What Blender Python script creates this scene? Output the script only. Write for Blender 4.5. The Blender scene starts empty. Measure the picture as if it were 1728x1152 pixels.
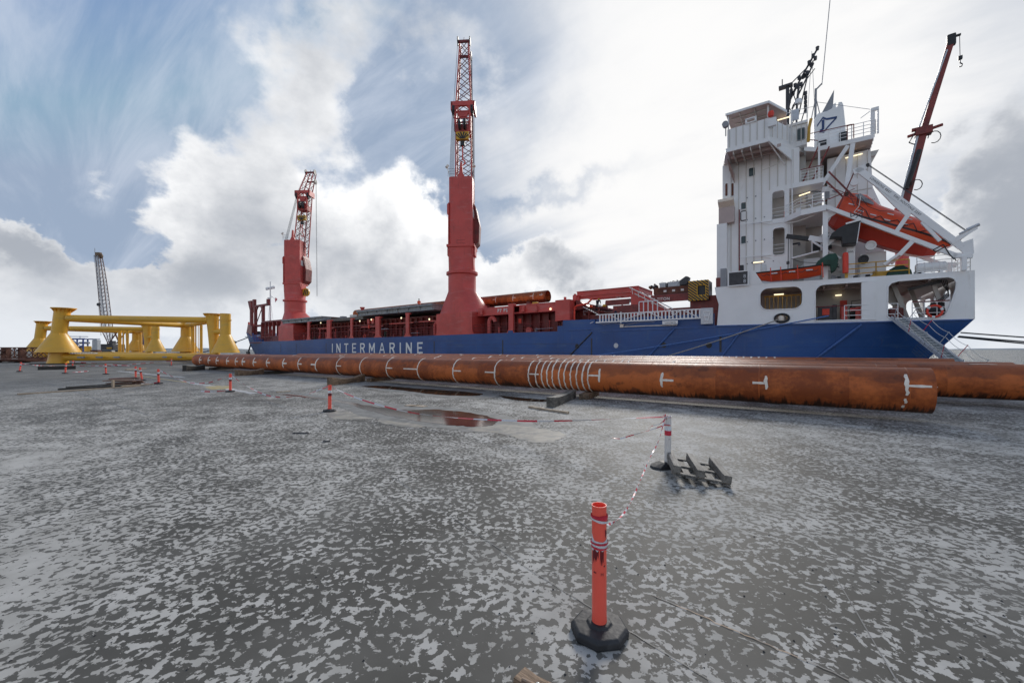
import bpy, bmesh, math, random
from mathutils import Vector, Matrix
random.seed(7)
R = math.radians
scene = bpy.context.scene
COL = scene.collection

# ------------------------------------------------------------------ camera
H = 1.75                      # eye height above the quay, metres
cam_d = bpy.data.cameras.new("camera")
cam_d.sensor_width = 36.0
cam_d.lens = 14.0
cam_d.shift_y = 13.0 / 1728.0
cam_d.clip_start = 0.05
cam_d.clip_end = 20000
cam = bpy.data.objects.new("camera", cam_d)
COL.objects.link(cam)
cam.location = (0, 0, H)
cam.rotation_euler = (R(90), 0, 0)
scene.camera = cam

# ------------------------------------------------------------------ colour management
scene.view_settings.view_transform = 'Standard'
scene.view_settings.look = 'None'
scene.view_settings.gamma = 1.0
scene.view_settings.use_curve_mapping = False
scene.view_settings.exposure = 0.68

# ------------------------------------------------------------------ node expression helper
class X:
    """socket wrapper with arithmetic"""
    def __init__(s, nt, sock): s.nt, s.s = nt, sock
    def _b(s, o, op, rev=False):
        n = s.nt.nodes.new('ShaderNodeMath'); n.operation = op
        a, b = (n.inputs[1], n.inputs[0]) if rev else (n.inputs[0], n.inputs[1])
        s.nt.links.new(s.s, a)
        if isinstance(o, X): s.nt.links.new(o.s, b)
        elif o is not None: b.default_value = o
        return X(s.nt, n.outputs[0])
    def __add__(s, o): return s._b(o, 'ADD')
    __radd__ = __add__
    def __sub__(s, o): return s._b(o, 'SUBTRACT')
    def __rsub__(s, o): return s._b(o, 'SUBTRACT', True)
    def __mul__(s, o): return s._b(o, 'MULTIPLY')
    __rmul__ = __mul__
    def __truediv__(s, o): return s._b(o, 'DIVIDE')
    def __rtruediv__(s, o): return s._b(o, 'DIVIDE', True)
    def max(s, o): return s._b(o, 'MAXIMUM')
    def min(s, o): return s._b(o, 'MINIMUM')
    def pow(s, o): return s._b(o, 'POWER')
    def f(s, op, o=None): return s._b(o, op)
    def smooth(s, a, b, lo=0.0, hi=1.0):
        n = s.nt.nodes.new('ShaderNodeMapRange'); n.interpolation_type = 'SMOOTHSTEP'
        s.nt.links.new(s.s, n.inputs[0])
        n.inputs[1].default_value = a; n.inputs[2].default_value = b
        n.inputs[3].default_value = lo; n.inputs[4].default_value = hi
        return X(s.nt, n.outputs[0])
def noise(nt, vec, scale, detail=5, rough=0.55, dist=0.0, out=0):
    n = nt.nodes.new('ShaderNodeTexNoise')
    n.inputs['Scale'].default_value = scale; n.inputs['Detail'].default_value = detail
    n.inputs['Roughness'].default_value = rough; n.inputs['Distortion'].default_value = dist
    if vec is not None: nt.links.new(vec, n.inputs['Vector'])
    return X(nt, n.outputs[out])
def comb(nt, x, y, z):
    n = nt.nodes.new('ShaderNodeCombineXYZ')
    for i, v in enumerate((x, y, z)):
        if isinstance(v, X): nt.links.new(v.s, n.inputs[i])
        else: n.inputs[i].default_value = v
    return n.outputs[0]
def sep(nt, vec):
    n = nt.nodes.new('ShaderNodeSeparateXYZ'); nt.links.new(vec, n.inputs[0])
    return [X(nt, o) for o in n.outputs]
def mixc(nt, fac, a, b):
    n = nt.nodes.new('ShaderNodeMix'); n.data_type = 'RGBA'
    if isinstance(fac, X): nt.links.new(fac.s, n.inputs[0])
    else: n.inputs[0].default_value = fac
    for i, v in ((6, a), (7, b)):
        if isinstance(v, (tuple, list)): n.inputs[i].default_value = (*v[:3], 1)
        else: nt.links.new(v, n.inputs[i])
    return n.outputs[2]

# ------------------------------------------------------------------ world: Nishita sky under broken cloud
SUN_AZ, SUN_EL = 23.0, 29.0
world = bpy.data.worlds.new("World"); scene.world = world
world.use_nodes = True
wn = world.node_tree; wn.nodes.clear()
wo = wn.nodes.new('ShaderNodeOutputWorld'); bg = wn.nodes.new('ShaderNodeBackground')
bg.inputs['Strength'].default_value = 0.1
wn.links.new(bg.outputs[0], wo.inputs[0])
sky = wn.nodes.new('ShaderNodeTexSky'); sky.sky_type = 'NISHITA'; sky.sun_disc = False
sky.sun_elevation = R(SUN_EL); sky.sun_rotation = R(SUN_AZ)
sky.air_density = 1.0; sky.dust_density = 0.6; sky.ozone_density = 1.6
tc = wn.nodes.new('ShaderNodeTexCoord')
nrm = wn.nodes.new('ShaderNodeVectorMath'); nrm.operation = 'NORMALIZE'
wn.links.new(tc.outputs['Generated'], nrm.inputs[0])
D = nrm.outputs[0]
dx, dy, dz = sep(wn, D)
az = dx.f('ARCTAN2', dy) * 57.2958
el = dz.f('ARCSINE') * 57.2958
w1 = sep(wn, noise(wn, D, 3.2, 3, .5, out=1).s)
w2 = sep(wn, noise(wn, D, 11.0, 5, .6, out=1).s)
waz = az + (w1[0] - .5) * 16 + (w2[0] - .5) * 10
wel = el + (w1[1] - .5) * 12 + (w2[1] - .5) * 9
def blob(px, py, rx, ry, rot=0, a=None, e=None):
    """a cloud mass in the sky: direction from the photo's pixel, angular radii"""
    a0 = math.degrees(math.atan((px - 864) / 672)); c = math.cos(R(a0))
    e0 = math.degrees(math.atan((589 - py) / 672 * c))
    ra = math.degrees(rx / 672) * c * c; re = math.degrees(ry / 672) * c
    ca, sa = math.cos(R(rot)), math.sin(R(rot))
    u = (a or waz) - a0; v = (e or wel) - e0
    p = (u * ca + v * sa) / ra; q = (v * ca - u * sa) / re
    return ((p * p + q * q) * -1.0).f('EXPONENT')
def total(*bs):
    t = None
    for w, b in bs:
        t = b * w if t is None else t + b * w
    return t
# cumulus
cvec = comb(wn, dx, dy, dz * 1.5)
fb = noise(wn, cvec, 5.5, 9, .58)
low = el.smooth(0, 15, .42, 0)
cum = total((.92, blob(430, 335, 110, 65)), (.85, blob(540, 420, 230, 105)), (.95, blob(500, 205, 105, 95)), (.40, blob(540, 130, 60, 45)),
            (.85, blob(680, 335, 70, 60)), (.66, blob(650, 45, 190, 70)), (.25, blob(800, 155, 70, 50)), (.22, blob(640, 215, 60, 40)),
            (.75, blob(820, 490, 150, 45)), (.95, blob(945, 440, 85, 38)), (.55, blob(250, 480, 210, 34)),
            (.85, blob(20, 430, 120, 30)), (.6, blob(90, 530, 320, 40)),
            (1.25, blob(1715, 350, 150, 150)), (.9, blob(1640, 500, 180, 55)), (-.35, blob(690, 215, 60, 40)), (-.3, blob(620, 190, 35, 60)), (-.3, blob(770, 330, 30, 60)))
cum = cum + low + (fb - .5) * 1.7 - .40
behind = dy.smooth(.15, -.25, 0, .36)  # cloud added out of view, fuller and whiter to light the ship
cum = cum + behind
soft = el.smooth(10, 30, .16, .60)
cmask = (cum / soft).smooth(0.0, 1.0)
# brightness inside the cumulus: bright thin edges, grey thick bases
shade = total((.62, blob(480, 470, 240, 80)), (.30, blob(430, 380, 90, 60)), (.80, blob(945, 450, 90, 36)), (.95, blob(30, 425, 140, 36)), (.4, blob(330, 470, 120, 60)),
              (.45, blob(230, 505, 170, 30)), (1.3, blob(1730, 360, 160, 160)), (.5, blob(1700, 470, 160, 60)), (.42, blob(650, 60, 170, 90)),
              (.35, blob(480, 250, 90, 80)), (.45, blob(820, 530, 150, 30)), (.35, blob(640, 430, 80, 60)), (-.75, blob(700, 320, 60, 70)), (-.35, blob(560, 300, 90, 40)))
fb2 = noise(wn, cvec, 9.0, 7, .6)
core = cum.smooth(.05, .75)
cb = .74 - core * .14 - shade * .55 + (fb2 - .5) * .60 + behind * .75
cb = cb.smooth(0.0, 1.0)
ccol = mixc(wn, cb, (2.6, 2.8, 3.15), (7.1, 7.1, 7.1))
# high cirrus in long streaks: noise on a flat layer far up
inv = 1.0 / (dz.max(0.0) + .26)
px_, py_ = dx * inv, dy * inv
th = R(-52)
s_al = px_ * math.sin(th) + py_ * math.cos(th); s_ac = px_ * math.cos(th) - py_ * math.sin(th)
cir = noise(wn, comb(wn, s_al * .8, s_ac * 4.0, 0.0), 1.7, 8, .6, .6)
cirv = noise(wn, comb(wn, px_, py_, 3.0), .8, 3, .5)
cirm = ((cir - .5) * 2.6 + (cirv - .5) * 1.9 + .38).smooth(0.0, 1.0) * .60 + .05
# veil round the sun
sd = (dx * (math.sin(R(23)) * math.cos(R(27))) + dy * (math.cos(R(23)) * math.cos(R(27))) + dz * math.sin(R(27)))
streak = noise(wn, comb(wn, s_al * .7, s_ac * 1.8, 5.0), 1.6, 6, .55)
veil = (sd + (streak - .5) * .16).smooth(.84, .98)
veil = veil.max(total((.95, blob(1400, 130, 300, 200)), (.80, blob(1640, 120, 260, 200)), (.7, blob(1150, 500, 500, 70)), (.5, blob(960, 240, 90, 120))).min(1.0))
blue_cut = total((.9, blob(915, 350, 100, 14, 8)), (.8, blob(880, 60, 110, 80)), (.6, blob(900, 200, 60, 60)))
veil = (veil - blue_cut * .6).max(0.0).min(1.0)
gl = sd.smooth(.86, .975)
vt = noise(wn, comb(wn, s_al * 1.1, s_ac * 2.2, 9.0), 2.2, 7, .6)
vcol = mixc(wn, ((gl - .5) * .9 + (vt - .5) * 1.3 + .55).smooth(0.0, 1.0), (4.2, 4.4, 4.75), (6.15, 6.12, 6.1))
sepb = wn.nodes.new('ShaderNodeVectorMath'); sepb.operation = 'MINIMUM'
wn.links.new(sky.outputs[0], sepb.inputs[0]); sepb.inputs[1].default_value = (1.95, 2.5, 3.4)
c = mixc(wn, cirm, sepb.outputs[0], (4.0, 4.4, 5.1))
c = mixc(wn, veil, c, vcol)
c = mixc(wn, cmask, c, ccol)
hz = el.smooth(0.0, 9.0, .88, 0.0)
c = mixc(wn, hz, c, (4.9, 5.15, 5.5))
wn.links.new(c, bg.inputs['Color'])

sun_d = bpy.data.lights.new("sun", 'SUN'); sun_d.energy = 1.5; sun_d.angle = R(14); sun_d.color = (1, .96, .9)
sun = bpy.data.objects.new("sun", sun_d); COL.objects.link(sun)
sv = Vector((math.sin(R(SUN_AZ)) * math.cos(R(SUN_EL)), math.cos(R(SUN_AZ)) * math.cos(R(SUN_EL)), math.sin(R(SUN_EL))))
sun.rotation_euler = sv.to_track_quat('Z', 'Y').to_euler()

# ------------------------------------------------------------------ materials
def newmat(name):
    m = bpy.data.materials.new(name); m.use_nodes = True
    nt = m.node_tree; b = nt.nodes['Principled BSDF']
    t = nt.nodes.new('ShaderNodeTexCoord')
    return m, nt, b, t.outputs['Object']
def bump(nt, b, h, strength=.2, dist=.02):
    n = nt.nodes.new('ShaderNodeBump'); n.inputs['Strength'].default_value = strength
    n.inputs['Distance'].default_value = dist
    nt.links.new(h.s, n.inputs['Height']); nt.links.new(n.outputs[0], b.inputs['Normal'])
def paint(name, col, rough=.45, var=.18, scale=1.2, dirt=None, damt=.5, dthr=.58, bmp=.15, dents=0, metallic=0.0, fine=.06, runs=None, ramt=.6, rthr=.66, scuff=None, seams=None):
    m, nt, b, v = newmat(name)
    n1 = noise(nt, v, scale, 6, .6)
    lo = tuple(c * (1 - var) for c in col); hi = tuple(min(1, c * (1 + var)) for c in col)
    c = mixc(nt, n1.smooth(.3, .7), lo, hi)
    if dirt:
        x, y, z = sep(nt, v)
        st = noise(nt, comb(nt, x * 2.6, y * 2.6, z * .22), 1.0, 7, .62)
        pt = noise(nt, v, scale * 2.3, 8, .7)
        k = (st * .6 + pt * .4).smooth(dthr, dthr + .14) * damt
        c = mixc(nt, k, c, dirt)
    if runs:            # thin vertical rust runs, and patches of faded or scuffed paint
        x, y, z = sep(nt, v)
        rn_ = noise(nt, comb(nt, x * 5, y * 5, z * .18), 1.0, 5, .7); rp = noise(nt, v, .55, 3, .5).smooth(.45, .65)
        c = mixc(nt, rn_.smooth(rthr, rthr + .10) * rp * ramt, c, runs)
    if seams:           # welded plate joints every few metres
        x, y, z = sep(nt, v)
        sx_ = ((x / seams[0]).f('FRACT') - .5).f('ABSOLUTE').smooth(.5 - .018 / seams[0], .5)
        sz_ = ((z / seams[1]).f('FRACT') - .5).f('ABSOLUTE').smooth(.5 - .018 / seams[1], .5)
        sm_ = sx_.max(sz_); c = mixc(nt, sm_ * .75, c, tuple(q * .45 for q in col))
    if scuff:
        x, y, z = sep(nt, v)
        sc_ = noise(nt, comb(nt, x * .35, y * .35, z * 1.6), 1.0, 8, .68)
        c = mixc(nt, sc_.smooth(.52, .66) * .65, c, scuff)
    nt.links.new(c, b.inputs['Base Color'])
    r = noise(nt, v, scale * 4, 5, .6) * .25 + (rough - .12)
    nt.links.new(r.s, b.inputs['Roughness'])
    b.inputs['Metallic'].default_value = metallic
    h = noise(nt, v, 22, 4, .6) * fine
    if dents: h = h + noise(nt, v, dents, 2, .5)
    bump(nt, b, h, bmp, .03)
    return m
M = {}
M['red'] = paint('crane_red_paint', (.60, .082, .066), .45, .12, .5, (.20, .05, .04), .5, .56, .25, .9, runs=(.16, .05, .035), ramt=.5, rthr=.6, scuff=(.60, .16, .14))
M['darkred'] = paint('deck_red_paint', (.22, .038, .032), .5, .3, 1.0, (.09, .03, .02), .6, .5, .2, .9)
M['blue'] = paint('hull_blue_paint', (.018, .080, .265), .38, .16, .25, (.10, .15, .23), .45, .55, .35, .7, runs=(.09, .05, .035), ramt=.7, rthr=.60, scuff=(.055, .12, .27), seams=(6.4, 1.9))
M['bluebar'] = paint('blue_bar_paint', (.05, .12, .33), .45, .2, 2)
M['white'] = paint('ship_white_paint', (.88, .88, .87), .42, .03, .6, (.50, .42, .34), .35, .58, .2, 1.1, runs=(.42, .24, .13), ramt=.55, rthr=.64)
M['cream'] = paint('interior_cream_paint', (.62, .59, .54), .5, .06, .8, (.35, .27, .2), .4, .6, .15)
M['beige'] = paint('underside_shade_beige', (.50, .40, .37), .5, .08, .8, (.30, .2, .17), .4, .58, .15)  # brownish tone carries the shade under roofs and decks in its colour
M['wgrey'] = paint('hatch_grey_paint', (.30, .32, .33), .5, .15, 1.0, (.12, .09, .07), .7, .5, .3)
M['yellow'] = paint('yellow_steel_paint', (.82, .45, .05), .38, .05, .5, (.50, .26, .03), .4, .56, .15, .8, runs=(.45, .25, .08), ramt=.6, rthr=.62, scuff=(.62, .40, .10))
M['yrail'] = paint('yellow_rail_paint', (.62, .36, .05), .5, .1, 2)
M['orange'] = paint('lifeboat_orange', (.72, .085, .025), .32, .08, .8, (.45, .08, .04), .3, .6, .1, 1.5)
M['orangedk'] = paint('lifeboat_keel_red', (.50, .045, .025), .35, .08, .8, (.3, .05, .03), .3, .6, .1, 1.5)
M['black'] = paint('black_paint', (.018, .018, .02), .45, .3, 2)
M['dark'] = paint('dark_steel', (.05, .05, .055), .5, .3, 2)
M['rubber'] = paint('black_rubber', (.026, .026, .028), .62, .35, 9, (.10, .10, .10), .5, .57, .25, 14, fine=.2)
M['grey'] = paint('grey_paint', (.30, .31, .33), .5, .1, 1.5, (.15, .13, .11), .5, .55)
M['galv'] = paint('galvanised_steel', (.42, .44, .46), .45, .1, 3, metallic=.5)
M['alu'] = paint('aluminium_grey', (.55, .57, .60), .4, .1, 3, (.25, .24, .22), .4, .55, metallic=.3)
M['grating'] = paint('gangway_treads', (.20, .22, .22), .6, .2, 4, (.08, .08, .08), .5, .5)
M['rustbeam'] = paint('rusty_beam', (.13, .045, .025), .7, .35, 2, (.05, .025, .02), .6, .5, .3)
M['green'] = paint('green_tarp', (.012, .055, .035), .6, .3, 3, bmp=.5, dents=5)
M['bluesteel'] = paint('blue_steel', (.02, .06, .25), .5, .2, 1)
M['glass'] = paint('window_glass', (.05, .075, .075), .1, .1, 1, bmp=.02)
M['postorange'] = paint('post_orange_plastic', (1.0, .13, .085), .4, .04, 4, (.55, .06, .05), .5, .66, .08)
M['postwhite'] = paint('post_white_plastic', (.74, .70, .66), .4, .04, 4, (.45, .35, .3), .5, .62, .08)
M['reflwhite'] = paint('reflective_white', (.70, .74, .76), .3, .06, 8, (.35, .2, .2), .6, .58)
M['tapered'] = paint('tape_red', (.62, .03, .06), .35, .12, 20)
M['tapewhite'] = paint('tape_white', (.66, .65, .67), .65, .05, 20)
M['maroon'] = paint('maroon_band', (.16, .01, .015), .4, .3, 6)
M['mark'] = paint('chalk_paint', (.86, .77, .66), .7, .10, 9, (.60, .28, .14), .7, .56)
M['rope'] = paint('rope_grey', (.36, .33, .29), .8, .25, 12)
M['ropeblue'] = paint('rope_blue', (.10, .20, .48), .8, .2, 12)
M['ropedark'] = paint('rope_dark', (.04, .045, .055), .8, .2, 12)
M['letter'] = paint('lettering_white', (.86, .86, .84), .4, .04, 3)
M['logo'] = paint('logo_blue', (.02, .05, .16), .4, .1, 3)
M['skin'] = paint('skin', (.50, .28, .20), .5, .05, 3)
M['hivis'] = paint('hi_vis_yellow', (.55, .75, .04), .6, .08, 5)
M['hivisorange'] = paint('hi_vis_orange', (.85, .10, .03), .6, .08, 5)
M['navy'] = paint('navy_cloth', (.015, .02, .05), .8, .2, 5)
M['hook'] = paint('hook_block_yellow', (.70, .38, .02), .45, .12, 4, (.1, .06, .02), .5, .55)
M['life'] = paint('life_ring_red', (.75, .06, .03), .5, .1, 5)

def wood(name, a, b_, dark=(.02, .017, .015), wet=.5):
    m, nt, b, v = newmat(name)
    x, y, z = sep(nt, v)
    g = noise(nt, comb(nt, x * .7, y * 7, z * 7), 5, 8, .65, .6)
    c = mixc(nt, g.smooth(.32, .68), a, b_)
    p = noise(nt, v, 3.0, 6, .65).smooth(.5, .62) * wet
    c = mixc(nt, p, c, dark)
    nt.links.new(c, b.inputs['Base Color']); b.inputs['Roughness'].default_value = .72
    bump(nt, b, g, .5, .02)
    return m
M['woodgrey'] = wood('weathered_grey_wood', (.11, .10, .088), (.27, .25, .22), wet=.35)
M['greywet'] = wood('wet_grey_timber', (.07, .065, .055), (.20, .185, .16), wet=.6)
M['timber'] = wood('brown_timber', (.13, .08, .045), (.30, .20, .125), wet=.5)
M['timberdark'] = wood('dark_timber', (.03, .027, .022), (.075, .062, .05))
M['plank'] = wood('pale_plank', (.30, .22, .15), (.50, .40, .29), wet=.15)
M['ply'] = wood('red_plywood', (.12, .05, .035), (.24, .12, .08), wet=.3)

def lit(name, col, st):
    m, nt, b, v = newmat(name)
    b.inputs['Base Color'].default_value = (*col, 1)
    b.inputs['Emission Color'].default_value = (*col, 1); b.inputs['Emission Strength'].default_value = st
    return m
M['lamp'] = lit('lit_lamp', (1, .85, .55), .9)

def rust_pipe():
    m, nt, b, v = newmat('rusty_steel_pipe')
    x, y, z = sep(nt, v)
    oi = nt.nodes.new('ShaderNodeObjectInfo'); rnd = X(nt, oi.outputs['Random'])
    seg = ((x / 3.05) + rnd * 7).f('FLOOR')
    wnz = nt.nodes.new('ShaderNodeTexWhiteNoise'); wnz.noise_dimensions = '1D'; nt.links.new(seg.s, wnz.inputs['W'])
    sv_ = X(nt, wnz.outputs['Value'])
    vv = comb(nt, x + rnd * 50, y, z)
    n1 = noise(nt, vv, 1.3, 8, .62); n2 = noise(nt, vv, 9, 6, .65)
    k = (n1 * .65 + n2 * .35 + (sv_ - .5) * .16)
    c = mixc(nt, k.smooth(.34, .62), (.26, .060, .016), (.58, .148, .036))
    # wet brown patches on the top and scattered stains
    top = (z + 0.0 + (noise(nt, comb(nt, x * .8, y * 1.5, z * 1.5), 2.2, 8, .6) - .5) * .75 + (sv_ - .5) * .25).smooth(.20, .34)
    c = mixc(nt, top * .52, c, (.13, .042, .022))
    st = noise(nt, comb(nt, x * .9 + 31, y, z * 1.2), 1.6, 7, .6).smooth(.60, .66)
    c = mixc(nt, st * .6, c, (.10, .035, .018))
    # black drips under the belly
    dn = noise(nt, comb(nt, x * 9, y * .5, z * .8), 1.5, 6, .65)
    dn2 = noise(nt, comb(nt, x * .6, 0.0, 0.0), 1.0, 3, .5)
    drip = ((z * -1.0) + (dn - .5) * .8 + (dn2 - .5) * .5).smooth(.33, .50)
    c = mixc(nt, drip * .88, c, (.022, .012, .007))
    nt.links.new(c, b.inputs['Base Color'])
    b.inputs['Specular IOR Level'].default_value = .35
    r = .62 - top * .08 + (n2 - .5) * .3
    nt.links.new(r.s, b.inputs['Roughness'])
    bump(nt, b, n2 * .5 + n1, .22, .03)
    return m
M['pipe'] = rust_pipe()

def ground_mat():
    m, nt, b, v = newmat('wet_mottled_concrete')
    x, y, z = sep(nt, v)
    big = noise(nt, v, .11, 4, .5); mid = noise(nt, v, .55, 5, .55)
    wx = noise(nt, v, 5.0, 3, .5, out=1)
    ad = nt.nodes.new('ShaderNodeVectorMath'); ad.operation = 'MULTIPLY_ADD'
    nt.links.new(wx.s, ad.inputs[0]); ad.inputs[1].default_value = (.11, .11, 0); nt.links.new(v, ad.inputs[2])
    p1 = noise(nt, ad.outputs[0], 15.5, 4.0, .56)
    p2 = noise(nt, ad.outputs[0], 26, 2, .5)
    p3 = noise(nt, v, 2.4, 3, .5)
    trk = noise(nt, comb(nt, x * .9 + y * .45, y * .10 - x * .05, 0.0), 1.1, 5, .6, .3)
    far = (x * x + y * y).f('SQRT')
    pat = p1 * .82 + p2 * .14 + (mid - .5) * .24 + (big - .5) * .30 + (p3 - .5) * .18 + (trk - .5) * .16 + .02
    fw = far.smooth(3, 30, .022, .18)
    # crisp threshold near by, softer where the blotches are finer than the eye resolves
    t = (pat - .5) / fw + .5
    dry = t.max(0.0).min(1.0)
    left = (x * -1.0 - y * .55).smooth(3, 20)                   # pale patches are dulled towards the left of the quay
    dry = dry * (1.0 - left * .45) * (1.0 - far.smooth(18, 40) * .45)
    dk = mixc(nt, mid.smooth(.35, .65), (.080, .075, .065), (.135, .128, .114))
    lt = mixc(nt, p3.smooth(.3, .7), (.33, .315, .285), (.47, .45, .415))
    c = mixc(nt, dry, dk, lt)
    g = noise(nt, v, 90, 3, .6)
    c = mixc(nt, (g.smooth(.60, .72)) * .16, c, (.05, .05, .045))
    # sand and rust stains
    sd_ = noise(nt, v, .42, 6, .6, .4).smooth(.66, .72) * .5
    c = mixc(nt, sd_, c, (.40, .34, .26))
    rs = noise(nt, v, 1.7, 6, .6).smooth(.72, .78) * .45
    c = mixc(nt, rs, c, (.30, .15, .07))
    nt.links.new(c, b.inputs['Base Color'])
    r = dry * .14 + (.66 + (mid - .5) * .2)
    nt.links.new(r.s, b.inputs['Roughness'])
    b.inputs['Specular IOR Level'].default_value = .18
    bump(nt, b, dry * .25 + g * .35 + p2 * .2, .20, .008)
    return m
M['ground'] = ground_mat()
def puddle_mat():
    m, nt, b, v = newmat('puddle_water')
    n1 = noise(nt, v, 1.2, 5, .6)
    c = mixc(nt, n1.smooth(.35, .65), (.030, .024, .018), (.075, .048, .03))
    nt.links.new(c, b.inputs['Base Color']); b.inputs['Roughness'].default_value = .09; b.inputs['Specular IOR Level'].default_value = .13
    bump(nt, b, noise(nt, v, 9, 3, .5), .06, .006)
    return m
M['puddle'] = puddle_mat()
M['silt'] = paint('dried_silt', (.20, .195, .18), .6, .2, 2.5, (.11, .108, .10), .8, .46, .15)
M['sand'] = paint('sand_film', (.30, .27, .22), .6, .2, 4, (.17, .165, .155), .9, .45, .2)
M['ypaint'] = paint('worn_yellow_line', (.40, .30, .10), .6, .2, 6, (.25, .25, .24), .9, .46, .2)
M['wpaint'] = paint('worn_white_line', (.50, .50, .49), .6, .1, 6, (.22, .22, .22), .9, .45, .2)
M['joint'] = paint('joint_filler', (.14, .138, .13), .6, .3, 6, (.2, .2, .2), .8, .45)
M['ruststreak'] = paint('rust_streak', (.42, .27, .17), .7, .2, 5, (.22, .22, .215), .95, .45)
def sea_mat():
    m, nt, b, v = newmat('sea_water')
    b.inputs['Base Color'].default_value = (.045, .055, .055, 1); b.inputs['Roughness'].default_value = .3; b.inputs['Specular IOR Level'].default_value = .3
    x, y, z = sep(nt, v)
    n1 = noise(nt, comb(nt, x * .8, y, 0.0), .8, 6, .62, .4); n2 = noise(nt, v, .12, 3, .5)
    bump(nt, b, n1 + n2 * 1.5, 1.0, 1.4)
    return m
M['sea'] = sea_mat()
M['coast'] = paint('far_coast_haze_tint', (.16, .20, .24), .9, .1, .002)  # bluish tint stands in for the haze over the distant land
M['quaywall'] = paint('quay_wall_concrete', (.25, .24, .22), .8, .2, .5, (.1, .09, .08), .6, .5)

# ------------------------------------------------------------------ mesh helper
class MB:
    def __init__(s): s.v, s.f, s.m, s.c = [], [], [], 0
    def quadbox(s, P):          # 8 points: bottom ring 0-3, top ring 4-7
        n = len(s.v); s.v += [tuple(p) for p in P]
        for q in ((3, 2, 1, 0), (4, 5, 6, 7), (0, 1, 5, 4), (1, 2, 6, 5), (2, 3, 7, 6), (3, 0, 4, 7)):
            s.f.append(tuple(n + i for i in q)); s.m.append(s.c)
        return s
    def box(s, x0, x1, y0, y1, z0, z1):
        return s.quadbox([(x0, y0, z0), (x1, y0, z0), (x1, y1, z0), (x0, y1, z0), (x0, y0, z1), (x1, y0, z1), (x1, y1, z1), (x0, y1, z1)])
    def beam(s, p, q, w, h=None, up=(0, 0, 1)):
        h = h or w; p, q = Vector(p), Vector(q); d = (q - p).normalized(); u = Vector(up)
        if abs(d.dot(u)) > .98: u = Vector((0, 1, 0)) if abs(d.y) < .9 else Vector((1, 0, 0))
        a = d.cross(u).normalized(); b = a.cross(d).normalized()
        a *= w / 2; b *= h / 2
        return s.quadbox([p - a - b, p + a - b, p + a + b, p - a + b, q - a - b, q + a - b, q + a + b, q - a + b])
    def tube(s, p, q, r, n=8, r2=None, caps=True):
        p, q = Vector(p), Vector(q); r2 = r if r2 is None else r2
        d = (q - p).normalized(); u = Vector((0, 0, 1)) if abs(d.z) < .95 else Vector((1, 0, 0))
        a = d.cross(u).normalized(); b = a.cross(d)
        k = len(s.v)
        for i in range(n):
            t = 2 * math.pi * i / n; o = a * math.cos(t) + b * math.sin(t)
            s.v += [tuple(p + o * r), tuple(q + o * r2)]
        for i in range(n):
            j = (i + 1) % n; s.f.append((k + 2 * i, k + 2 * j, k + 2 * j + 1, k + 2 * i + 1)); s.m.append(s.c)
        if caps:
            s.f.append(tuple(k + 2 * i for i in reversed(range(n)))); s.m.append(s.c)
            s.f.append(tuple(k + 2 * i + 1 for i in range(n))); s.m.append(s.c)
        return s
    def path(s, pts, r, n=6):
        for a, b in zip(pts, pts[1:]): s.tube(a, b, r, n)
        return s
    def prism(s, base, off):
        k = len(s.v); n = len(base); off = Vector(off)
        s.v += [tuple(p) for p in base] + [tuple(Vector(p) + off) for p in base]
        s.f.append(tuple(k + i for i in reversed(range(n)))); s.m.append(s.c)
        s.f.append(tuple(k + n + i for i in range(n))); s.m.append(s.c)
        for i in range(n):
            j = (i + 1) % n; s.f.append((k + i, k + j, k + n + j, k + n + i)); s.m.append(s.c)
        return s
    def loft(s, rings, closed=True, cap=True):
        k = len(s.v); n = len(rings[0])
        for r_ in rings: s.v += [tuple(p) for p in r_]
        for i in range(len(rings) - 1):
            for j in range(n if closed else n - 1):
                a = k + i * n + j; b = k + i * n + (j + 1) % n
                s.f.append((a, b, b + n, a + n)); s.m.append(s.c)
        if cap and closed:
            s.f.append(tuple(k + i for i in reversed(range(n)))); s.m.append(s.c)
            s.f.append(tuple(k + (len(rings) - 1) * n + i for i in range(n))); s.m.append(s.c)
        return s
    def lathe(s, prof, c=(0, 0, 0), n=24, axis='z', cap=True):
        rings = []
        for r_, h in prof:
            ring = []
            for i in range(n):
                t = 2 * math.pi * i / n; a, b = r_ * math.cos(t), r_ * math.sin(t)
                if axis == 'z': ring.append((c[0] + a, c[1] + b, c[2] + h))
                elif axis == 'x': ring.append((c[0] + h, c[1] + a, c[2] + b))
                else: ring.append((c[0] - a, c[1] + h, c[2] + b))
            rings.append(ring)
        return s.loft(rings, True, cap)
    def add(s, o, mtx=None):
        k = len(s.v); s.v += [tuple(mtx @ Vector(p)) if mtx else p for p in o.v]
        s.f += [tuple(k + i for i in f) for f in o.f]; s.m += [x + s.c for x in o.m]
        return s
    def xf(s, mtx): s.v = [tuple(mtx @ Vector(p)) for p in s.v]; return s
    def mesh(s, name, mats, smooth=False):
        me = bpy.data.meshes.new(name); me.from_pydata(s.v, [], s.f)
        for m in (mats if isinstance(mats, (list, tuple)) else [mats]): me.materials.append(M[m] if isinstance(m, str) else m)
        if any(s.m): me.polygons.foreach_set('material_index', s.m)
        bm = bmesh.new(); bm.from_mesh(me); bmesh.ops.recalc_face_normals(bm, faces=bm.faces); bm.to_mesh(me); bm.free()
        if smooth:
            me.polygons.foreach_set('use_smooth', [True] * len(me.polygons)); me.set_sharp_from_angle(angle=R(35))
        return me
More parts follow.
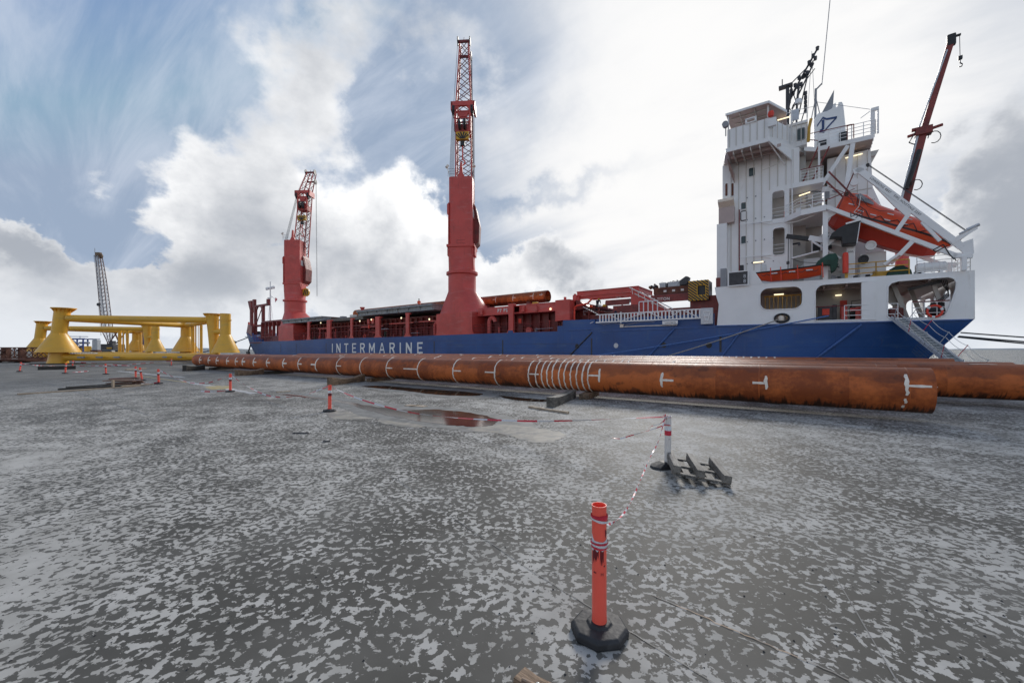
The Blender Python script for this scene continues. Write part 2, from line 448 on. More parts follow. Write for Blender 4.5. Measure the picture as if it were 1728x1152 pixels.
    def islands(s):
        par = list(range(len(s.v)))
        def find(i):
            while par[i] != i: par[i] = par[par[i]]; i = par[i]
            return i
        for f in s.f:
            a = find(f[0])
            for j in f[1:]: par[find(j)] = a
        out = {}
        for f, m in zip(s.f, s.m): out.setdefault(find(f[0]), []).append((f, m))
        res = []
        for fs in out.values():
            q = MB(); mp = {}
            for f, m in fs:
                q.f.append(tuple(mp.setdefault(i, len(mp)) for i in f)); q.m.append(m)
            q.v = [s.v[i] for i in mp]; res.append(q)
        return res
    def each(s, name, mats, parent=None, smooth=False, bevel=0):
        """every loose piece becomes an object of its own"""
        return [q.build(name, mats, parent, smooth, bevel) for q in s.islands()]
    def build(s, name, mats, parent=None, smooth=False, bevel=0):
        o = bpy.data.objects.new(name, s.mesh(name, mats, smooth)); COL.objects.link(o)
        if parent: o.parent = parent
        if bevel:
            b = o.modifiers.new('bevel', 'BEVEL'); b.width = bevel; b.segments = 2; b.limit_method = 'ANGLE'
        return o
def put(name, me, parent):
    o = bpy.data.objects.new(name, me); COL.objects.link(o); o.parent = parent; return o
def tag(o, label=None, cat=None, group=None, kind=None):
    if label: o['label'] = label
    if cat: o['category'] = cat
    if group: o['group'] = group
    if kind: o['kind'] = kind
    return o
def thing(name, label, cat, loc=(0, 0, 0), rz=0, group=None):
    o = bpy.data.objects.new(name, None); COL.objects.link(o); o.location = loc; o.rotation_euler = (0, 0, rz)
    o.empty_display_size = .1
    return tag(o, label, cat, group)
def dup(root, loc, rz, label, group=None):
    r = root.copy(); COL.objects.link(r); r.location = loc
    if isinstance(rz, (int, float)): r.rotation_euler = (0, 0, rz)
    else: r.rotation_euler = rz
    r['label'] = label
    if group: r['group'] = group
    for ch in list(root.children):
        c_ = ch.copy(); COL.objects.link(c_); c_.parent = r
        for g in list(ch.children):
            d_ = g.copy(); COL.objects.link(d_); d_.parent = c_
    return r
def curve_mesh(cu, mtx):
    ob = bpy.data.objects.new('tmp', cu); COL.objects.link(ob)
    dg = bpy.context.evaluated_depsgraph_get()
    me = bpy.data.meshes.new_from_object(ob.evaluated_get(dg))
    bpy.data.objects.remove(ob); bpy.data.curves.remove(cu)
    me.transform(mtx); return me
def plate(name, outer, holes, thick, plane, mats, parent):
    """flat plate with holes; 2-D loops (a, b); plane maps (a, b, t in 0..1 across the thickness) -> xyz"""
    cu = bpy.data.curves.new('c', 'CURVE'); cu.dimensions = '2D'; cu.fill_mode = 'BOTH'; cu.extrude = .5
    for lp in [outer] + list(holes):
        sp = cu.splines.new('POLY'); sp.points.add(len(lp) - 1)
        for i, (a, b) in enumerate(lp): sp.points[i].co = (a, b, 0, 1)
        sp.use_cyclic_u = True
    me = curve_mesh(cu, Matrix.Identity(4))
    for v_ in me.vertices: v_.co = plane(v_.co.x, v_.co.y, v_.co.z + .5)
    me.materials.clear()
    for m in (mats if isinstance(mats, (list, tuple)) else [mats]): me.materials.append(M[m])
    bm = bmesh.new(); bm.from_mesh(me); bmesh.ops.remove_doubles(bm, verts=bm.verts, dist=.0005)
    bmesh.ops.recalc_face_normals(bm, faces=bm.faces); bm.to_mesh(me); bm.free()
    o = bpy.data.objects.new(name, me); COL.objects.link(o); o.parent = parent
    return o
def text(name, s, size, mtx, mat, parent, extrude=.01, space=1.0, bold=0.0, sx=1.0):
    cu = bpy.data.curves.new('t', 'FONT'); cu.body = s; cu.size = size; cu.extrude = extrude; cu.offset = bold
    cu.space_character = space
    me = curve_mesh(cu, mtx @ Matrix.Diagonal((sx, 1, 1, 1)))
    me.materials.clear(); me.materials.append(M[mat])
    o = bpy.data.objects.new(name, me); COL.objects.link(o)
    if parent: o.parent = parent
    return o
def rrect(x0, x1, z0, z1, r, n=5):
    if not isinstance(r, (tuple, list)): r = (r,) * 4          # bl br tr tl
    out = []
    for (cx, cz, a0, rr) in ((x0, z0, 180, r[0]), (x1, z0, 270, r[1]), (x1, z1, 0, r[2]), (x0, z1, 90, r[3])):
        ox = cx + (rr if cx == x0 else -rr); oz = cz + (rr if cz == z0 else -rr)
        for i in range(n + 1 if rr > 0 else 1):
            t = R(a0 + 90 * i / n); out.append((ox + rr * math.cos(t), oz + rr * math.sin(t)))
    return out
def rail_mb(pts, h=1.0, bars=3, post=1.2, r=.022, mb=None):
    mb = mb or MB()
    for a, b in zip(pts, pts[1:]):
        a, b = Vector(a), Vector(b); L = (b - a).length; n = max(1, round(L / post))
        for i in range(n + 1):
            p = a.lerp(b, i / n); mb.tube(p, p + Vector((0, 0, h)), r, 5)
        for k in range(bars):
            z = Vector((0, 0, h * (k + 1) / bars)); mb.tube(a + z, b + z, r * .85, 5)
    return mb
def G(x, y, z=0.0):
    """a photo pixel seen lying at height z, as a place on the quay"""
    Y = (H - z) * 672 / (y - 589); return ((x - 864) / 672 * Y, Y, z)

# ================================================================== THE SETTING
SA = R(36.65)                                    # the ship and the quay edge
SN = Vector((math.sin(SA), math.cos(SA), 0)); SD = Vector((math.cos(SA), -math.sin(SA), 0))
SHIP_P, SHIP_U, KU, KQ = 39.18, 7.61, .9249, .8904      # where the ship's own axes stand on the quay's
def W(u, q, z=0.0): p = SN * (SHIP_P + KQ * q) + SD * (KU * u + SHIP_U + .173 * q); return Vector((p.x, p.y, z))
QE = -1.3
mb = MB(); mb.v = [tuple(W(-430, QE)), tuple(W(160, QE)), tuple(W(160, -260)), tuple(W(-430, -260))]; mb.f = [(0, 1, 2, 3)]; mb.m = [0]
quay = tag(mb.build('quay_pavement', 'ground'), kind='structure')
mb = MB()
mb.prism([W(-430, QE, -.004), W(160, QE, -.004), W(160, QE - .6, -.004), W(-430, QE - .6, -.004)], (0, 0, -6))
tag(mb.build('quay_wall', 'quaywall'), kind='structure')
kb = MB(); kb.prism([W(-430, QE, .004), W(160, QE, .004), W(160, QE - .35, .004), W(-430, QE - .35, .004)], (0, 0, .16))
tag(kb.build('quay_kerb', 'quaywall', bevel=.03), kind='structure')
mb = MB(); S_ = 15000; mb.v = [(-S_, -S_, -2.6), (S_, -S_, -2.6), (S_, S_, -2.6), (-S_, S_, -2.6)]; mb.f = [(0, 1, 2, 3)]; mb.m = [0]
tag(mb.build('sea', 'sea'), kind='structure')
mb = MB(); k = 160; rings = []
for i in range(k + 1):
    a = R(-75 + 150 * i / k); d = 5200; h = 7 + 5 * math.sin(i * .23) + 4 * math.sin(i * .61 + 2) + random.random() * 2.5
    if -.5 < a < .5: h += 6
    x, y = math.sin(a), math.cos(a)
    rings.append([(x * d, y * d, -2.7), (x * (d + 120), y * (d + 120), h), (x * (d + 500), y * (d + 500), h * .8), (x * (d + 620), y * (d + 620), -2.7)])
mb.loft(rings, closed=False)
tag(mb.build('far_coast', 'coast', smooth=True), kind='structure')

def sheet(name, pts, z, mat, jit=.05, n=7, kind='structure'):
    """a wavy-edged flat patch lying on the concrete"""
    P = [Vector(p[:2]) for p in pts]; out = []; N = len(P)
    for i in range(N):
        p0, p1, p2, p3 = P[i - 1], P[i], P[(i + 1) % N], P[(i + 2) % N]
        for j in range(n):
            t = j / n
            q = .5 * ((2 * p1) + (p2 - p0) * t + (2 * p0 - 5 * p1 + 4 * p2 - p3) * t * t + (3 * p1 - p0 - 3 * p2 + p3) * t ** 3)
            out.append((q.x + random.uniform(-jit, jit), q.y + random.uniform(-jit, jit), z))
    m_ = MB(); m_.v = out; m_.f = [tuple(range(len(out)))]; m_.m = [0]
    return tag(m_.build(name, mat), kind=kind)
GP = lambda *ps: [G(*p) for p in ps]
sheet('dried_silt', GP((410, 655), (520, 668), (600, 698), (700, 716), (800, 729), (880, 726), (900, 716), (850, 700), (760, 688), (660, 681), (560, 669), (480, 660)), .004, 'silt', .07)
sheet('puddle', GP((470, 665), (540, 674), (590, 683), (640, 697), (700, 710), (760, 717), (800, 720), (832, 717), (838, 708), (800, 698), (740, 691), (690, 692), (640, 687), (580, 677), (520, 669)), .008, 'puddle', .05)
sheet('puddle', GP((612, 652), (680, 659), (740, 666), (800, 668), (812, 664), (760, 659), (700, 655), (650, 651)), .008, 'puddle', .05)
sheet('dried_silt', GP((590, 650), (680, 663), (780, 673), (840, 668), (800, 656), (700, 650), (640, 647)), .004, 'silt', .06)
sheet('puddle', GP((842, 668), (890, 672), (925, 675), (915, 678), (870, 675)), .008, 'puddle', .03)
sheet('sand_patch', GP((790, 724), (860, 735), (905, 748), (945, 742), (950, 730), (880, 718), (820, 716)), .0045, 'sand', .06)
sheet('sand_patch', GP((655, 700), (690, 712), (720, 716), (700, 722), (640, 712)), .0035, 'sand', .05)
sheet('sand_patch', GP((560, 692), (620, 700), (640, 706), (560, 706)), .0035, 'sand', .05)
def line(name, a, b, w, z, mat, wav=.0, n=24):
    a, b = Vector(a[:2]), Vector(b[:2]); d = (b - a).normalized(); s_ = Vector((-d.y, d.x)); m_ = MB(); rings = []
    for i in range(n + 1):
        p = a.lerp(b, i / n) + s_ * random.uniform(-wav, wav); ww = w * random.uniform(.7, 1.3) if wav else w
        rings.append([(*(p - s_ * ww / 2), z), (*(p + s_ * ww / 2), z)])
    m_.loft(rings, closed=False); return tag(m_.build(name, mat), kind='structure')
line('slab_joint', G(520, 708), G(900, 965), .007, .004, 'joint', .003, 40)
line('slab_joint', G(900, 965), G(1330, 1230), .006, .004, 'joint', .004, 30)
line('slab_joint', G(1235, 678), G(1520, 1160), .007, .004, 'joint', .003, 40)
line('slab_joint', G(1330, 765), G(1728, 830), .02, .004, 'joint', .01, 30)
line('slab_joint', G(60, 640), G(250, 700), .03, .004, 'joint', .01, 20)
line('rust_streak', G(1100, 1004), G(1440, 1150), .007, .0045, 'ruststreak', .01, 26)
line('white_line', G(200, 626), G(310, 637), .3, .004, 'wpaint', .05)
line('white_line', G(318, 645), G(430, 664), .3, .0045, 'wpaint', .06)
line('yellow_line', G(225, 633), G(322, 646), .16, .0055, 'ypaint', .03)
sheet('yellow_patch', GP((350, 652), (385, 651), (392, 654), (372, 657), (351, 656)), .006, 'ypaint', .02)

# pebbles and grit
gm = MB()
for i in range(1300):
    Y = 1.5 + 18 * random.random() ** 2.0; x = random.uniform(-1.45, 1.45) * Y; r_ = random.choice((.002, .003, .004, .006)) * (1 + Y * .05)
    k0 = len(gm.v); t = random.random() * 6
    for a, zz in ((0, .2), (2.1, .2), (4.2, .2)): gm.v.append((x + r_ * 1.5 * math.cos(t + a), Y + r_ * 1.5 * math.sin(t + a), .0))
    gm.v.append((x, Y, r_ * 1.3)); gm.f += [(k0, k0 + 1, k0 + 3), (k0 + 1, k0 + 2, k0 + 3), (k0 + 2, k0, k0 + 3)]; gm.m += [0, 0, 0]
tag(gm.build('grit', 'rubber'), kind='stuff')

# ================================================================== RUSTY STEEL PILES ON THE QUAY
PA = R(34.9); PR = .548; KP, KW, KS = .8843, .9313, .170
PN = Vector((math.sin(PA), math.cos(PA), 0)); PD = Vector((math.cos(PA), -math.sin(PA), 0))
def WP(w, p, z=0.0): v_ = PN * p * KP + PD * (w * KW + KS * p); return Vector((v_.x, v_.y, z))
def band_mb(mb, w, t0, t1, wid, r=PR, n=None, wob=.0, seed=0):
    """strip on the pipe surface between angles t0..t1 (0 = top, 90 = towards the camera)"""
    rnd = random.Random(seed * 77 + int(w * 100)); n = n or max(3, int((t1 - t0) / 7)); rings = []
    for i in range(n + 1):
        t = R(t0 + (t1 - t0) * i / n); e = rnd.uniform(-wob, wob); h = wid / 2 * rnd.uniform(.75, 1.25)
        if i in (0, n): h *= .6
        c0 = (-math.sin(t), math.cos(t))
        rings.append([(w + e - h, c0[0] * (r + .001), c0[1] * (r + .001)), (w + e - h * .9, c0[0] * (r + .009), c0[1] * (r + .009)),
                      (w + e + h * .9, c0[0] * (r + .009), c0[1] * (r + .009)), (w + e + h, c0[0] * (r + .001), c0[1] * (r + .001))])
    mb.loft(rings, closed=False); return mb
def bar_mb(mb, w0, w1, t, wid, r=PR, seed=1):
    rnd = random.Random(seed); n = 5; dt = wid / r / 2; rings = []
    for i in range(n + 1):
        w = w0 + (w1 - w0) * i / n; k_ = dt * rnd.uniform(.75, 1.2)
        rings.append([(w, -math.sin(a) * (r + o), math.cos(a) * (r + o)) for a, o in ((R(t) - k_, .001), (R(t) - k_ * .9, .010), (R(t) + k_ * .9, .010), (R(t) + k_, .001))])
    mb.loft(rings, closed=False); return mb
def steel_pipe(label, p, w0, w1, r=PR, z=.747, marks=(), weld=3.05, parent_loc=None, group='rusty steel piles laid out in rows on the quay', segs=56):
    L = (w1 - w0) * KW
    root = thing('steel_pipe', label, 'pipe', parent_loc or WP(w1, p, z), -PA, group)
    sh = MB(); rings = []
    for x_, rr in ((-L, r - .035), (-L, r), (0, r), (0, r - .035)):
        rings.append([(x_, -rr * math.sin(2 * math.pi * i / segs), rr * math.cos(2 * math.pi * i / segs)) for i in range(segs)])
    rings.append([(-L, y, z_) for _, y, z_ in rings[0]]) if False else None
    sh.loft(rings, True, False)
    sh.loft([rings[3], [(-L, y, z_) for _, y, z_ in rings[3]]], True, False)
    sh.build('pipe_wall', 'pipe', root, smooth=True)
    ws = MB(); x_ = -.45
    while x_ > -L:
        rr = [(r - .001, -.014), (r + .0045, -.007), (r + .0045, .007), (r - .001, .014)]
        ws.loft([[(x_ + o, -q * math.sin(2 * math.pi * i / segs), q * math.cos(2 * math.pi * i / segs)) for i in range(segs)] for q, o in rr], True, False)
        x_ -= weld
    ws.each('weld_seam', 'pipe', root, smooth=True)
    for i, mk in enumerate(marks):
        mbm = MB(); w, t0, t1, wid = (mk[0] - w1) * KW, mk[1], mk[2], mk[3]
        band_mb(mbm, w, t0, t1, wid, r, wob=wid * .25, seed=i)
        if len(mk) > 4:
            for (b0, b1, bt) in mk[4:]: bar_mb(mbm, w + b0, w + b1, bt, wid * .95, r, i)
        mbm.build('paint_mark', 'mark', root)
    return root
ma = []
rnd = random.Random(3)
for w in (-48.94, -46.78, -44.89, -42.62, -40.84, -39.49, -37.48, -35.22, -32.71):
    ma.append((w, 48, 118, .12, (0, .55, 84)))
for w, sgn in ((-30.58, 1), (-28.33, -1)): ma.append((w, 35, 130, .10, (0, .5 * sgn, 84)))
for w, sgn in ((-25.89, 1), (-23.46, 0), (-21.03, 1), (-18.5, -1), (-16.0, 1), (-13.48, -1)):
    ma.append((w, 2, 172, .06) if not sgn else (w, 2, 172, .06, (0, (.5 if w != -18.5 else 1.0) * sgn, 86)))
for i, w in enumerate((-11.69, -11.34, -11.05, -10.8, -10.55, -10.25, -10.01, -9.74, -9.49, -9.23, -9.0)):
    ma.append((w, 0, 176, .052) if i != 1 else (w, 0, 176, .052, (-.28, .16, 86)))
ma += [(-8.55, 55, 105, .07, (-.42, 0, 82)), (-6.28, 62, 112, .075, (0, .36, 88)), (-3.27, 62, 102, .075, (-.32, 0, 84)),
       (-.23, 44, 100, .07, (0, .42, 76)), (-.25, 108, 122, .06), (-.28, 128, 138, .06)]
ma = [(m[0] - .14, *m[1:]) for m in ma]
steel_pipe('nearest long rusty steel pile, eleven white paint rings near its middle', 15.47, -51.08, .17, marks=ma)
steel_pipe('rusty pile directly behind the nearest one, stopping short of its right end', 18.3, -50.2, -.57,
           marks=[(w, -20, 60, .07) for w in (-44, -38, -31, -25, -21, -18, -15.3, -13.6, -12.64, -12.2, -11.8, -11.4, -11.0, -10.6, -10.2, -9.8, -9.4, -9.1, -7.24)])
steel_pipe('rusty dark bellied pile running out of the picture at the right edge', 21.15, -41.0, 16.0,
           marks=[(w, -20, 55, .08) for w in (-36, -30, -24, -19.5, -17, -15)] + [(-.5, 62, 66, .12), (-.1, 92, 98, .13), (.25, 110, 115, .1), (1.4, 12, 16, .5), (2.6, 20, 24, .3)])
steel_pipe('rusty pile in the back rows ending right beside the gangway foot', 23.95, -49.0, 2.39,
           marks=[(w, -20, 40, .08) for w in (-40, -33, -27, -22, -18)])
steel_pipe('farthest rusty pile beside the quay edge, coil of white rings on its top', 31.7, -50.4, 1.16,
           marks=[(w, -30, 60, .10) for w in (-46, -39, -33, -28, -24, -20.5, -17, -14.4)] + [(-11.2 + .42 * i, -30, 60, .09) for i in range(12)])
steel_pipe('rusty pile second from the quay edge, mostly hidden between its neighbours', 28.0, -49.0, -4.0,
           marks=[(w, -30, 50, .08) for w in (-42, -35, -29, -24, -20, -16)])

# dunnage timbers under and before the piles
def timber(label, a, b, w=.30, h=.30, mat='timber', concave=0.0, name='dunnage_timber', group='dunnage timbers along the nearest pile', z=0, bev=.012, cat='timber'):
    a, b = Vector(a[:2]), Vector(b[:2]); L = (b - a).length; ang = math.atan2(b.y - a.y, b.x - a.x)
    n = 10; rings = []
    for i in range(n + 1):
        t = i / n; x_ = -L / 2 + L * t; hh = h - concave * (1 - (2 * t - 1) ** 2) + random.uniform(-.006, .006)
        rings.append([(x_, -w / 2 + random.uniform(-.004, .004), 0), (x_, w / 2, 0), (x_, w / 2 + random.uniform(-.004, .004), hh), (x_, -w / 2, hh)])
    o = MB().loft(rings).build(name, mat, bevel=bev)
    c_ = (a + b) / 2; o.location = (c_.x, c_.y, z); o.rotation_euler = (0, 0, ang)
    return tag(o, label, cat, group)
def pt(x, y): return Vector(G(x, y)[:2])
timber('pale grey squared timber sticking out before the ringed middle of the nearest pile', pt(929, 687), pt(966, 671), .27, .30, 'greywet', .04)
timber('short dark block with orange wood end under the ringed part of the nearest pile', pt(985, 674), pt(1004, 666), .34, .19, 'timber')
timber('brown saddle shaped timber behind the fifth post of the tape fence', pt(556, 650), pt(612, 643), .30, .40, 'timber', .16)
timber('dark timber tucked under the nearest pile right of the brown saddle timber', pt(622, 644), pt(664, 640), .32, .19, 'timber')
timber('brown saddle timber lying before the left third of the nearest pile', pt(399, 634), pt(443, 631), .34, .40, 'timber', .12)
timber('dark timber under the nearest pile beside the left saddle timber', pt(447, 631), pt(494, 629), .34, .19, 'timberdark')
timber('dark sagging timber before the left end of the nearest pile', pt(311, 626), pt(343, 624), .34, .46, 'timberdark', .1)
timber('dark timber under the far left end of the nearest pile', pt(355, 624), pt(392, 622), .34, .19, 'timberdark')
for w, nm in ((-3.6, 'right hand'), (-24.0, 'middle'), (-44.0, 'left hand')):
    timber(nm + ' sleeper timber bridging the gaps beneath the back rows of piles', WP(w, 17.2), WP(w, 32.6), .34, .195, 'timberdark', group='sleepers beneath the back piles')

# ================================================================== GUARD POSTS AND TAPE
def wrap_mb(z, r, k=4, h=.02, seed=0):
    rr = random.Random(seed); m_ = MB()
    for j in range(k):
        m_.c = j % 2; tilt = rr.uniform(-.012, .012); zz = z + rr.uniform(-h, h); ph = rr.random() * 6; n = 20; rings = []
        for i in range(n + 1):
            t = 2 * math.pi * i / n; o = r + .0015 + .0012 * j + rr.uniform(0, .002); dz_ = tilt * math.sin(t + ph)
            w_ = rr.uniform(.004, .008)
            rings.append([(o * math.cos(t), o * math.sin(t), zz + dz_ - w_), (o * math.cos(t), o * math.sin(t), zz + dz_ + w_)])
        m_.loft(rings, closed=False)
    return m_
def post(label, loc, mat, h=.72, r=.044, lean=(0, 0), rz=0, near=False, band=True, group='guard posts carrying the barrier tape', base='oct'):
    root = thing('guard_post', label, 'bollard', (loc[0], loc[1], 0), rz, group)
    b = MB()
    if base == 'oct':
        prof = [(.170, 0), (.172, .012), (.170, .040), (.152, .056), (.075, .062), (.070, .074), (.052, .076)]
        rings = []
        for rr_, z_ in prof:
            rings.append([(rr_ * math.cos(R(45 * i + 22.5)) * 1.04, rr_ * math.sin(R(45 * i + 22.5)), z_) for i in range(8)])
        b.loft(rings).build('rubber_base', 'rubber', root, bevel=.006)
    else:
        b.loft([[(x_, y_, 0) for x_, y_ in P_] for P_ in [[(-.26, -.05), (-.20, -.14), (.20, -.14), (.26, -.05), (.26, .05), (.20, .14), (-.20, .14), (-.26, .05)]]] +
               [[(x_ * .96, y_ * .96, .03) for x_, y_ in [(-.26, -.05), (-.20, -.14), (.20, -.14), (.26, -.05), (.26, .05), (.20, .14), (-.20, .14), (-.26, .05)]],
                [(x_, y_, .085) for x_, y_ in [(-.10, -.04), (-.08, -.075), (.08, -.075), (.10, -.04), (.10, .04), (.08, .075), (-.08, .075), (-.10, .04)]]])
        b.build('rubber_base', 'rubber', root, bevel=.006)
    t = MB(); m_ = Matrix.Rotation(lean[0], 4, 'Y') @ Matrix.Rotation(lean[1], 4, 'X')
    t.lathe([(r * 1.02, .03), (r * 1.03, .09), (r, .12), (r, h - .01), (r * 1.03, h), (r * .93, h), (r * .93, h - .35), (0.001, h - .36)], n=28, cap=False).xf(m_)
    t.build('post_tube', mat, root, smooth=True)
    if band:
        bands = MB()
        bands.c = 0; bands.lathe([(r + .0005, h * .70), (r + .002, h * .702), (r + .002, h * .80), (r + .0005, h * .802)], n=28, cap=False)
        bands.c = 1; bands.lathe([(r + .0005, h * .595), (r + .002, h * .597), (r + .002, h * .695), (r + .0005, h * .697)], n=28, cap=False)
        bands.xf(m_).build('reflective_band', ['reflwhite', 'tapered' if mat == 'postwhite' else 'maroon'], root, smooth=True)
    return root, m_
near, nm_ = post('large coral orange guard post in the foreground with octagonal rubber base', (.54, 2.462), 'postorange', .79, .0445, (-.002, 0), R(8), band=False)
rng_ = random.Random(5)
wrap_mb(.715, .0445, 6, .014, 1).build('tape_wrap', ['tapewhite', 'tapered'], near)
wrap_mb(.555, .0445, 6, .020, 2).build('tape_wrap', ['tapewhite', 'tapered'], near)
def patch(root, r, pts, mat, name='torn_sticker', o=.0012):
    """a flat sticker patch wrapped on the tube: pts = (angle deg, z), angle 270 faces the camera"""
    m_ = MB(); m_.v = [((r + o) * math.cos(R(a)), (r + o) * math.sin(R(a)), z) for a, z in pts]; m_.f = [tuple(range(len(pts)))]; m_.m = [0]
    return m_.build(name, mat, root)
def patchgrid(root, r, a0, a1, zf, mat, name, o=.0014, n=14):
    m_ = MB(); rings = []
    for i in range(n + 1):
        a = a0 + (a1 - a0) * i / n; lo, hi = zf(i / n)
        rings.append([((r + o) * math.cos(R(a)), (r + o) * math.sin(R(a)), lo), ((r + o) * math.cos(R(a)), (r + o) * math.sin(R(a)), hi)])
    m_.loft(rings, closed=False); return m_.build(name, mat, root)
rr_ = random.Random(9)
patchgrid(near, .0445, 168, 352, lambda t: (.527 + rr_.uniform(-.012, .010), .575 + .045 * abs(2 * t - 1) ** 2.5 + rr_.uniform(-.004, .004)), 'reflwhite', 'torn_sticker')
patchgrid(near, .0445, 185, 245, lambda t: (.44 + .05 * t + rr_.uniform(-.02, .02), .527), 'maroon', 'worn_residue', .0010)
patchgrid(near, .0445, 255, 285, lambda t: (.455 + rr_.uniform(-.02, .03), .526), 'maroon', 'worn_residue', .0010)
patchgrid(near, .0445, 300, 322, lambda t: (.60 + .02 * t, .655 - .02 * t), 'maroon', 'worn_residue', .0010)
patchgrid(near, .0445, 285, 298, lambda t: (.425 + .004 * t, .436), 'maroon', 'worn_residue', .0010, 4)
patchgrid(near, .0445, 200, 226, lambda t: (.384, .39 + rr_.uniform(0, .006)), 'maroon', 'worn_residue', .0010, 6)
ht = text('scrawled_letter', 'H', .026, Matrix.Translation((-.012 + .003, -.0462, .375)) @ Matrix.Rotation(R(90), 4, 'X'), 'maroon', near, .0006)

wpost, _ = post('white guard post with a single red band beside the wooden pallet', (2.31, 5.913), 'postwhite', .76, .046, (.012, 0), R(10), base='trap', band=False)
bb = MB(); bb.c = 0; bb.lathe([(.0465, .545), (.0482, .547), (.0482, .60), (.0465, .602)], n=28, cap=False)
bb.c = 1; bb.lathe([(.0465, .475), (.0484, .477), (.0484, .543), (.0465, .545)], n=28, cap=False)
bb.xf(_).build('reflective_band', ['reflwhite', 'tapered'], wpost, smooth=True)
wrap_mb(.64, .046, 2, .008, 4).build('tape_wrap', ['tapered', 'tapewhite'], wpost)
wrap_mb(.748, .048, 3, .006, 6).build('tape_wrap', ['tapewhite', 'tapered'], wpost)
kn = MB()
for i in range(9):
    a = random.random() * 6; kn.c = i % 2; kn.beam((-.045, -.02, .75), (-.045 + .05 * math.cos(a) - .02, -.02 - .03 * random.random(), .75 + .045 * math.sin(a)), .014, .003)
kn.build('tape_knot', ['tapered', 'tapewhite'], wpost)
t_ = text('stray_mark', 'T', .03, Matrix.Translation((-.012, -.0475, .41)) @ Matrix.Rotation(R(90), 4, 'X'), 'black', wpost, .0006)

p3, _ = post('orange guard post before the brown saddle timber, tape spans on both sides', (-5.13, 11.200), 'postorange', .74, .046, (.01, 0), R(5))
ps = {
 'b4': ((-11.55, 19.83), (.01, 0), 'orange guard post standing beside the worn yellow floor patch', .72),
 'b5': ((-17.83, 24.41), (.03, 0), 'orange guard post with tape trailing at its foot, right of the leaning one', .72),
 'b6': ((-20.6, 26.94), (.14, 0), 'orange guard post leaning to the right, just right of the heap of boards', .72),
 'b7': ((-22.1, 28.4), (.02, 0), 'orange guard post rising just behind the heap of boards', .74),
 'b8': ((-28.21, 33.6), (.03, 0), 'orange guard post alone midway between the heap of boards and the dark beam', .70),
 'b9': ((-32.18, 34.83), (.06, 0), 'orange guard post right of the long dark beam', .74),
 'b10': ((-40.0, 44.0), (.03, 0), 'far orange guard post behind the right end of the long dark beam', .72),
 'b11': ((-38.27, 37.58), (.16, 0), 'orange guard post leaning far right at the left edge of the photo', .72),
 'b12': ((-35.94, 51.0), (.02, 0), 'farthest orange guard post before the long yellow floor tube', .72)}
B = {}
for k_, (l_, ln, lb, hh) in ps.items():
    B[k_] = dup(p3, (l_[0], l_[1] * .8235, 0), (0, ln[0], random.uniform(0, 6)), lb)

def tape(label, pts, w=.030, seg=.33, twist=1.2, sag=0, name='barrier_tape', raw=False, group='red and white barrier tape between the posts'):
    """striped ribbon through 3-D points, sagging between the first and last"""
    P = [Vector(p) for p in pts]; P = [Vector((p.x, p.y * (1 if raw else .8235), p.z)) for p in P]
    if sag and len(P) == 2:
        a, b = P; P = [a.lerp(b, i / 40) - Vector((0, 0, sag * 4 * (i / 40) * (1 - i / 40))) for i in range(41)]
    else:
        out = []
        for i in range(len(P) - 1):
            p0 = P[max(0, i - 1)]; p1 = P[i]; p2 = P[i + 1]; p3_ = P[min(len(P) - 1, i + 2)]
            for j in range(10):
                t = j / 10; out.append(.5 * ((2 * p1) + (p2 - p0) * t + (2 * p0 - 5 * p1 + 4 * p2 - p3_) * t * t + (3 * p1 - p0 - 3 * p2 + p3_) * t ** 3))
        P = out + [P[-1]]
    m_ = MB(); s_ = 0; rr = random.Random(int(P[0].x * 100)); ph = rr.random() * 6
    for a, b in zip(P, P[1:]):
        L = (b - a).length
        if L < 1e-5: continue
        k_ = max(1, int(L / (seg / 4)) + 1)
        for j in range(k_):
            p, q = a.lerp(b, j / k_), a.lerp(b, (j + 1) / k_); m_.c = int(s_ / seg) % 2
            d = (b - a).normalized(); side = d.cross(Vector((0, 0, 1))).normalized(); up = side.cross(d)
            f = lambda s2: (up * math.cos(ph + twist * s2) + side * math.sin(ph + twist * s2)) * w / 2
            f1, f2 = f(s_), f(s_ + L / k_); g1 = f1.cross(d).normalized() * .0008
            kk = len(m_.v); m_.v += [tuple(p - f1 - g1), tuple(q - f2 - g1), tuple(q + f2 - g1), tuple(p + f1 - g1), tuple(p - f1 + g1), tuple(q - f2 + g1), tuple(q + f2 + g1), tuple(p + f1 + g1)]
            for qf in ((0, 1, 2, 3), (7, 6, 5, 4), (0, 4, 5, 1), (2, 6, 7, 3)): m_.f.append(tuple(kk + i for i in qf)); m_.m.append(m_.c)
            s_ += L / k_
    return tag(m_.build(name, ['tapered', 'tapewhite']), label, 'tape', group)
wt = Vector((2.31, 7.18, .745))
tape('curving tape hanging from the white post down to the foreground orange post', [(2.255, 5.88, .73), (2.03, 5.5, .50), (1.74, 5.0, .403), (1.44, 4.4, .355), (1.17, 3.8, .37), (.953, 3.3, .429), (.772, 2.9, .511), (.59, 2.47, .66)], .014, .085, 4, raw=True)
tape('long sagging tape from the white post to the orange post by the saddle timber', [wt - Vector((.05, 0, 0)), (.25, 9.3, .37), (-2.1, 11.3, .23), (-3.9, 12.6, .43), (-5.13, 13.6, .72)], .034, .40, .8)
tape('tape sagging to the ground between the third and fourth guard posts', [(-5.13, 13.6, .72), (-6.6, 15.0, .30), (-8.3, 16.6, .14), (-10.0, 18.3, .34), (-11.55, 19.83, .70)], .034, .40, .8)
tape('tape sagging left of the post beside the yellow floor patch', [(-11.55, 19.83, .70), (-13.2, 21.1, .30), (-14.6, 22.0, .22), (-16.2, 23.2, .40), (-17.83, 24.41, .70)], .036, .40, .8)
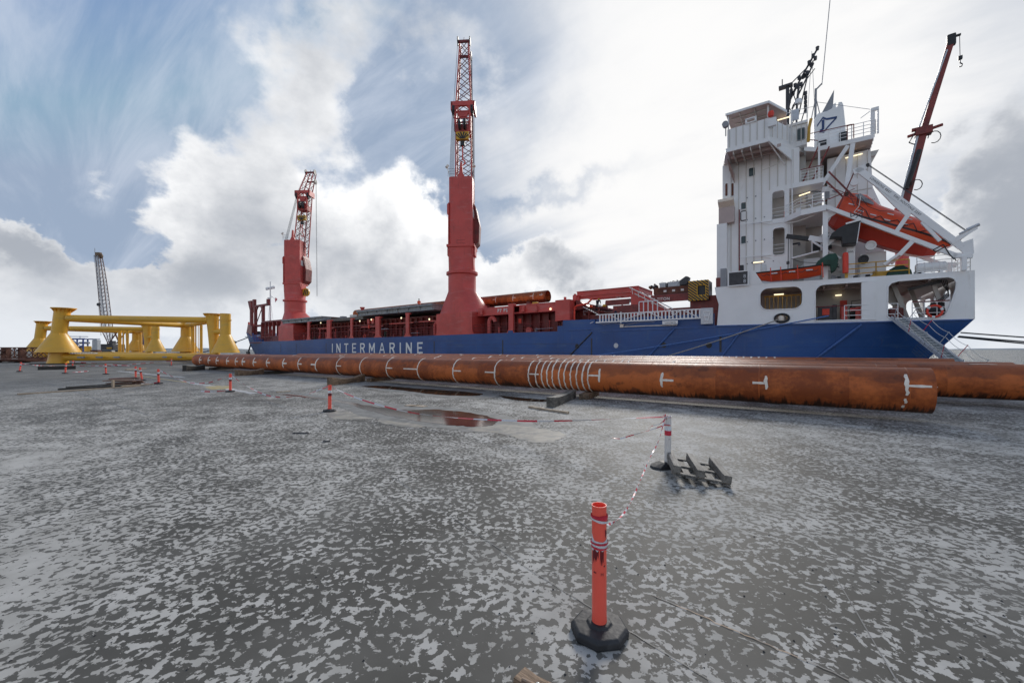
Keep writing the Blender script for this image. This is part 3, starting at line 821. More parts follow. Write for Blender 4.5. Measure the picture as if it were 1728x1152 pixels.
tape('loose end of tape fluttering left from the white post', [(2.27, 7.16, .63), (2.05, 7.3, .52), (1.82, 7.4, .43), (1.62, 7.35, .39), (1.45, 7.4, .43)], .016, .12, 6)
tape('second loose thin tape end dangling from the white post', [(2.27, 7.16, .72), (2.2, 7.2, .64), (2.1, 7.25, .60), (2.05, 7.3, .55)], .010, .10, 6)
tape('tape crumpled on the ground at the foot of a guard post', [(-17.7, 24.3, .1), (-18.2, 24.0, .02), (-18.7, 24.1, .05), (-19.0, 23.8, .02)], .05, .2, 3)
tape('thin tape lying on the ground right of the long dark beam', [G(122, 628, .02), G(135, 627, .02), G(150, 626, .02)], .04, .3, 1, raw=True)
tape('tape stretched along the ground before the big yellow cone', [(-38.2, 37.7, .6), (-40.5, 42, .3), (-43, 47, .1), (-41, 49, .08), (-38, 48, .1), (-40, 44, .6)], .05, .35, 1)
tape('tape run low over the concrete left of the farthest post', [(-35.94, 51.0, .5), (-40, 49, .12), (-43, 48.5, .1)], .05, .35, 1)
tape('short tape lying left of the post by the yellow patch', [(-11.7, 19.8, .05), (-12.3, 19.7, .02), (-12.8, 19.9, .03)], .05, .3, 2)

# ================================================================== PALLET, PLANKS, DEBRIS
o_ = Vector((2.76, 5.023, .012)); ey = Vector((.20, .74, 0)).normalized(); ex = Vector((-.965, .26, .13)); ex = (ex - ey * ex.dot(ey)).normalized(); ez = ex.cross(ey)
if ez.z < 0: ez = -ez
pal = thing('wooden_pallet', 'weathered grey pallet lying upside down against the white post', 'pallet')
def pb(name, x0, x1, y0, y1, z0, z1, mat='woodgrey'):
    m_ = MB().box(min(x0, x1), max(x0, x1), y0, y1, z0, z1)
    mt = Matrix((( ey.x, ex.x, ez.x, o_.x), (ey.y, ex.y, ez.y, o_.y), (ey.z, ex.z, ez.z, o_.z), (0, 0, 0, 1)))
    o = bpy.data.objects.new(name, m_.mesh(name, mat)); COL.objects.link(o); o.matrix_world = mt; o.parent = pal
    bv = o.modifiers.new('bevel', 'BEVEL'); bv.width = .003; bv.segments = 1
    return o
for y0 in (0.0, .31, .60):
    pb('bearer', .00 + random.uniform(-.01, .01), .88, y0, y0 + .095, .042, .135)
for i in range(5):
    y0 = .0 + i * .148; pb('slat', -.01 + random.uniform(-.01, .01), .885, y0, y0 + random.uniform(.085, .10), .0, .018)
for x0 in (.02, .42, .80): pb('cross_slat', x0, x0 + .075, -.005, .705, .020, .040)
timber('long pale plank lying on the concrete at the far left', pt(30, 666), pt(236, 652), .13, .05, 'plank', name='plank', group=None, bev=.004, cat='plank')
timber('second pale plank end butting the long plank below the heap of boards', pt(205, 654), pt(258, 650), .12, .05, 'plank', name='plank', group=None, z=.05, bev=.004, cat='plank')
timber('long blackened plank behind the pale plank', pt(98, 658), pt(222, 651), .18, .07, 'timberdark', name='plank', group=None, bev=.004, cat='plank')
timber('upper black plank stacked on the blackened plank', pt(112, 657), pt(190, 652), .15, .05, 'timberdark', name='plank', group=None, z=.07, bev=.004, cat='plank')
timber('short pale plank on the ground before the grey squared timber', pt(893, 688), pt(959, 698), .09, .06, 'plank', name='plank', group=None, bev=.004, cat='plank')
timber('long dark beam on the ground before the big yellow cone', pt(64, 624), pt(128, 622.5), .3, .30, 'timberdark', group=None, name='beam')
timber('short upright offcut standing by the heap of boards', pt(189, 653), pt(192, 653), .08, .33, 'plank', name='offcut', group=None, cat='offcut')
timber('thin plank on the concrete left of the farthest guard post', pt(212, 624), pt(246, 622), .16, .06, 'plank', name='plank', group=None, cat='plank')
timber('flat board near the tape between the third and fourth posts', pt(466, 662), pt(490, 660.5), .2, .03, 'plank', name='board', group=None, cat='board')
heap = thing('board_heap', 'heap of reddish boards beside the long planks on the left', 'boards', G(208, 650))
for i in range(9):
    z0 = .05 + i * .045; a = random.uniform(-.12, .12); m_ = MB().box(-.62, .62, -.10, .10, 0, .035)
    o = m_.build('board', 'ply' if i % 3 else 'plank', heap, bevel=.003)
    o.location = (random.uniform(-.1, .1) + .1 * (i % 2), -.35 + .16 * (i % 5) , z0 * .8); o.rotation_euler = (random.uniform(-.06, .06), random.uniform(-.04, .04), .2 + a)
heap2 = thing('scrap_boards', 'loose reddish scraps right of the heap of boards', 'boards', G(228, 650))
for i in range(5):
    o = MB().box(-.3, .3, -.07, .07, 0, .04).build('board', 'ply', heap2, bevel=.003); o.location = (random.uniform(-.3, .3), random.uniform(-.2, .2), .002 + .05 * i); o.rotation_euler = (0, random.uniform(-.05, .05), random.uniform(-1, 1))
bs = thing('broken_board', 'thin broken plywood board lying beyond the large puddle', 'board', G(702, 685))
o = MB().box(-.35, .35, -.12, .12, .0, .018).build('ply_sheet', 'plank', bs, bevel=.002); o.rotation_euler = (0, 0, -.4)
o = MB().box(-.22, .1, -.02, .02, .02, .035).build('ply_strip', 'plank', bs); o.rotation_euler = (0, 0, .7)
rag = MB()
for i in range(7): rag.lathe([(.001, 0), (.05, .0), (.035, .02), (.001, .026)], (random.uniform(-.16, .16), random.uniform(-.04, .04), 0), 7, cap=False)
rag = rag.build('rag', 'rubber', smooth=True); rag.location = G(510, 731); tag(rag, 'small black crumpled rag on the grey concrete left of centre', 'rag')
clod = MB().lathe([(.001, 0), (.05, 0), (.04, .02), (.001, .025)], n=8, cap=False).build('clod', 'rubber', smooth=True); clod.location = G(551, 745); clod.scale = (1.6, .7, 1)
tag(clod, 'tiny dark clod on the concrete below the rag', 'clod')
blk = thing('wood_block', 'splintered wood block with an orange strap at the bottom edge', 'wood block', (.165, 2.001, 0), R(-38))
rings = []
for x_ in (-.16, -.08, 0, .06, .095, .10):
    rings.append([(x_, -.06 + random.uniform(-.006, .006), 0), (x_, .055 + random.uniform(-.006, .006), 0), (x_, .05, .045 + random.uniform(-.006, .006)), (x_, -.05, .05 + random.uniform(-.006, .006))])
MB().loft(rings).build('block', 'timber', blk, bevel=.004)
st_ = MB(); st_.path([(-.12, -.03, .055), (-.02, -.02, .058), (.05, -.01, .062), (.085, .015, .06), (.07, .035, .056), (.0, .03, .054)], .008, 6)
st_.build('strap', 'ruststreak', blk, smooth=True)
MB().lathe([(.001, .012), (.009, .009), (.012, 0)], (-.03, -.02, .062), 10, cap=False).build('bolt', 'galv', blk, smooth=True)

# ================================================================== YELLOW PIN-PILE FRAMES
fr = thing('yellow_pile_frame', 'near yellow triangular steel frame on three cone footed legs', 'steel frame', (-53.4, 46.94, 0), 0, 'yellow steel frames on the left of the quay')
def leg(cx, cy, rc, rn, z0=1.38, z1=3.62, ztop=6.5, lean=.45, flange=None, foot=True, rf=None):
    n = 40; rings = []
    def ring(x_, y_, z_, r_): return [(x_ + r_ * math.cos(2 * math.pi * i / n), y_ + r_ * math.sin(2 * math.pi * i / n), z_) for i in range(n)]
    hs = ztop - z1
    m_ = MB().loft([ring(cx, cy, z1, rn), ring(cx + lean * .42, cy, z1 + hs * .42, rn), ring(cx + lean * .42, cy, z1 + hs * .42, rn * 1.012),
                    ring(cx + lean * .44, cy, z1 + hs * .44, rn * 1.012), ring(cx + lean * .44, cy, z1 + hs * .44, rn), ring(cx + lean, cy, ztop, rn * 1.04)])
    m_.build('leg_sleeve', 'yellow', fr, smooth=True)
    c_ = MB().loft([ring(cx - .05, cy, z0, rc), ring(cx - .05, cy, z0 + .05, rc), ring(cx, cy, z1, rn * 1.01), ring(cx, cy, z1, rn * .9), ring(cx - .05, cy, z0 + .02, rc * .97)], True, False)
    c_.build('guide_cone', 'yellow', fr, smooth=True)
    lg = MB()
    for a in (200, 320, 80): lg.box(cx + rn * 1.03 * math.cos(R(a)) - .08, cx + rn * 1.03 * math.cos(R(a)) + .08, cy + rn * 1.06 * math.sin(R(a)) - .05, cy + rn * 1.06 * math.sin(R(a)) + .05, z1 - .35, z1 - .02)
    lg.each('lifting_lug', 'yellow', fr)
    if foot:
        r_ = rf or rn * 1.12
        MB().loft([ring(cx - .15, cy, .10, r_ * 1.12), ring(cx - .15, cy, .16, r_ * 1.12), ring(cx - .1, cy, .5, r_ * 1.03), ring(cx, cy, z0 + .2, r_ * .97)]).build('foot', 'yellow', fr, smooth=True)
        ft = MB()
        for j in range(3): ft.box(cx - 2.0, cx + 1.9, cy - 1.3 + j * 1.1, cy - .9 + j * 1.1, 0, .10)
        ft.each('support_timber', 'timberdark', fr)
    if flange:
        MB().loft([ring(cx + lean + flange[1], cy, ztop, flange[0]), ring(cx + lean + flange[1], cy, ztop + .09, flange[0])]).build('flange', 'yellow', fr, smooth=True)
        g = MB()
        for a in range(0, 360, 30):
            ca, sa = math.cos(R(a)), math.sin(R(a)); g.prism([(cx + lean + ca * rn, cy + sa * rn, ztop - .02), (cx + lean + flange[1] + ca * flange[0] * .96, cy + sa * flange[0] * .96, ztop - .02), (cx + lean + ca * rn, cy + sa * rn, ztop - .45)], (-sa * .04, ca * .04, 0))
        g.each('gusset', 'yellow', fr)
leg(0, 0, 1.87, .68, flange=(1.08, .12), rf=.82)
leg(3.5, 14.0, 1.70, .65, ztop=5.9, lean=.05)
# right leg with its side pipe and cone
n = 36
def ring_(x_, y_, z_, r_, n=36): return [(x_ + r_ * math.cos(2 * math.pi * i / n), y_ + r_ * math.sin(2 * math.pi * i / n), z_) for i in range(n)]
RX, RY = 15.75, 3.3
MB().loft([ring_(RX + .25, RY, .1, .52), ring_(RX, RY, 3.4, .56), ring_(RX, RY, 3.4, .58), ring_(RX, RY, 3.45, .58), ring_(RX, RY, 3.45, .56), ring_(RX - .12, RY, 5.4, .64), ring_(RX - .12, RY, 5.4, .68), ring_(RX - .12, RY, 5.47, .68), ring_(RX - .12, RY, 5.47, .64), ring_(RX - .2, RY, 6.15, .72)]).build('leg_sleeve', 'yellow', fr, smooth=True)
MB().loft([ring_(RX - .2, RY, 6.15, .92), ring_(RX - .2, RY, 6.22, .92)]).build('flange', 'yellow', fr, smooth=True)
g = MB()
for a in range(0, 360, 30):
    ca, sa = math.cos(R(a)), math.sin(R(a)); g.prism([(RX - .2 + ca * .71, RY + sa * .71, 6.14), (RX - .2 + ca * .9, RY + sa * .9, 6.14), (RX - .2 + ca * .69, RY + sa * .69, 5.8)], (-sa * .04, ca * .04, 0))
g.each('gusset', 'yellow', fr)
SX, SY = 17.75, 2.6
MB().loft([ring_(SX, SY, 3.55, .56), ring_(SX, SY, 5.3, .56), ring_(SX, SY, 5.3, .64), ring_(SX, SY, 5.42, .64), ring_(SX, SY, 5.42, .56), ring_(SX, SY, 6.16, .56)]).build('side_pipe', 'yellow', fr, smooth=True)
MB().loft([ring_(SX + .05, SY, 1.30, 1.46), ring_(SX + .05, SY, 1.36, 1.46), ring_(SX, SY, 3.56, .56), ring_(SX, SY, 3.5, .5), ring_(SX + .05, SY, 1.32, 1.40)], True, False).build('guide_cone', 'yellow', fr, smooth=True)
MB().tube((RX, RY, 3.95), (SX, SY, 3.95), .36, 20).build('link_tube', 'yellow', fr, smooth=True)
lad = MB(); lad.path([(RX + .7, RY - .5, 4.3), (RX + .8, RY - .5, 5.6), (RX + 1.0, RY - .5, 5.9), (SX - .55, SY - .3, 5.9)], .03)
lad.path([(RX + 1.0, RY - .5, 4.3), (RX + 1.05, RY - .5, 5.5)], .03)
for i in range(5): lad.tube((RX + .7, RY - .5, 4.4 + .28 * i), (RX + 1.02, RY - .5, 4.4 + .28 * i), .018, 5)
lad.build('ladder', 'yrail', fr)
# braces
for (a, b, r_, nm) in (((1.0, 0, 5.42), (RX, RY, 5.42), .37, 'top_tube'), ((.9, .3, 5.36), (3.6, 14, 5.36), .36, 'top_tube'), ((3.5, 14, 5.4), (RX, RY, 5.4), .36, 'top_tube'),
                       ((0, 0, .80), (RX + .6, RY, .80), .44, 'bottom_tube'), ((0, 0, .8), (3.5, 14, .8), .40, 'bottom_tube'), ((3.5, 14, .8), (RX, RY, .8), .40, 'bottom_tube')):
    MB().tube(a, b, r_, 28).build(nm, 'yellow', fr, smooth=True)
    for t in (.18, .36, .54, .72, .88):
        A_, B_ = Vector(a), Vector(b); c0 = A_.lerp(B_, t); d0 = (B_ - A_).normalized(); MB().tube(c0 - d0 * .02, c0 + d0 * .02, r_ + .008, 28).build('weld_ring', 'yellow', fr, smooth=True)
for t in (.165, .30, .43, .80, .92):
    x_ = t * RX * .82 + .2; y_ = x_ / RX * RY
    an = MB().box(x_ - .65, x_ + .65, y_ - .50, y_ - .40, .70, .88); an.build('anode_bar', 'grey', fr)
    an = MB().box(x_ + .75, x_ + 1.1, y_ - .46, y_ - .40, .74, .86); an.build('bracket', 'hook', fr)
stp = MB()
for i in range(9): stp.box(1.7 + i * .32, 1.9 + i * .32, -.35, .1, 1.22, 1.34)
stp.each('bolt_row', 'alu', fr)
for (x_, y_, r_) in ((7.7, 12.5, .22), (8.3, 12.3, .08), (9.35, 12.0, .18)):
    MB().tube((x_ - 1.95, y_, .8), (x_ - 1.95, y_, 5.3), r_, 14).build('riser_tube', 'yellow', fr, smooth=True)
lad = MB(); lx, ly = 6.75, 12.1
lad.tube((lx - .18, ly, .9), (lx - .18, ly, 5.3), .03, 5).tube((lx + .18, ly, .9), (lx + .18, ly, 5.3), .03, 5)
for i in range(15): lad.tube((lx - .18, ly, 1 + .29 * i), (lx + .18, ly, 1 + .29 * i), .018, 4)
lad.build('ladder', 'yrail', fr)
f2 = dup(fr, (-82.0, 69.17, 0), 0, 'farther yellow triangular frame standing behind the near one')
v3 = MB()
for (px, r_) in ((202, .26), (208, .13), (215, .22)):
    x_ = (px - 864) / 816 * 92; v3.tube((x_ + 82, 6.6, .8), (x_ + 82, 6.6, 5.3), r_, 12)
v3.each('riser_tube', 'yellow', f2, smooth=True)

# ================================================================== LEFT BACKGROUND
def lattice(mb, rings, r=.1, rb=.05, n=6):
    """rings: list of 4-corner squares; chords plus crossed bracing on each side"""
    for a, b in zip(rings, rings[1:]):
        for i in range(4):
            j = (i + 1) % 4
            mb.c = 0; mb.tube(a[i], b[i], r, n, caps=False)
            mb.c = 1; mb.tube(a[i], b[j], rb, 4, caps=False).tube(a[j], b[i], rb, 4, caps=False)
            mb.tube(b[i], b[j], rb, 4, caps=False)
def sq(c_, w, d): return [Vector((c_[0] - w / 2, c_[1] - d / 2, c_[2])), Vector((c_[0] + w / 2, c_[1] - d / 2, c_[2])), Vector((c_[0] + w / 2, c_[1] + d / 2, c_[2])), Vector((c_[0] - w / 2, c_[1] + d / 2, c_[2]))]
cr = thing('crawler_crane', 'tall crawler crane with white and red lattice boom behind the yellow frames', 'crane', (-147.5, 146.6, 0))
m_ = MB(); pts = [(-.6, 0, 3.6, .7), (-1.5, .2, 8.2, 2.7), (-2.4, .5, 13, 2.6), (-3.9, 1.2, 20, 2.5), (-5.5, 2, 27, 2.3), (-6.9, 2.7, 33, 1.9), (-7.8, 3.0, 37.2, 1.6)]
rs = []
for (a, b) in zip(pts, pts[1:]):
    k_ = max(1, int((b[2] - a[2]) / 1.4))
    for j in range(k_): t = j / k_; rs.append(sq([a[q] + (b[q] - a[q]) * t for q in range(3)], a[3] + (b[3] - a[3]) * t, (a[3] + (b[3] - a[3]) * t) * .5))
rs.append(sq(pts[-1][:3], pts[-1][3], pts[-1][3] * .5))
lattice(m_, rs, .13, .06); m_.build('boom', ['rustbeam', 'alu'], cr)
m_ = MB()
for i in range(7):
    x_ = -1.0 + .24 * i; m_.tube((x_ - 1.2, -.7, 8), (-8.0 + (x_ + .1) * .6, 1.9, 36.8), .04, 4, caps=False)
m_.build('hoist_cables', 'grey', cr)
m_ = MB(); m_.box(-8.7, -6.9, 2.5, 3.4, 36.8, 38.0); m_.box(-9.0, -8.5, 2.7, 3.1, 36.2, 37); m_.tube((-8.8, 2.6, 37.8), (-8.8, 2.6, 39.6), .06, 5); m_.lathe([(.1, -.2), (.9, -.2), (.9, .2), (.1, .2)], (-6.9, 2.8, 36.6), 14, 'y')
m_.build('boom_head', ['timber'], cr)
m_ = MB(); m_.lathe([(.05, -.2), (.6, -.2), (.6, .2), (.05, .2)], (-4.9, .2, 18.2), 12, 'y'); m_.tube((-4.9, .2, 18.2), (-10, 6, 7), .06, 5); m_.build('stay_pulley', 'dark', cr)
m_ = MB(); m_.box(-2.4, 2.8, -2.2, 2.4, 1.4, 3.2); m_.box(-2.2, 2.6, -2.3, 2.5, 3.2, 3.6); m_.box(1.2, 2.4, -2.0, -.6, 3.6, 4.8); m_.box(-2.3, -.9, .6, 2.2, 3.6, 4.6); m_.build('machine_house', 'dark', cr, bevel=.08)
MB().box(.6, 2.4, -2.32, -2.2, 1.9, 2.4).build('warning_panel', 'hook', cr)
for s_ in (-1, 1):
    t = MB(); t.loft([[(-3.2, s_ * 2.2 - .6, .6), (-2.8, s_ * 2.2 - .6, 1.3), (2.8, s_ * 2.2 - .6, 1.3), (3.2, s_ * 2.2 - .6, .6), (2.8, s_ * 2.2 - .6, .02), (-2.8, s_ * 2.2 - .6, .02)], [(-3.2, s_ * 2.2 + .6, .6), (-2.8, s_ * 2.2 + .6, 1.3), (2.8, s_ * 2.2 + .6, 1.3), (3.2, s_ * 2.2 + .6, .6), (2.8, s_ * 2.2 + .6, .02), (-2.8, s_ * 2.2 + .6, .02)]])
    t.build('track', 'black', cr)
m_ = MB()
for (a, b) in (((-2, 1, 3.8), (.6, 2.5, 9.5)), ((1.6, 1, 3.8), (.6, 2.5, 9.5)), ((2.8, 3, 3.8), (2.6, 3, 9.8)), ((.9, 1, 3.8), (3.6, 3, 9.8)), ((2.2, 1, 3.6), (.2, 1, 8))): m_.beam(a, b, .35, .35)
m_.each('gantry', 'rustbeam', cr)

bp = thing('blue_steel_platform', 'low blue steel platform full of pipework left of the crawler crane', 'steel structure', (-122, 111.2, 0))
m_ = MB()
for x_ in (-4.6, -1.6, 1.4, 4.4):
    for y_ in (-2, 2): m_.beam((x_, y_, .8), (x_, y_, 4.6), .25)
for z_ in (1.0, 4.6):
    for y_ in (-2, 2): m_.beam((-5.6, y_, z_), (4.8, y_, z_), .28)
for x_ in (-4.6, -1.6, 1.4): m_.beam((x_, -2, 1), (x_ + 3, -2, 2.9), .2); m_.beam((x_, -2, 4.4), (x_ + 3, -2, 2.0), .14)
m_.build('frame', 'bluesteel', bp)
m_ = MB()
for x_ in (-5, -3.4, .2, 3): m_.tube((x_, -1.5, 4.6), (x_, -1.5, 5.4), .06, 5)
m_.tube((-5.8, -1.5, 5.3), (5.2, -1.5, 5.2), .08, 5); m_.build('hand_rail', 'bluesteel', bp)
for (x_, z_, r_, l_) in ((-3.6, 3.6, .35, 2.4), (-1, 3.3, .5, 3), (2.6, 3.5, .3, 2.6)): MB().tube((x_ - l_ / 2, 0, z_), (x_ + l_ / 2, 0, z_), r_, 12).build('pipework', 'grey', bp, smooth=True)
MB().box(1.6, 3.6, -1.6, 1, 1.1, 2.6).build('machine_box', 'hook', bp, bevel=.05)
MB().box(-4, 4, -1, 1, .05, .9).each('skid', 'dark', bp)
m_ = MB().box(-.8, .6, -.5, .5, 1.5, 4.3); m_.box(-.6, .4, -.4, .4, 4.3, 4.55); o = m_.build('cabinet', 'galv', None, bevel=.04); o.location = (-115.0, 110.3, 0); tag(o, 'tall pale grey cabinet between the blue platform and the crawler crane', 'cabinet')
o = MB().box(-1.0, 1.0, -.6, .6, 0, 1.5).build('skip', 'rustbeam', None, bevel=.05); o.location = (-114.9, 110.0, 0); tag(o, 'rust brown steel box carrying the tall grey cabinet', 'steel box')
m_ = MB()
for i in range(4): m_.box(-1.2 + .05 * i, 1.2, -.5, .5, .02 + .27 * i, .22 + .27 * i)
o = m_.build('panel_stack', 'alu'); o.location = (-111, 103.8, 0); tag(o, 'white stack of flat panels before the blue platform', 'stack')
m_ = MB(); m_.path([(0, 0, 0), (0, 0, 4.2), (.5, 0, 4.9), (.5, 0, 2.8), (1.4, 0, 2.7)], .28, 8); m_.tube((0, 0, 0), (0, 0, 7.8), .22, 8)
o = m_.build('blue_standpipe', 'bluesteel', smooth=True); o.location = (-131, 141.6, 0); tag(o, 'bent blue standpipe rising behind the farther yellow frame', 'pipe')
wc = thing('work_boat', 'small dark work boat moored far behind between the yellow legs', 'boat', (-146, 165, -2.4))
MB().loft([[(-6, -1.5, 0), (6, -1.5, 0), (7, 0, 0), (6, 1.5, 0), (-6, 1.5, 0)], [(-6.4, -1.9, 2.2), (6.6, -1.9, 2.2), (8.2, 0, 2.4), (6.6, 1.9, 2.2), (-6.4, 1.9, 2.2)]]).build('hull', 'dark', wc, bevel=.05)
MB().box(-3.5, -.6, -1.2, 1.2, 2.2, 4.6).build('wheelhouse', 'grey', wc, bevel=.05)
MB().tube((-2, 0, 4.6), (-2, 0, 6.2), .06, 5).tube((-5, -1.6, 2.2), (-5, -1.6, 3.4), .1, 6).tube((4, -1.6, 2.2), (4, -1.6, 3.2), .12, 6).build('mast', 'dark', wc)

tr = thing('steel_trestle', 'rusty brown lattice girder lying at the far left edge of the quay', 'girder', (-70.5, 56, 0))
m_ = MB()
for y_ in (-1, 1):
    m_.beam((-14, y_, 1.95), (6.2, y_, 1.95), .14); m_.beam((-14, y_, .55), (6.2, y_, .55), .14)
    for i in range(12):
        x_ = -14 + i * 1.66; m_.beam((x_, y_, .55), (x_ + 1.66, y_, 1.95), .07); m_.beam((x_ + 1.66, y_, .55), (x_, y_, 1.95), .07); m_.beam((x_, y_, .5), (x_, y_, 1.95), .09)
for i in range(8): m_.beam((-13.5 + i * 2.7, -1, 1.95), (-13.5 + i * 2.7, 1, 1.95), .1)
m_.build('lattice', 'rustbeam', tr)
MB().box(-.2, .5, -.9, -.3, .1, 2.0).box(2.1, 2.6, -.9, -.3, .1, 2.0).each('upright', 'rustbeam', tr)
MB().box(-5, -4, -1.4, 1.4, 0, .5).box(3, 3.6, -1.4, 1.4, 0, .5).each('support_block', 'rustbeam', tr)
pl = thing('plate_stack', 'low stack of rusty steel plates under the brown lattice girder', 'steel plates', (-66.5, 52.3, 0))
for i in range(4):
    o = MB().box(-3.5, 3.4, -.8, .8, .0, .05).build('plate', 'rustbeam', pl); o.location = (random.uniform(-.4, .4), random.uniform(-.2, .2), .16 + .08 * i)
MB().box(-2.4, -1.6, -.9, .9, 0, .16).box(1.5, 2.2, -.9, .9, 0, .16).each('packing', 'timberdark', pl)

# ================================================================== THE SHIP
ship = thing('cargo_ship', 'blue and white heavy lift cargo ship with two red deck cranes moored along the quay', 'ship', tuple(SN * SHIP_P + SD * SHIP_U), -SA)
ship.scale = (KU, KQ, 1)
def qside(u, z):
    """offset of the port side inboard of the beam plane"""
    q = 0.0
    zt = max(-1.0, min(1.0, (z - 3.7) / 6.0))
    u0 = -110 - 6 * zt * 1.0; u1 = -143.5 - 3.5 * zt * (1 if zt > 0 else 2.6)
    if u < u0:
        t = min(1, (u0 - u) / (u0 - u1)); q = 10.5 * (1 - math.sqrt(max(0, 1 - t * t)))
    if u > -15.3: q += 1.5 * (u + 15.3) / 16.6
    if z < 3.6 and u > -14: q += ((u + 14) / 15.3) ** 2 * (3.6 - z) * .55
    return min(q, 10.5)
prof = [(-146, 6.3), (-143, 6.3), (-138.5, 6.25), (-135, 5.9), (-131, 5.35), (-127.2, 4.85), (-126.9, 4.75), (-125.2, 3.72), (-124.9, 3.6), (-112.2, 3.52), (-100.9, 3.52), (-94.3, 3.6), (-86, 3.72), (-76.4, 3.68), (-61.8, 3.66),
        (-54.3, 3.72), (-46.96, 3.75), (-39.8, 3.76), (-32.83, 3.76), (-32.81, 4.36), (-32.09, 4.36), (-32.07, 4.98), (-27.89, 4.93), (-27.87, 4.40), (-24.4, 4.38), (-24.38, 3.90), (-15.3, 3.88), (-14, 3.88), (-10, 3.86), (-6, 3.84), (-3, 3.82), (1.3, 3.80)]
levels = [-4, -2.6, -1, .6, 1.8, 2.8, 3.3]
def ztr(u, z): return u if u < -2 else u
us = []
for (u, z) in prof: us.append((u, z))
extra = [-141, -133, -129, -121, -118, -115, -107, -70, -50, -43, -36, -20, -12, -8, -4, -1]
def ptop(u):
    for (a, b) in zip(prof, prof[1:]):
        if a[0] <= u <= b[0]: return a[1] + (b[1] - a[1]) * (u - a[0]) / (b[0] - a[0])
for e in extra: us.append((e, ptop(e)))
us.sort()
def rake(u, z):                                         # counter stern: the transom runs forward as it goes down
    f = max(0, (u + 6) / 7.3); return u - f * max(0, 3.8 - z) * .78
def stem(u, z):
    f = max(0, (-134 - u) / 12); return u + f * max(0, 6.2 - z) * 1.15
m_ = MB()
def hring(u, zt, side):
    out = []
    for z in levels + [zt]:
        z = min(z, zt); q = qside(u, z); uu = stem(rake(u, z), z) + (.187 * 1.5 * (u + 15.3) / 16.6 if u > -15.3 else 0); qq = q if side == 0 else 21 - q
        out.append((uu, qq, z))
    return out
port = [hring(u, z, 0) for u, z in us]; stb = [hring(u, z, 1) for u, z in us]
rings = [p + list(reversed(s_)) for p, s_ in zip(port, stb)]
m_.loft(rings, closed=False, cap=False)
m_.f.append(tuple(range(len(m_.v) - len(rings[0]), len(m_.v)))); m_.m.append(0)
hull = m_.build('hull', 'blue', ship, smooth=True)
# bulwark cap rail, faded rubbing strakes and knuckle line
m_ = MB()
def on_hull(u, z, o=.03): return (u, qside(u, z) - o, z)
for (a, b, z) in ((-27.2, -19.5, 3.66), (-31.2, -28.4, 3.86), (-24.2, -15.4, 3.72)):
    m_.beam(on_hull(a, z), on_hull(b, z), .07, .09)
m_.beam((-15.3, -.06, 3.80), (1.3, 1.44, 3.76), .12, .10)
m_.each('rubbing_strake', 'bluebar', ship, bevel=.01)
for i, (a, b, mat) in enumerate((((-28.2, 3.55), (-31.3, .9), 'dark'), ((-19.1, 3.70), (-22.2, .6), 'bluebar'), ((-13.15, 3.45), (-15.2, .6), 'bluebar'), ((-4.85, 3.62), (-8.35, .55), 'bluebar'))):
    A_, B_ = on_hull(a[0], a[1], .05), on_hull(b[0], b[1], .05 if i < 3 else .0)
    MB().tube(A_, B_, .10 if i != 0 else .07, 10).build('diagonal_fender_bar', mat, ship, smooth=True)
for u, z, kk in ((-30.15, 2.06, 'black'), (-25.35, 2.12, 'alu'), (-20.2, 2.14, 'dark'), (-15.95, 2.1, 'black')):
    MB().lathe([(.0, -.02), (.26, -.02), (.26, .05)], (u, .0, z), 20, 'y', cap=False).build('hull_port', kk, ship)
m_ = MB()
for u, l_ in ((-107, 1.9), (-99.5, 2.0), (-86.8, 1.9), (-54.8, 1.7), (-41.3, 2.1), (-14.95, 1.4), (-28.3, 1.9)): m_.box(u - .09, u + .09, -.012, .02, 2.9 - l_, 2.9)
m_.each('scupper_stain', 'dark', ship)
m_ = MB()
for z in (2.35, 1.35): m_.box(-52, -30, -.008, .02, z - .012, z + .012)
m_.box(-58, -45, -.008, .02, 2.88, 2.905)
m_.each('plate_weld', 'dark', ship)
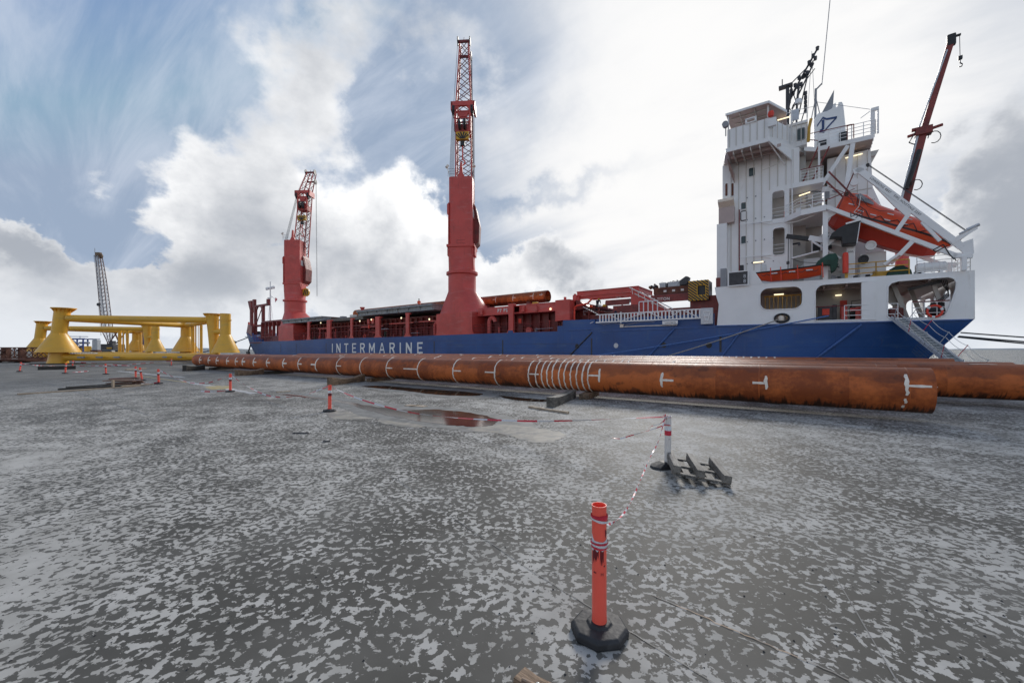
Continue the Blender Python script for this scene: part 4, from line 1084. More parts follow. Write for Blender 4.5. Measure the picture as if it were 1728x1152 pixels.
# lettering
st = .30                                                # stroke of the hull letters
def glyph(ch, w, h):
    """outline loops of one block letter, width w, height h"""
    k_ = st
    if ch == 'I': return w, [[(0, 0), (k_, 0), (k_, h), (0, h)]]
    if ch == 'T': return w, [[(w / 2 - k_ / 2, 0), (w / 2 + k_ / 2, 0), (w / 2 + k_ / 2, h - k_ * .8), (w, h - k_ * .8), (w, h), (0, h), (0, h - k_ * .8), (w / 2 - k_ / 2, h - k_ * .8)]]
    if ch == 'E': e = k_ * .8; m1 = h / 2 - e / 2; return w, [[(0, 0), (w, 0), (w, e), (k_, e), (k_, m1), (w * .86, m1), (w * .86, m1 + e), (k_, m1 + e), (k_, h - e), (w, h - e), (w, h), (0, h)]]
    if ch == 'N': return w, [[(0, 0), (k_, 0), (k_, h * .62), (w - k_, 0), (w, 0), (w, h), (w - k_, h), (w - k_, h * .38), (k_, h), (0, h)]]
    if ch == 'M': return w, [[(0, 0), (k_, 0), (k_, h * .62), (w / 2, h * .12), (w - k_, h * .62), (w - k_, 0), (w, 0), (w, h), (w - k_, h), (w / 2, h * .46), (k_, h), (0, h)]]
    if ch == 'A': return w, [[(0, 0), (k_ * 1.05, 0), (w * .5 - w * .5 * .62, h * .24 * 1.0), (w * .5 + w * .5 * .62, h * .24), (w - k_ * 1.05, 0), (w, 0), (w / 2 + k_ * .55, h), (w / 2 - k_ * .55, h)], [(w * .5 - w * .2, h * .40), (w * .5 + w * .2, h * .40), (w / 2, h * .80)]]
    if ch == 'R': return w, [[(0, 0), (k_, 0), (k_, h * .40), (w * .45, h * .40), (w - k_ * 1.05, 0), (w, 0), (w * .74, h * .43), (w * .92, h * .52), (w, h * .66), (w, h * .80), (w * .9, h * .95), (w * .72, h), (0, h)], [(k_, h * .57), (w * .6, h * .57), (w - k_, h * .68), (w - k_, h * .77), (w * .6, h - k_ * .75), (k_, h - k_ * .75)]]
gw_ = {'I': st, 'M': 1.75, 'T': 1.4, 'E': 1.32, 'N': 1.5, 'A': 1.6, 'R': 1.45}
word = 'INTERMARINE'; gap = (27.1 - sum(gw_[c_] for c_ in word)) / (len(word) - 1); ux = -84.55
for ch in word:
    w_, lps = glyph(ch, gw_[ch], 1.66); u00 = ux
    plate('hull_letter', lps[0], lps[1:], .02, lambda a, b, t: Vector((u00 + a, -.02 + .018 * t, 1.12 + b)), 'letter', ship)
    ux += gw_[ch] + gap

# ---- midship side: pillars, coamings, what stands behind the openings
m_ = MB()
m_.box(-126, -15.3, .35, 20.6, 3.2, 3.4)
m_.build('main_deck', 'darkred', ship)
for (u0, u1, z0, z1, q1) in ((-94.7, -93.8, 3.4, 7.2, .3), (-86.75, -85.4, 3.4, 7.2, .4), (-78.2, -77.5, 3.4, 7.2, .3), (-70.2, -69.0, 3.4, 7.1, .4), (-61.8, -61.0, 3.4, 7.3, .3), (-40.4, -39.65, 3.4, 7.35, .4)):
    m_ = MB(); m_.box(u0, u1, .06, q1, z0, z1); m_.box(u0 - .12, u1 + .12, .10, q1 + .3, z1 - .25, z1)
    m_.prism([(u0 - .35, .06, 3.45), (u0, .06, 3.45), (u0, .06, 4.0)], (0, .2, 0)).prism([(u1 + .35, .06, 3.45), (u1, .06, 3.45), (u1, .06, 4.0)], (0, .2, 0))
    m_.build('side_pillar', 'red', ship, bevel=.03)
m_ = MB(); m_.prism([(-40.5, -.02, 3.70), (-39.5, -.02, 3.70), (-39.7, -.02, 4.05), (-40.3, -.02, 4.05)], (0, .1, 0)); m_.build('pillar_foot', 'blue', ship)
m_ = MB()
m_.prism([(-33.2, .06, 4.9), (-32.0, .06, 4.98), (-31.2, .06, 4.98), (-31.2, .06, 7.3), (-33.2, .06, 7.3)], (0, 1.4, 0))
m_.build('side_pillar', 'red', ship, bevel=.03)
# coaming wall behind the gallery, with stiffeners
m_ = MB(); m_.box(-100.9, -31.2, 2.9, 3.0, 3.4, 6.9); m_.box(-100.9, -54.5, 2.3, 2.9, 5.9, 6.1)
m_.build('hatch_coaming', 'darkred', ship)
st_me = MB().box(-.05, .05, 2.45, 2.9, 0, 3.3).mesh('coaming_stiffener', 'darkred')
u = -99.5
while u < -31.5:
    if not (-55 < u < -46): o = put('coaming_stiffener', st_me, ship); o.location = (u, 0, 3.4)
    u += 1.38
m_ = MB(); m_.box(-46.9, -31.0, 1.0, 3.2, 6.16, 6.34); m_.box(-46.9, -40.6, 1.15, 1.25, 6.3, 7.16); m_.box(-39.5, -33.2, 1.15, 1.25, 6.3, 7.25); m_.box(-46.9, -31.2, 1.15, 18, 7.1, 7.2)
for u in (-46.2, -38.9, -36.9): m_.prism([(u, 1.14, 6.3), (u + .5, 1.14, 6.3), (u + .4, 1.14, 7.0), (u + .15, 1.14, 7.0)], (0, -.4, 0))
m_.build('hatch_rim', 'red', ship, bevel=.02)
text('lettering', 'P7 PS', .62, Matrix.Translation((-43.3, 1.13, 6.5)) @ Matrix.Rotation(R(90), 4, 'X'), 'postwhite', ship, .01, 1.3, .02)
text('lettering', 'S P S', .55, Matrix.Translation((-57.2, 2.35, 6.35)) @ Matrix.Rotation(R(90), 4, 'X'), 'postwhite', ship, .01, 1.3, .02)
# gallery rails
for (a, b) in ((-100.7, -94.8), (-93.7, -86.9), (-85.1, -78.3), (-77.4, -70.3), (-68.8, -61.9), (-60.8, -54.4), (-46.8, -40.5), (-39.5, -33.0)):
    rail_mb([(a, .25, 3.4), (b, .25, 3.4)], 1.55, 4, 1.7, .03).build('gallery_rail', 'darkred', ship)
m_ = MB()                                               # corner brackets rounding the openings
for (a, b) in ((-100.9, -94.7), (-93.8, -86.8), (-85.2, -78.2), (-77.5, -70.2), (-68.9, -61.8), (-60.9, -54.3), (-46.9, -40.4)):
    m_.prism([(a, .07, 3.6), (a + .7, .07, 3.6), (a + .2, .07, 3.85), (a, .07, 4.3)], (0, .1, 0)); m_.prism([(b, .07, 3.6), (b - .7, .07, 3.6), (b - .2, .07, 3.85), (b, .07, 4.3)], (0, .1, 0))
m_.each('corner_bracket', 'red', ship)
# goosenecks, valves, boxes in the gallery
def goose(u, q, h=2.0, r=.28, mat='red'):
    pts = [(u, q, 3.4), (u, q, 3.4 + h)] + [(u + .55 - .55 * math.cos(R(a)), q, 3.4 + h + .55 * math.sin(R(a))) for a in range(20, 181, 20)]
    MB().path(pts, r, 12).build('gooseneck_vent', mat, ship, smooth=True)
goose(-44.9, 1.3, 1.9, .30); goose(-56.3, 1.4, 1.7, .28); goose(-81, 1.4, 1.3, .22, 'darkred'); goose(-64, 1.5, 1.5, .2, 'darkred'); goose(-97.5, 1.5, 1.3, .2, 'darkred')
rv = random.Random(11)
for i in range(46):
    u = rv.uniform(-100, -33); 
    if -55.5 < u < -46: continue
    q = rv.uniform(1.0, 2.3); h = rv.uniform(.6, 2.4); w = rv.uniform(.08, .35)
    kind = rv.random()
    if kind < .45: MB().tube((u, q, 3.4), (u, q, 3.4 + h), w * .5, 8).tube((u, q, 3.4 + h), (u, q, 3.5 + h), w * .8, 8).build('vent_pipe', rv.choice(['red', 'darkred', 'darkred', 'red']), ship, smooth=True)
    elif kind < .8: MB().box(u - w, u + w, q - .2, q + .2, 3.4, 3.4 + h * .6).build('deck_box', rv.choice(['red', 'darkred', 'darkred', 'grey', 'green']), ship, bevel=.02)
    else: MB().tube((u - 1, q, 3.9 + h * .5), (u + 1, q, 3.9 + h * .5), .07, 8).build('deck_pipe', rv.choice(['red', 'darkred', 'alu']), ship, smooth=True)
m_ = MB()
for z in (3.95, 5.0, 5.55): m_.tube((-100, 2.2, z), (-54.6, 2.2, z), .07, 6)
m_.build('pipe_run', 'darkred', ship)
for u, q, z in ((-39.3, .9, 4.9), (-73.3, .7, 5.3)): MB().box(u - .2, u + .2, q, q + .2, z, z + .6).build('hose_box', 'life', ship, bevel=.03)
for u in (-74.2, -90.5): MB().lathe([(.24, -.06), (.36, -.06), (.40, 0), (.36, .06), (.24, .06), (.20, 0), (.24, -.06)], (u, .5, 3.95), 16, 'y', cap=False).build('life_ring', 'life', ship, smooth=True)
MB().lathe([(.2, -.3), (.42, -.3), (.42, .2), (.2, .2)], (-37.8, 1.1, 4.0), 18, 'y').build('mooring_roller', 'red', ship, smooth=True)
MB().tube((-36.7, .7, 4.15), (-34.0, .7, 4.2), .06, 8).build('spare_tube', 'alu', ship)
MB().box(-32.5, -31.6, 1.2, 1.4, 3.4, 4.9).build('vent_pipe', 'red', ship)
m_ = MB(); m_.path([(-30.9, .6, 5.0), (-30.9, .6, 6.35), (-30.6, .6, 6.55), (-29.2, .6, 6.7), (-28.6, .6, 7.2)], .11, 8); m_.build('bright_red_pipe', 'life', ship, smooth=True)

# ---- hatch covers, grey, overhanging the side
def grey_cover(u0, u1, z0, z1, q0, q1=17.5, taper=.35, nb=7):
    m_ = MB()
    m_.box(u0, u1, q0, q1, z1 - .10, z1); m_.box(u0 + .1, u1 - .1, q0 + taper, q1 - .3, z0, z1 - .10)
    m_.box(u0, u1, q0, q0 + .25, z1 - .28, z1 - .1); m_.box(u0, u1, q0 + taper - .08, q0 + taper + .2, z0 - .06, z0 + .05)
    m_.build('hatch_cover', 'wgrey', ship, bevel=.02)
    me = MB().prism([(-.05, q0 + .02, z1 - .12), (-.05, q0 + taper + .02, z0), (-.05, q0 + taper + .02, z1 - .12)], (.1, 0, 0)).mesh('cover_bracket', 'wgrey')
    for i in range(nb + 1):
        o = put('cover_bracket', me, ship); o.location = (u0 + .2 + (u1 - u0 - .4) * i / nb, 0, 0)
grey_cover(-106.6, -88.5, 7.25, 8.05, -.1, nb=6)
grey_cover(-75.9, -55.2, 7.50, 8.35, -.1, nb=7)
m_ = MB(); m_.box(-88.4, -76.2, 1.4, 17, 7.0, 7.55); m_.build('hatch_cover', 'woodgrey', ship, bevel=.03)
for i, u in enumerate((-87.6, -84.2, -80.6, -78.0, -76.8)): MB().box(u - .5, u + .5, 1.6, 2.6, 7.56, 7.8 + .1 * (i % 3)).build('lashing_box', ['rustbeam', 'grey', 'postwhite', 'rustbeam', 'mark'][i], ship, bevel=.03)
m_ = MB()
for u in (-74.6, -73.2, -71.8): m_.box(u - .35, u + .35, 1.4, 1.9, 6.1, 7.0)
m_.each('winch_bracket', 'red', ship, bevel=.05)
m_ = MB(); m_.box(-77.2, -70.3, 1.6, 1.75, 5.55, 5.75); m_.box(-93.4, -86.9, 1.6, 1.75, 5.7, 5.9); m_.box(-68.5, -62, 1.6, 1.75, 5.8, 6.0); m_.box(-60.6, -55, 1.6, 1.75, 5.85, 6.05); m_.each('gallery_beam', 'red', ship)
gl_me = MB().lathe([(.01, -.1), (.12, -.08), (.15, .02), (.01, .06)], n=10, axis='y').mesh('work_lamp', 'lamp', True)
for (u, q, z) in ((-76.9, 1.2, 6.7), (-73.2, 1.2, 6.8), (-64.5, 1.2, 6.7), (-57.4, 1.2, 6.2), (-91.3, 1.2, 6.9), (-34.6, 1.05, 6.45)):
    o = put('work_lamp', gl_me, ship); o.location = (u, q, z)
# dark hatch interior block so the hold side reads solid
MB().box(-112, -33, 3.1, 18, 3.4, 6.9).build('hold_block', 'darkred', ship)
m_ = MB(); m_.tube((-82.4, 5, 7.5), (-82.4, 5, 9.3), .22, 10).lathe([(.22, 0), (.5, .35), (.5, .5), (.1, .5)], (-82.4, 5, 9.2), 12); m_.build('mushroom_vent', 'red', ship, smooth=True)

# ---- two deck cranes
WR = Matrix.Rotation(SA - R(3), 4, 'Z')                  # world-aligned axes (turned 3 degrees) seen from the ship's axes
def deck_crane(u, q, jib, hk, jy=1.6, ws=1.0, num=1, base=-50.6):
    """jib: list of (z, width, x, y) for the lattice; hk: hook block height"""
    T = Matrix.Translation((u, q, 0)) @ WR
    lab = ['forward red deck crane, the smaller one beside the foremast', 'after red deck crane, tallest thing on the ship'][num]
    m_ = MB(); n = 40
    def rect(x0, x1, y0, y1, z, rr=0):
        pts = []
        for i in range(n):
            a = 2 * math.pi * (i + .5) / n; c_, s_ = math.cos(a), math.sin(a); k_ = 1 / max(abs(c_), abs(s_))
            pts.append(((x0 + x1) / 2 + c_ * k_ * (x1 - x0) / 2, (y0 + y1) / 2 + s_ * k_ * (y1 - y0) / 2, z))
        return pts
    def circ(r_, z): return [(r_ * math.cos(2 * math.pi * (i + .5) / n), r_ * math.sin(2 * math.pi * (i + .5) / n), z) for i in range(n)]
    ub = base - .187 * q
    ped = MB().box(ub - 3.7, ub + 3.7, .02, q + 3.6, 3.4, 6.75)
    ped.loft([rect(ub - 3.4, ub + 3.4, .05, q + 3.2, 6.75), [(u + x_, q + y_, z_) for x_, y_, z_ in circ(2.16 * ws, 9.9)], [(u + x_, q + y_, z_) for x_, y_, z_ in circ(2.16 * ws, 12.35)]])
    pd = ped.build('crane_pedestal', 'red', ship, smooth=True)
    tag(pd, lab)
    m_ = MB(); m_.lathe([(2.16 * ws, 12.2), (2.46 * ws, 12.3), (2.46 * ws, 12.62), (2.2 * ws, 12.72)], n=n).xf(T); m_.build('slewing_collar', 'red', pd, smooth=True)
    m_ = MB()
    bw, bd = 1.80 * ws, 1.6
    m_.loft([circ(2.1 * ws, 12.7), rect(-bw - .05, bw + .05, -bd, bd, 14.6), rect(-bw - .1, bw + .1, -bd, bd, 16.0), rect(-bw, bw, -bd, bd, 16.3), rect(-bw, bw, -bd, bd, 25.75)])
    m_.xf(T).build('crane_house', 'red', pd, smooth=True)
    m_ = MB(); m_.box(-2.15, 2.15, -bd - .15, bd + .5, 16.0, 16.35); m_.box(-2.15, -1.8, -1, 1, 14.9, 16.0); m_.box(1.8, 2.15, -1, 1, 14.9, 16.0)
    m_.prism([(-1.9, -bd - .02, 15.9), (-.9, -bd - .02, 12.8), (-1.95, -.9, 12.8)], (.05, .05, 0)).prism([(1.9, -bd - .02, 15.9), (.9, -bd - .02, 12.8), (1.95, -.9, 12.8)], (-.05, .05, 0))
    m_.xf(T).build('house_flange', 'red', pd, bevel=.03)
    m_ = MB(); m_.prism([(-bw, -bd - .0, 20.3), (-bw - .28, -bd, 20.6), (-bw - .28, -bd, 21.9), (-bw, -bd, 22.2)], (0, 2.4, 0)).box(-bw - .12, -bw, -bd, bd - .6, 16.4, 20.3); m_.xf(T).build('cable_duct', 'red', pd)
    m_ = MB(); m_.prism([(bw, 0, 16.3), (bw + .75, 0, 17.0), (bw + .9, 0, 19.6), (bw + .35, 0, 22.0), (bw, 0, 22.6)], (0, 2.6, 0)); m_.beam((bw + .1, -.2, 22.3), (bw + .9, -.2, 19.4), .14).beam((bw + .9, -.2, 19.4), (bw + .8, -.2, 16.9), .14)
    m_.xf(T).build('jib_foot_housing', 'darkred', pd)
    m_ = MB(); m_.box(-.55, .65, -bd - .012, -bd, 15.05, 16.0) if False else None
    for (x0, x1, z0, z1) in ((-.55, .7, 16.9, 16.93), (-.55, .7, 15.7 + .75, 15.73 + .75)): m_.box(x0, x1, -bd - .02, -bd, z0, z1)
    m_.box(-.56, -.53, -bd - .02, -bd, 16.45, 16.93); m_.xf(T).build('access_hatch_outline', 'darkred', pd)
    # cab with window on the right flank
    m_ = MB(); m_.box(bw, bw + .10, -.9, .1, 20.2, 21.4); m_.xf(T).build('cab_window', 'postwhite', pd)
    # rail, lamps and bracket on the roof
    rail_mb([(-bw - .1, -bd, 25.75), (-.9, -bd, 25.75)], 1.1, 3, .8, .03).xf(T).build('roof_rail', 'grey', pd)
    rail_mb([(1.3, -bd, 25.75), (bw, -bd, 25.75)], 1.1, 3, .8, .03).xf(T).build('roof_rail', 'grey', pd)
    m_ = MB(); m_.prism([(-.65, -bd + .4, 25.75), (.65, -bd + .4, 25.75), (.25, -bd + .4, 26.5), (.16, -bd + .4, 28.0), (-.12, -bd + .4, 28.0), (-.25, -bd + .4, 26.5)], (0, .5, 0)); m_.xf(T).build('roof_bracket', 'red', pd, bevel=.03)
    for sx in (-1, 1):
        MB().tube((sx * (bw + .35), -bd - .1, 27.0), (sx * (bw + .15), -bd + .1, 27.35), .2, 10).tube((sx * bw, -bd, 26.3), (sx * (bw + .25), -bd, 27.1), .06, 6).xf(T).build('flood_lamp', 'mark', pd, smooth=True)
    # lattice jib
    m_ = MB(); rings = []
    for (a, b) in zip(jib, jib[1:]):
        k_ = max(1, round((b[0] - a[0]) / 1.55))
        for j in range(k_):
            t = j / k_; z, w, x_, y_ = [a[i] + (b[i] - a[i]) * t for i in range(4)]; rings.append(sq((x_, y_, z), w, w * .75))
    z, w, x_, y_ = jib[-1]; rings.append(sq((x_, y_, z), w, w * .75))
    for a, b in zip(rings, rings[1:]):
        for i in range(4):
            j = (i + 1) % 4
            m_.c = 0; m_.tube(a[i], b[i], .13, 6, caps=False)
            m_.c = 1; m_.tube(a[i], b[j], .055, 5, caps=False).tube(a[j], b[i], .055, 5, caps=False)
    m_.xf(T).build('lattice_jib', ['red', 'darkred'], pd)
    # head frame half way up with sheaves
    zf = 37.1; xf_ = lambda z: next((a[2] + (b[2] - a[2]) * (z - a[0]) / (b[0] - a[0]) for a, b in zip(jib, jib[1:]) if a[0] <= z <= b[0]), 0)
    x0 = xf_(zf); m_ = MB()
    m_.box(x0 - 1.9, x0 + 1.9, jy - 1.5, jy - 1.1, zf - .55, zf + .1); m_.box(x0 - 1.9, x0 - 1.6, jy - 1.5, jy + 1.0, zf - 1.1, zf + .1); m_.box(x0 + 1.6, x0 + 1.9, jy - 1.5, jy + 1.0, zf - 1.1, zf + .1)
    for sx in (-1, 1):
        m_.box(x0 + sx * 1.15 - .17, x0 + sx * 1.15 + .17, jy - 1.45, jy - 1.15, zf - 4.2, zf - .5)
        m_.prism([(x0 + sx * 1.0, jy - 1.4, zf - .5), (x0 + sx * .45, jy - 1.4, zf - .5), (x0 + sx * 1.0, jy - 1.4, zf - 1.1)], (0, .2, 0))
    for z in (1.3, 2.3, 2.9): m_.box(x0 - 1.1, x0 + 1.1, jy - 1.4, jy - 1.2, zf - z - .09, zf - z + .09)
    m_.prism([(x0 - 1, jy - 1.35, zf - 1.4), (x0 + 1, jy - 1.35, zf - 1.4), (x0 + .55, jy - 1.35, zf - 2.1), (x0 - .55, jy - 1.35, zf - 2.1)], (0, .5, 0))
    m_.box(x0 - 1.1, x0 + 1.1, jy - 1.3, jy + .6, zf - 4.3, zf - 3.1)
    m_.xf(T).build('sheave_frame', 'red', pd, bevel=.02)
    m_ = MB()
    for (sx, y_, z, r_) in ((-1.45, jy - 1, zf - 1.0, .75), (1.45, jy - 1, zf - 1.0, .75), (-.45, jy - 1.35, zf - 3.2, .8), (.35, jy - 1.35, zf - 3.2, .8)):
        for o_ in (-.12, .12): m_.lathe([(.05, -.05), (r_, -.07), (r_, .07), (.05, .05)], (x0 + sx + o_, y_, z), 18, 'x')
    m_.xf(T).each('sheave', 'dark', pd, smooth=True)
    zt, wt_, xt, yt = jib[-1]; m_ = MB()
    m_.box(xt - wt_ / 2 - .35, xt + wt_ / 2 + .35, yt - .7, yt - .4, zt - .25, zt + .1); m_.box(xt - wt_ / 2, xt + wt_ / 2, yt - .6, yt - .3, zt - 2.4, zt - 2.1); m_.box(xt - .04, xt + .04, yt - .6, yt - .5, zt, zt + .5)
    m_.xf(T).build('jib_head', 'darkred', pd, bevel=.02)
    m_ = MB()
    for (sx, z) in ((-wt_ / 2 - .3, zt - .0), (wt_ / 2 + .3, zt - .1), (wt_ / 2 + .5, zt - 2.3)): m_.lathe([(.05, -.06), (.62, -.07), (.62, .07), (.05, .06)], (xt + sx, yt - .55, z), 18, 'x')
    m_.xf(T).each('head_sheave', 'dark', pd, smooth=True)
    # ropes
    m_ = MB(); xr = 1.55
    for i in range(5): m_.tube((-xr - .18 + .16 * i, -bd + .2, 25.8), (x0 - xr - .15 + .12 * i, jy - 1.1, zf - 1.2), .032, 4, caps=False)
    for i in range(3): m_.tube((bw - .1 + .12 * i, .2, 22.5), (x0 + xr - .1 + .15 * i, jy - 1.0, zf - 1.2), .032, 4, caps=False)
    for i in range(6): m_.tube((x0 - .6 + .25 * i, jy - 1.3, hk + .5), (x0 - .55 + .22 * i, jy - 1.4, zf - 3), .022, 4, caps=False)
    m_.tube((x0 - 1.5, jy - 1, zf - .3), (xt - wt_ / 2 - .35, yt - .5, zt), .03, 4, caps=False); m_.tube((x0 + 1.5, jy - 1, zf - .3), (xt + wt_ / 2 + .4, yt - .5, zt - 2.2), .03, 4, caps=False)
    m_.tube((xt + wt_ / 2 + .55, yt - .55, zt - 2.3), (xt + wt_ / 2 + .75, yt - .55, 14), .03, 4, caps=False); m_.tube((xt + wt_ / 2 + .62, yt - .55, zt - 2.3), (xt + wt_ / 2 + .95, yt - .55, 14), .03, 4, caps=False)
    m_.xf(T).build('hoist_ropes', 'dark', pd)
    # striped hook block
    m_ = MB(); yb = jy - 1.35
    m_.c = 0; m_.box(x0 - 1.0, x0 + 1.0, yb - .35, yb + .35, hk - .55, hk + .5)
    m_.c = 1
    for i in range(3):
        for sx in (-1, 1):
            xa = sx * (.15 + .38 * i); m_.prism([(x0 + xa, yb - .37, hk + .45 - .15 * i), (x0 + xa + sx * .24, yb - .37, hk + .45 - .15 * i), (x0 + xa * .4 + sx * .02, yb - .37, hk - .5), (x0 + xa * .4 - sx * .18, yb - .37, hk - .5)], (0, .02, 0))
    m_.xf(T).build('hook_block', ['hook', 'black'], pd)
    m_ = MB(); m_.box(x0 - .35, x0 + .35, yb - .2, yb + .2, hk - 1.4, hk - .75); m_.xf(T).build('hook_swivel', 'black', pd)
    m_ = MB(); pts = [(x0, yb, hk - 1.4), (x0, yb, hk - 3.4)] + [(x0 + .0 + .38 * math.sin(R(a)), yb, hk - 3.75 + .38 * math.cos(R(a))) for a in range(0, 280, 40)]
    m_.path(pts, .10, 8).xf(T).build('hook', 'life', pd, smooth=True)
    return T, pd
T2, c2 = deck_crane(-51.5, 2.4, [(16.6, 2.2, 0, 1.6), (25.5, 2.55, .15, 1.6), (37.6, 2.35, .05, 1.9), (47.1, 1.35, -.02, 2.6)], 32.2, num=1)
T1, c1 = deck_crane(-108.2, 3.6, [(16.6, 2.2, .5, 1.6), (25.2, 2.7, .7, 1.6), (37.6, 2.35, 1.7, 1.9), (42.6, 1.7, 1.9, 4.2)], 31.0, num=0, ws=1.1, base=-104.6)
m_ = MB(); m_.lathe([(.05, -.25), (.9, -.25), (.9, .25), (.05, .25)], (2.75, 0, 14.4), 20, 'y'); m_.c = 1
for i in range(3): m_.prism([(2.1 + .45 * i, -.27, 13.75), (2.35 + .45 * i, -.27, 13.75), (2.75 + .4 * i, -.27, 15.0), (2.5 + .4 * i, -.27, 15.0)], (0, .02, 0))
m_.xf(T1).build('spare_hook_block', ['hook', 'black'], c1, smooth=False)

# ---- bow: forecastle, mooring posts, foremast
def bow_z(z): return z
m_ = MB(); m_.prism([(-139, 6, 3.6), (-112, 1.5, 3.6), (-112, 19.5, 3.6), (-139, 15, 3.6), (-143, 10.5, 3.6)], (0, 0, 1.2)); m_.build('forecastle_deck', 'darkred', ship)
m_ = MB()
for a, b in (((-139.5, 4.6, 6.2), (-126.9, 1.2, 4.9)),):
    m_.prism([(a[0], a[1], 6.2), (b[0], b[1], 4.9), (b[0], b[1], 7.4), (-131, 2.2, 7.9), (a[0] + 1, a[1], 8.4)], (0, .15, 0))
m_.build('forecastle_bulwark', 'darkred', ship)
m_ = MB(); m_.prism([(-143.2, 8, 6.2), (-139.5, 4.6, 6.2), (-139.0, 4.6, 9.0), (-142.5, 8, 8.6)], (.2, .2, 0)); m_.build('bow_bulwark', 'red', ship)
for (u, q, z0, h, w, f) in ((-137.5, 5.0, 5, 9.6, .9, 1), (-133.4, 4.5, 5, 8.0, .75, 0), (-128.4, 4.5, 5, 8.0, .75, 0)):
    m_ = MB(); m_.beam((u, q, z0), (u, q, z0 + h), w, .7)
    if f: m_.prism([(u - 1.8, q - .4, z0 + h), (u + .5, q - .4, z0 + h), (u + .5, q - .4, z0 + h - 3.2), (u - .3, q - .4, z0 + h - 2.6)], (0, .8, 0)); m_.box(u - .8, u + .8, q - .5, q + .5, z0, z0 + 3)
    m_.build('bow_post', 'darkred', ship, bevel=.05)
m_ = MB(); m_.box(-134.8, -124.9, 4.2, 4.9, 12.6, 13.1); m_.box(-134.0, -127.8, 4.2, 4.9, 7.5, 8.0)
for (u, s_) in ((-133.0, 1), (-128.8, -1)): m_.prism([(u, 4.3, 12.6), (u + s_ * 1.2, 4.3, 12.6), (u, 4.3, 11.4)], (0, .4, 0))
m_.box(-134.9, -133.8, 4.2, 4.9, 13.1, 14.7); m_.box(-125.8, -125.0, 4.2, 4.9, 13.1, 14.2); m_.beam((-133, 4.5, 8.2), (-129, 4.5, 12.4), .2)
m_.build('bow_portal', 'darkred', ship, bevel=.04)
m_ = MB(); m_.box(-125.5, -112, 3, 3.2, 7.2, 8.6); m_.box(-126, -112.2, 2.4, 2.6, 4.5, 4.8)
for u in (-124, -121.5, -119.4, -117.2, -114.8): m_.box(u - .16, u + .16, 2.3, 3, 4.2, 8.2)
m_.build('forecastle_front', 'darkred', ship)
for i in range(16):
    u = rv.uniform(-139, -111); q = 3 + max(0, (-120 - u) * .14) + rv.uniform(0, 1); h = rv.uniform(.8, 2.4)
    MB().box(u - rv.uniform(.15, .5), u + rv.uniform(.15, .5), q, q + .5, 4.5, 4.5 + h).build('deck_fitting', rv.choice(['darkred', 'red', 'black', 'dark']), ship, bevel=.04)
rail_mb([(-125.0, 1.1, 3.6), (-112.5, .5, 3.6)], 1.6, 3, 1.8, .04).build('gallery_rail', 'darkred', ship)
m_ = MB(); fu, fq = -132.9, 8.0
m_.tube((fu, fq, 8), (fu, fq, 19.6), .28, 8, .14); m_.tube((fu - 2.4, fq, 18.1), (fu + 2.2, fq, 18.1), .09, 6); m_.tube((fu - 1.9, fq, 15.4), (fu + 1.2, fq, 15.4), .08, 6)
m_.tube((fu, fq, 16), (fu + 3.0, fq, 14.8), .06, 5)
for x_ in (-2.3, -1.1, .8, 2.1): m_.lathe([(.05, -.25), (.42, -.2), (.38, .2), (.05, .25)], (fu + x_, fq, 17.9), 10, 'y')
m_.lathe([(.05, -.2), (.3, -.2), (.3, .2), (.05, .2)], (fu - .9, fq, 15.2), 8, 'y')
for x_, y_ in ((-1, -.6), (1.2, -.6), (1.9, .4)): m_.tube((fu + x_, fq + y_, 6), (fu, fq, 15), .05, 4)
m_.build('foremast', 'white', ship)
MB().prism([(fu + 3.0, fq, 13.9), (fu + 4.4, fq, 14.6), (fu + 3.2, fq, 15.2), (fu + 2.8, fq, 14.6)], (0, .03, 0)).build('red_flag', 'tapered', ship)
m_ = MB(); m_.box(-133.5, -131.8, 2.2, 2.6, -.2, 1.2).tube((-134.3, 2.2, .1), (-131.2, 2.2, .7), .3, 8).tube((-132.8, 2.3, .2), (-131.8, 2.8, 3), .2, 8); m_.build('anchor', 'black', ship, bevel=.1)
MB().tube((-127.0, 1.3, 4.72), (-139.8, 4.4, 5.1), .10, 8).build('bow_rub_rail', 'alu', ship)

# ================================================================== AFTER PART OF THE SHIP
qs = lambda u: max(0, 1.5 * (u + 15.3) / 16.6) - .01
def side_plane(off=0.0, th=.14): return lambda a, b, t: Vector((a + .187 * qs(a), qs(a) + off + th * t, b))
open1 = rrect(-11.87, -8.78, 5.02, 6.86, .62)
open2 = rrect(-7.92, -4.15, 3.98, 6.84, (0, .4, .6, .6))
open3 = [(-3.42, 4.2), (-3.2, 3.98), (-.55, 3.98), (-.25, 4.12), (-.08, 4.4), (.18, 5.3), (.33, 5.9), (.36, 6.35), (.25, 6.62), (-.05, 6.78), (-2.8, 6.72), (-3.2, 6.6), (-3.38, 6.35)]
fair = [(-10.25 + .52 * math.cos(R(a)), 4.30 + .34 * math.sin(R(a))) for a in range(0, 360, 20)]
outer = [(-15.25, 3.86), (1.3, 3.80), (1.32, 7.12), (-11.6, 7.28), (-12.25, 8.42), (-14.3, 8.5), (-14.3, 7.26), (-15.45, 7.24), (-15.3, 6.4), (-15.1, 5.7)]
plate('poop_side', outer, [open1, open2, open3, fair], .14, side_plane(), 'white', ship)
m_ = MB()
def frame_loop(mb, loop, r=.05, off=-.02):
    for a, b in zip(loop, loop[1:] + loop[:1]): mb.tube((a[0] + .187 * qs(a[0]), qs(a[0]) + off, a[1]), (b[0] + .187 * qs(b[0]), qs(b[0]) + off, b[1]), r, 6)
for lp in (open1, open2, open3): frame_loop(m_, lp)
m_.build('opening_rim', 'white', ship, smooth=True)
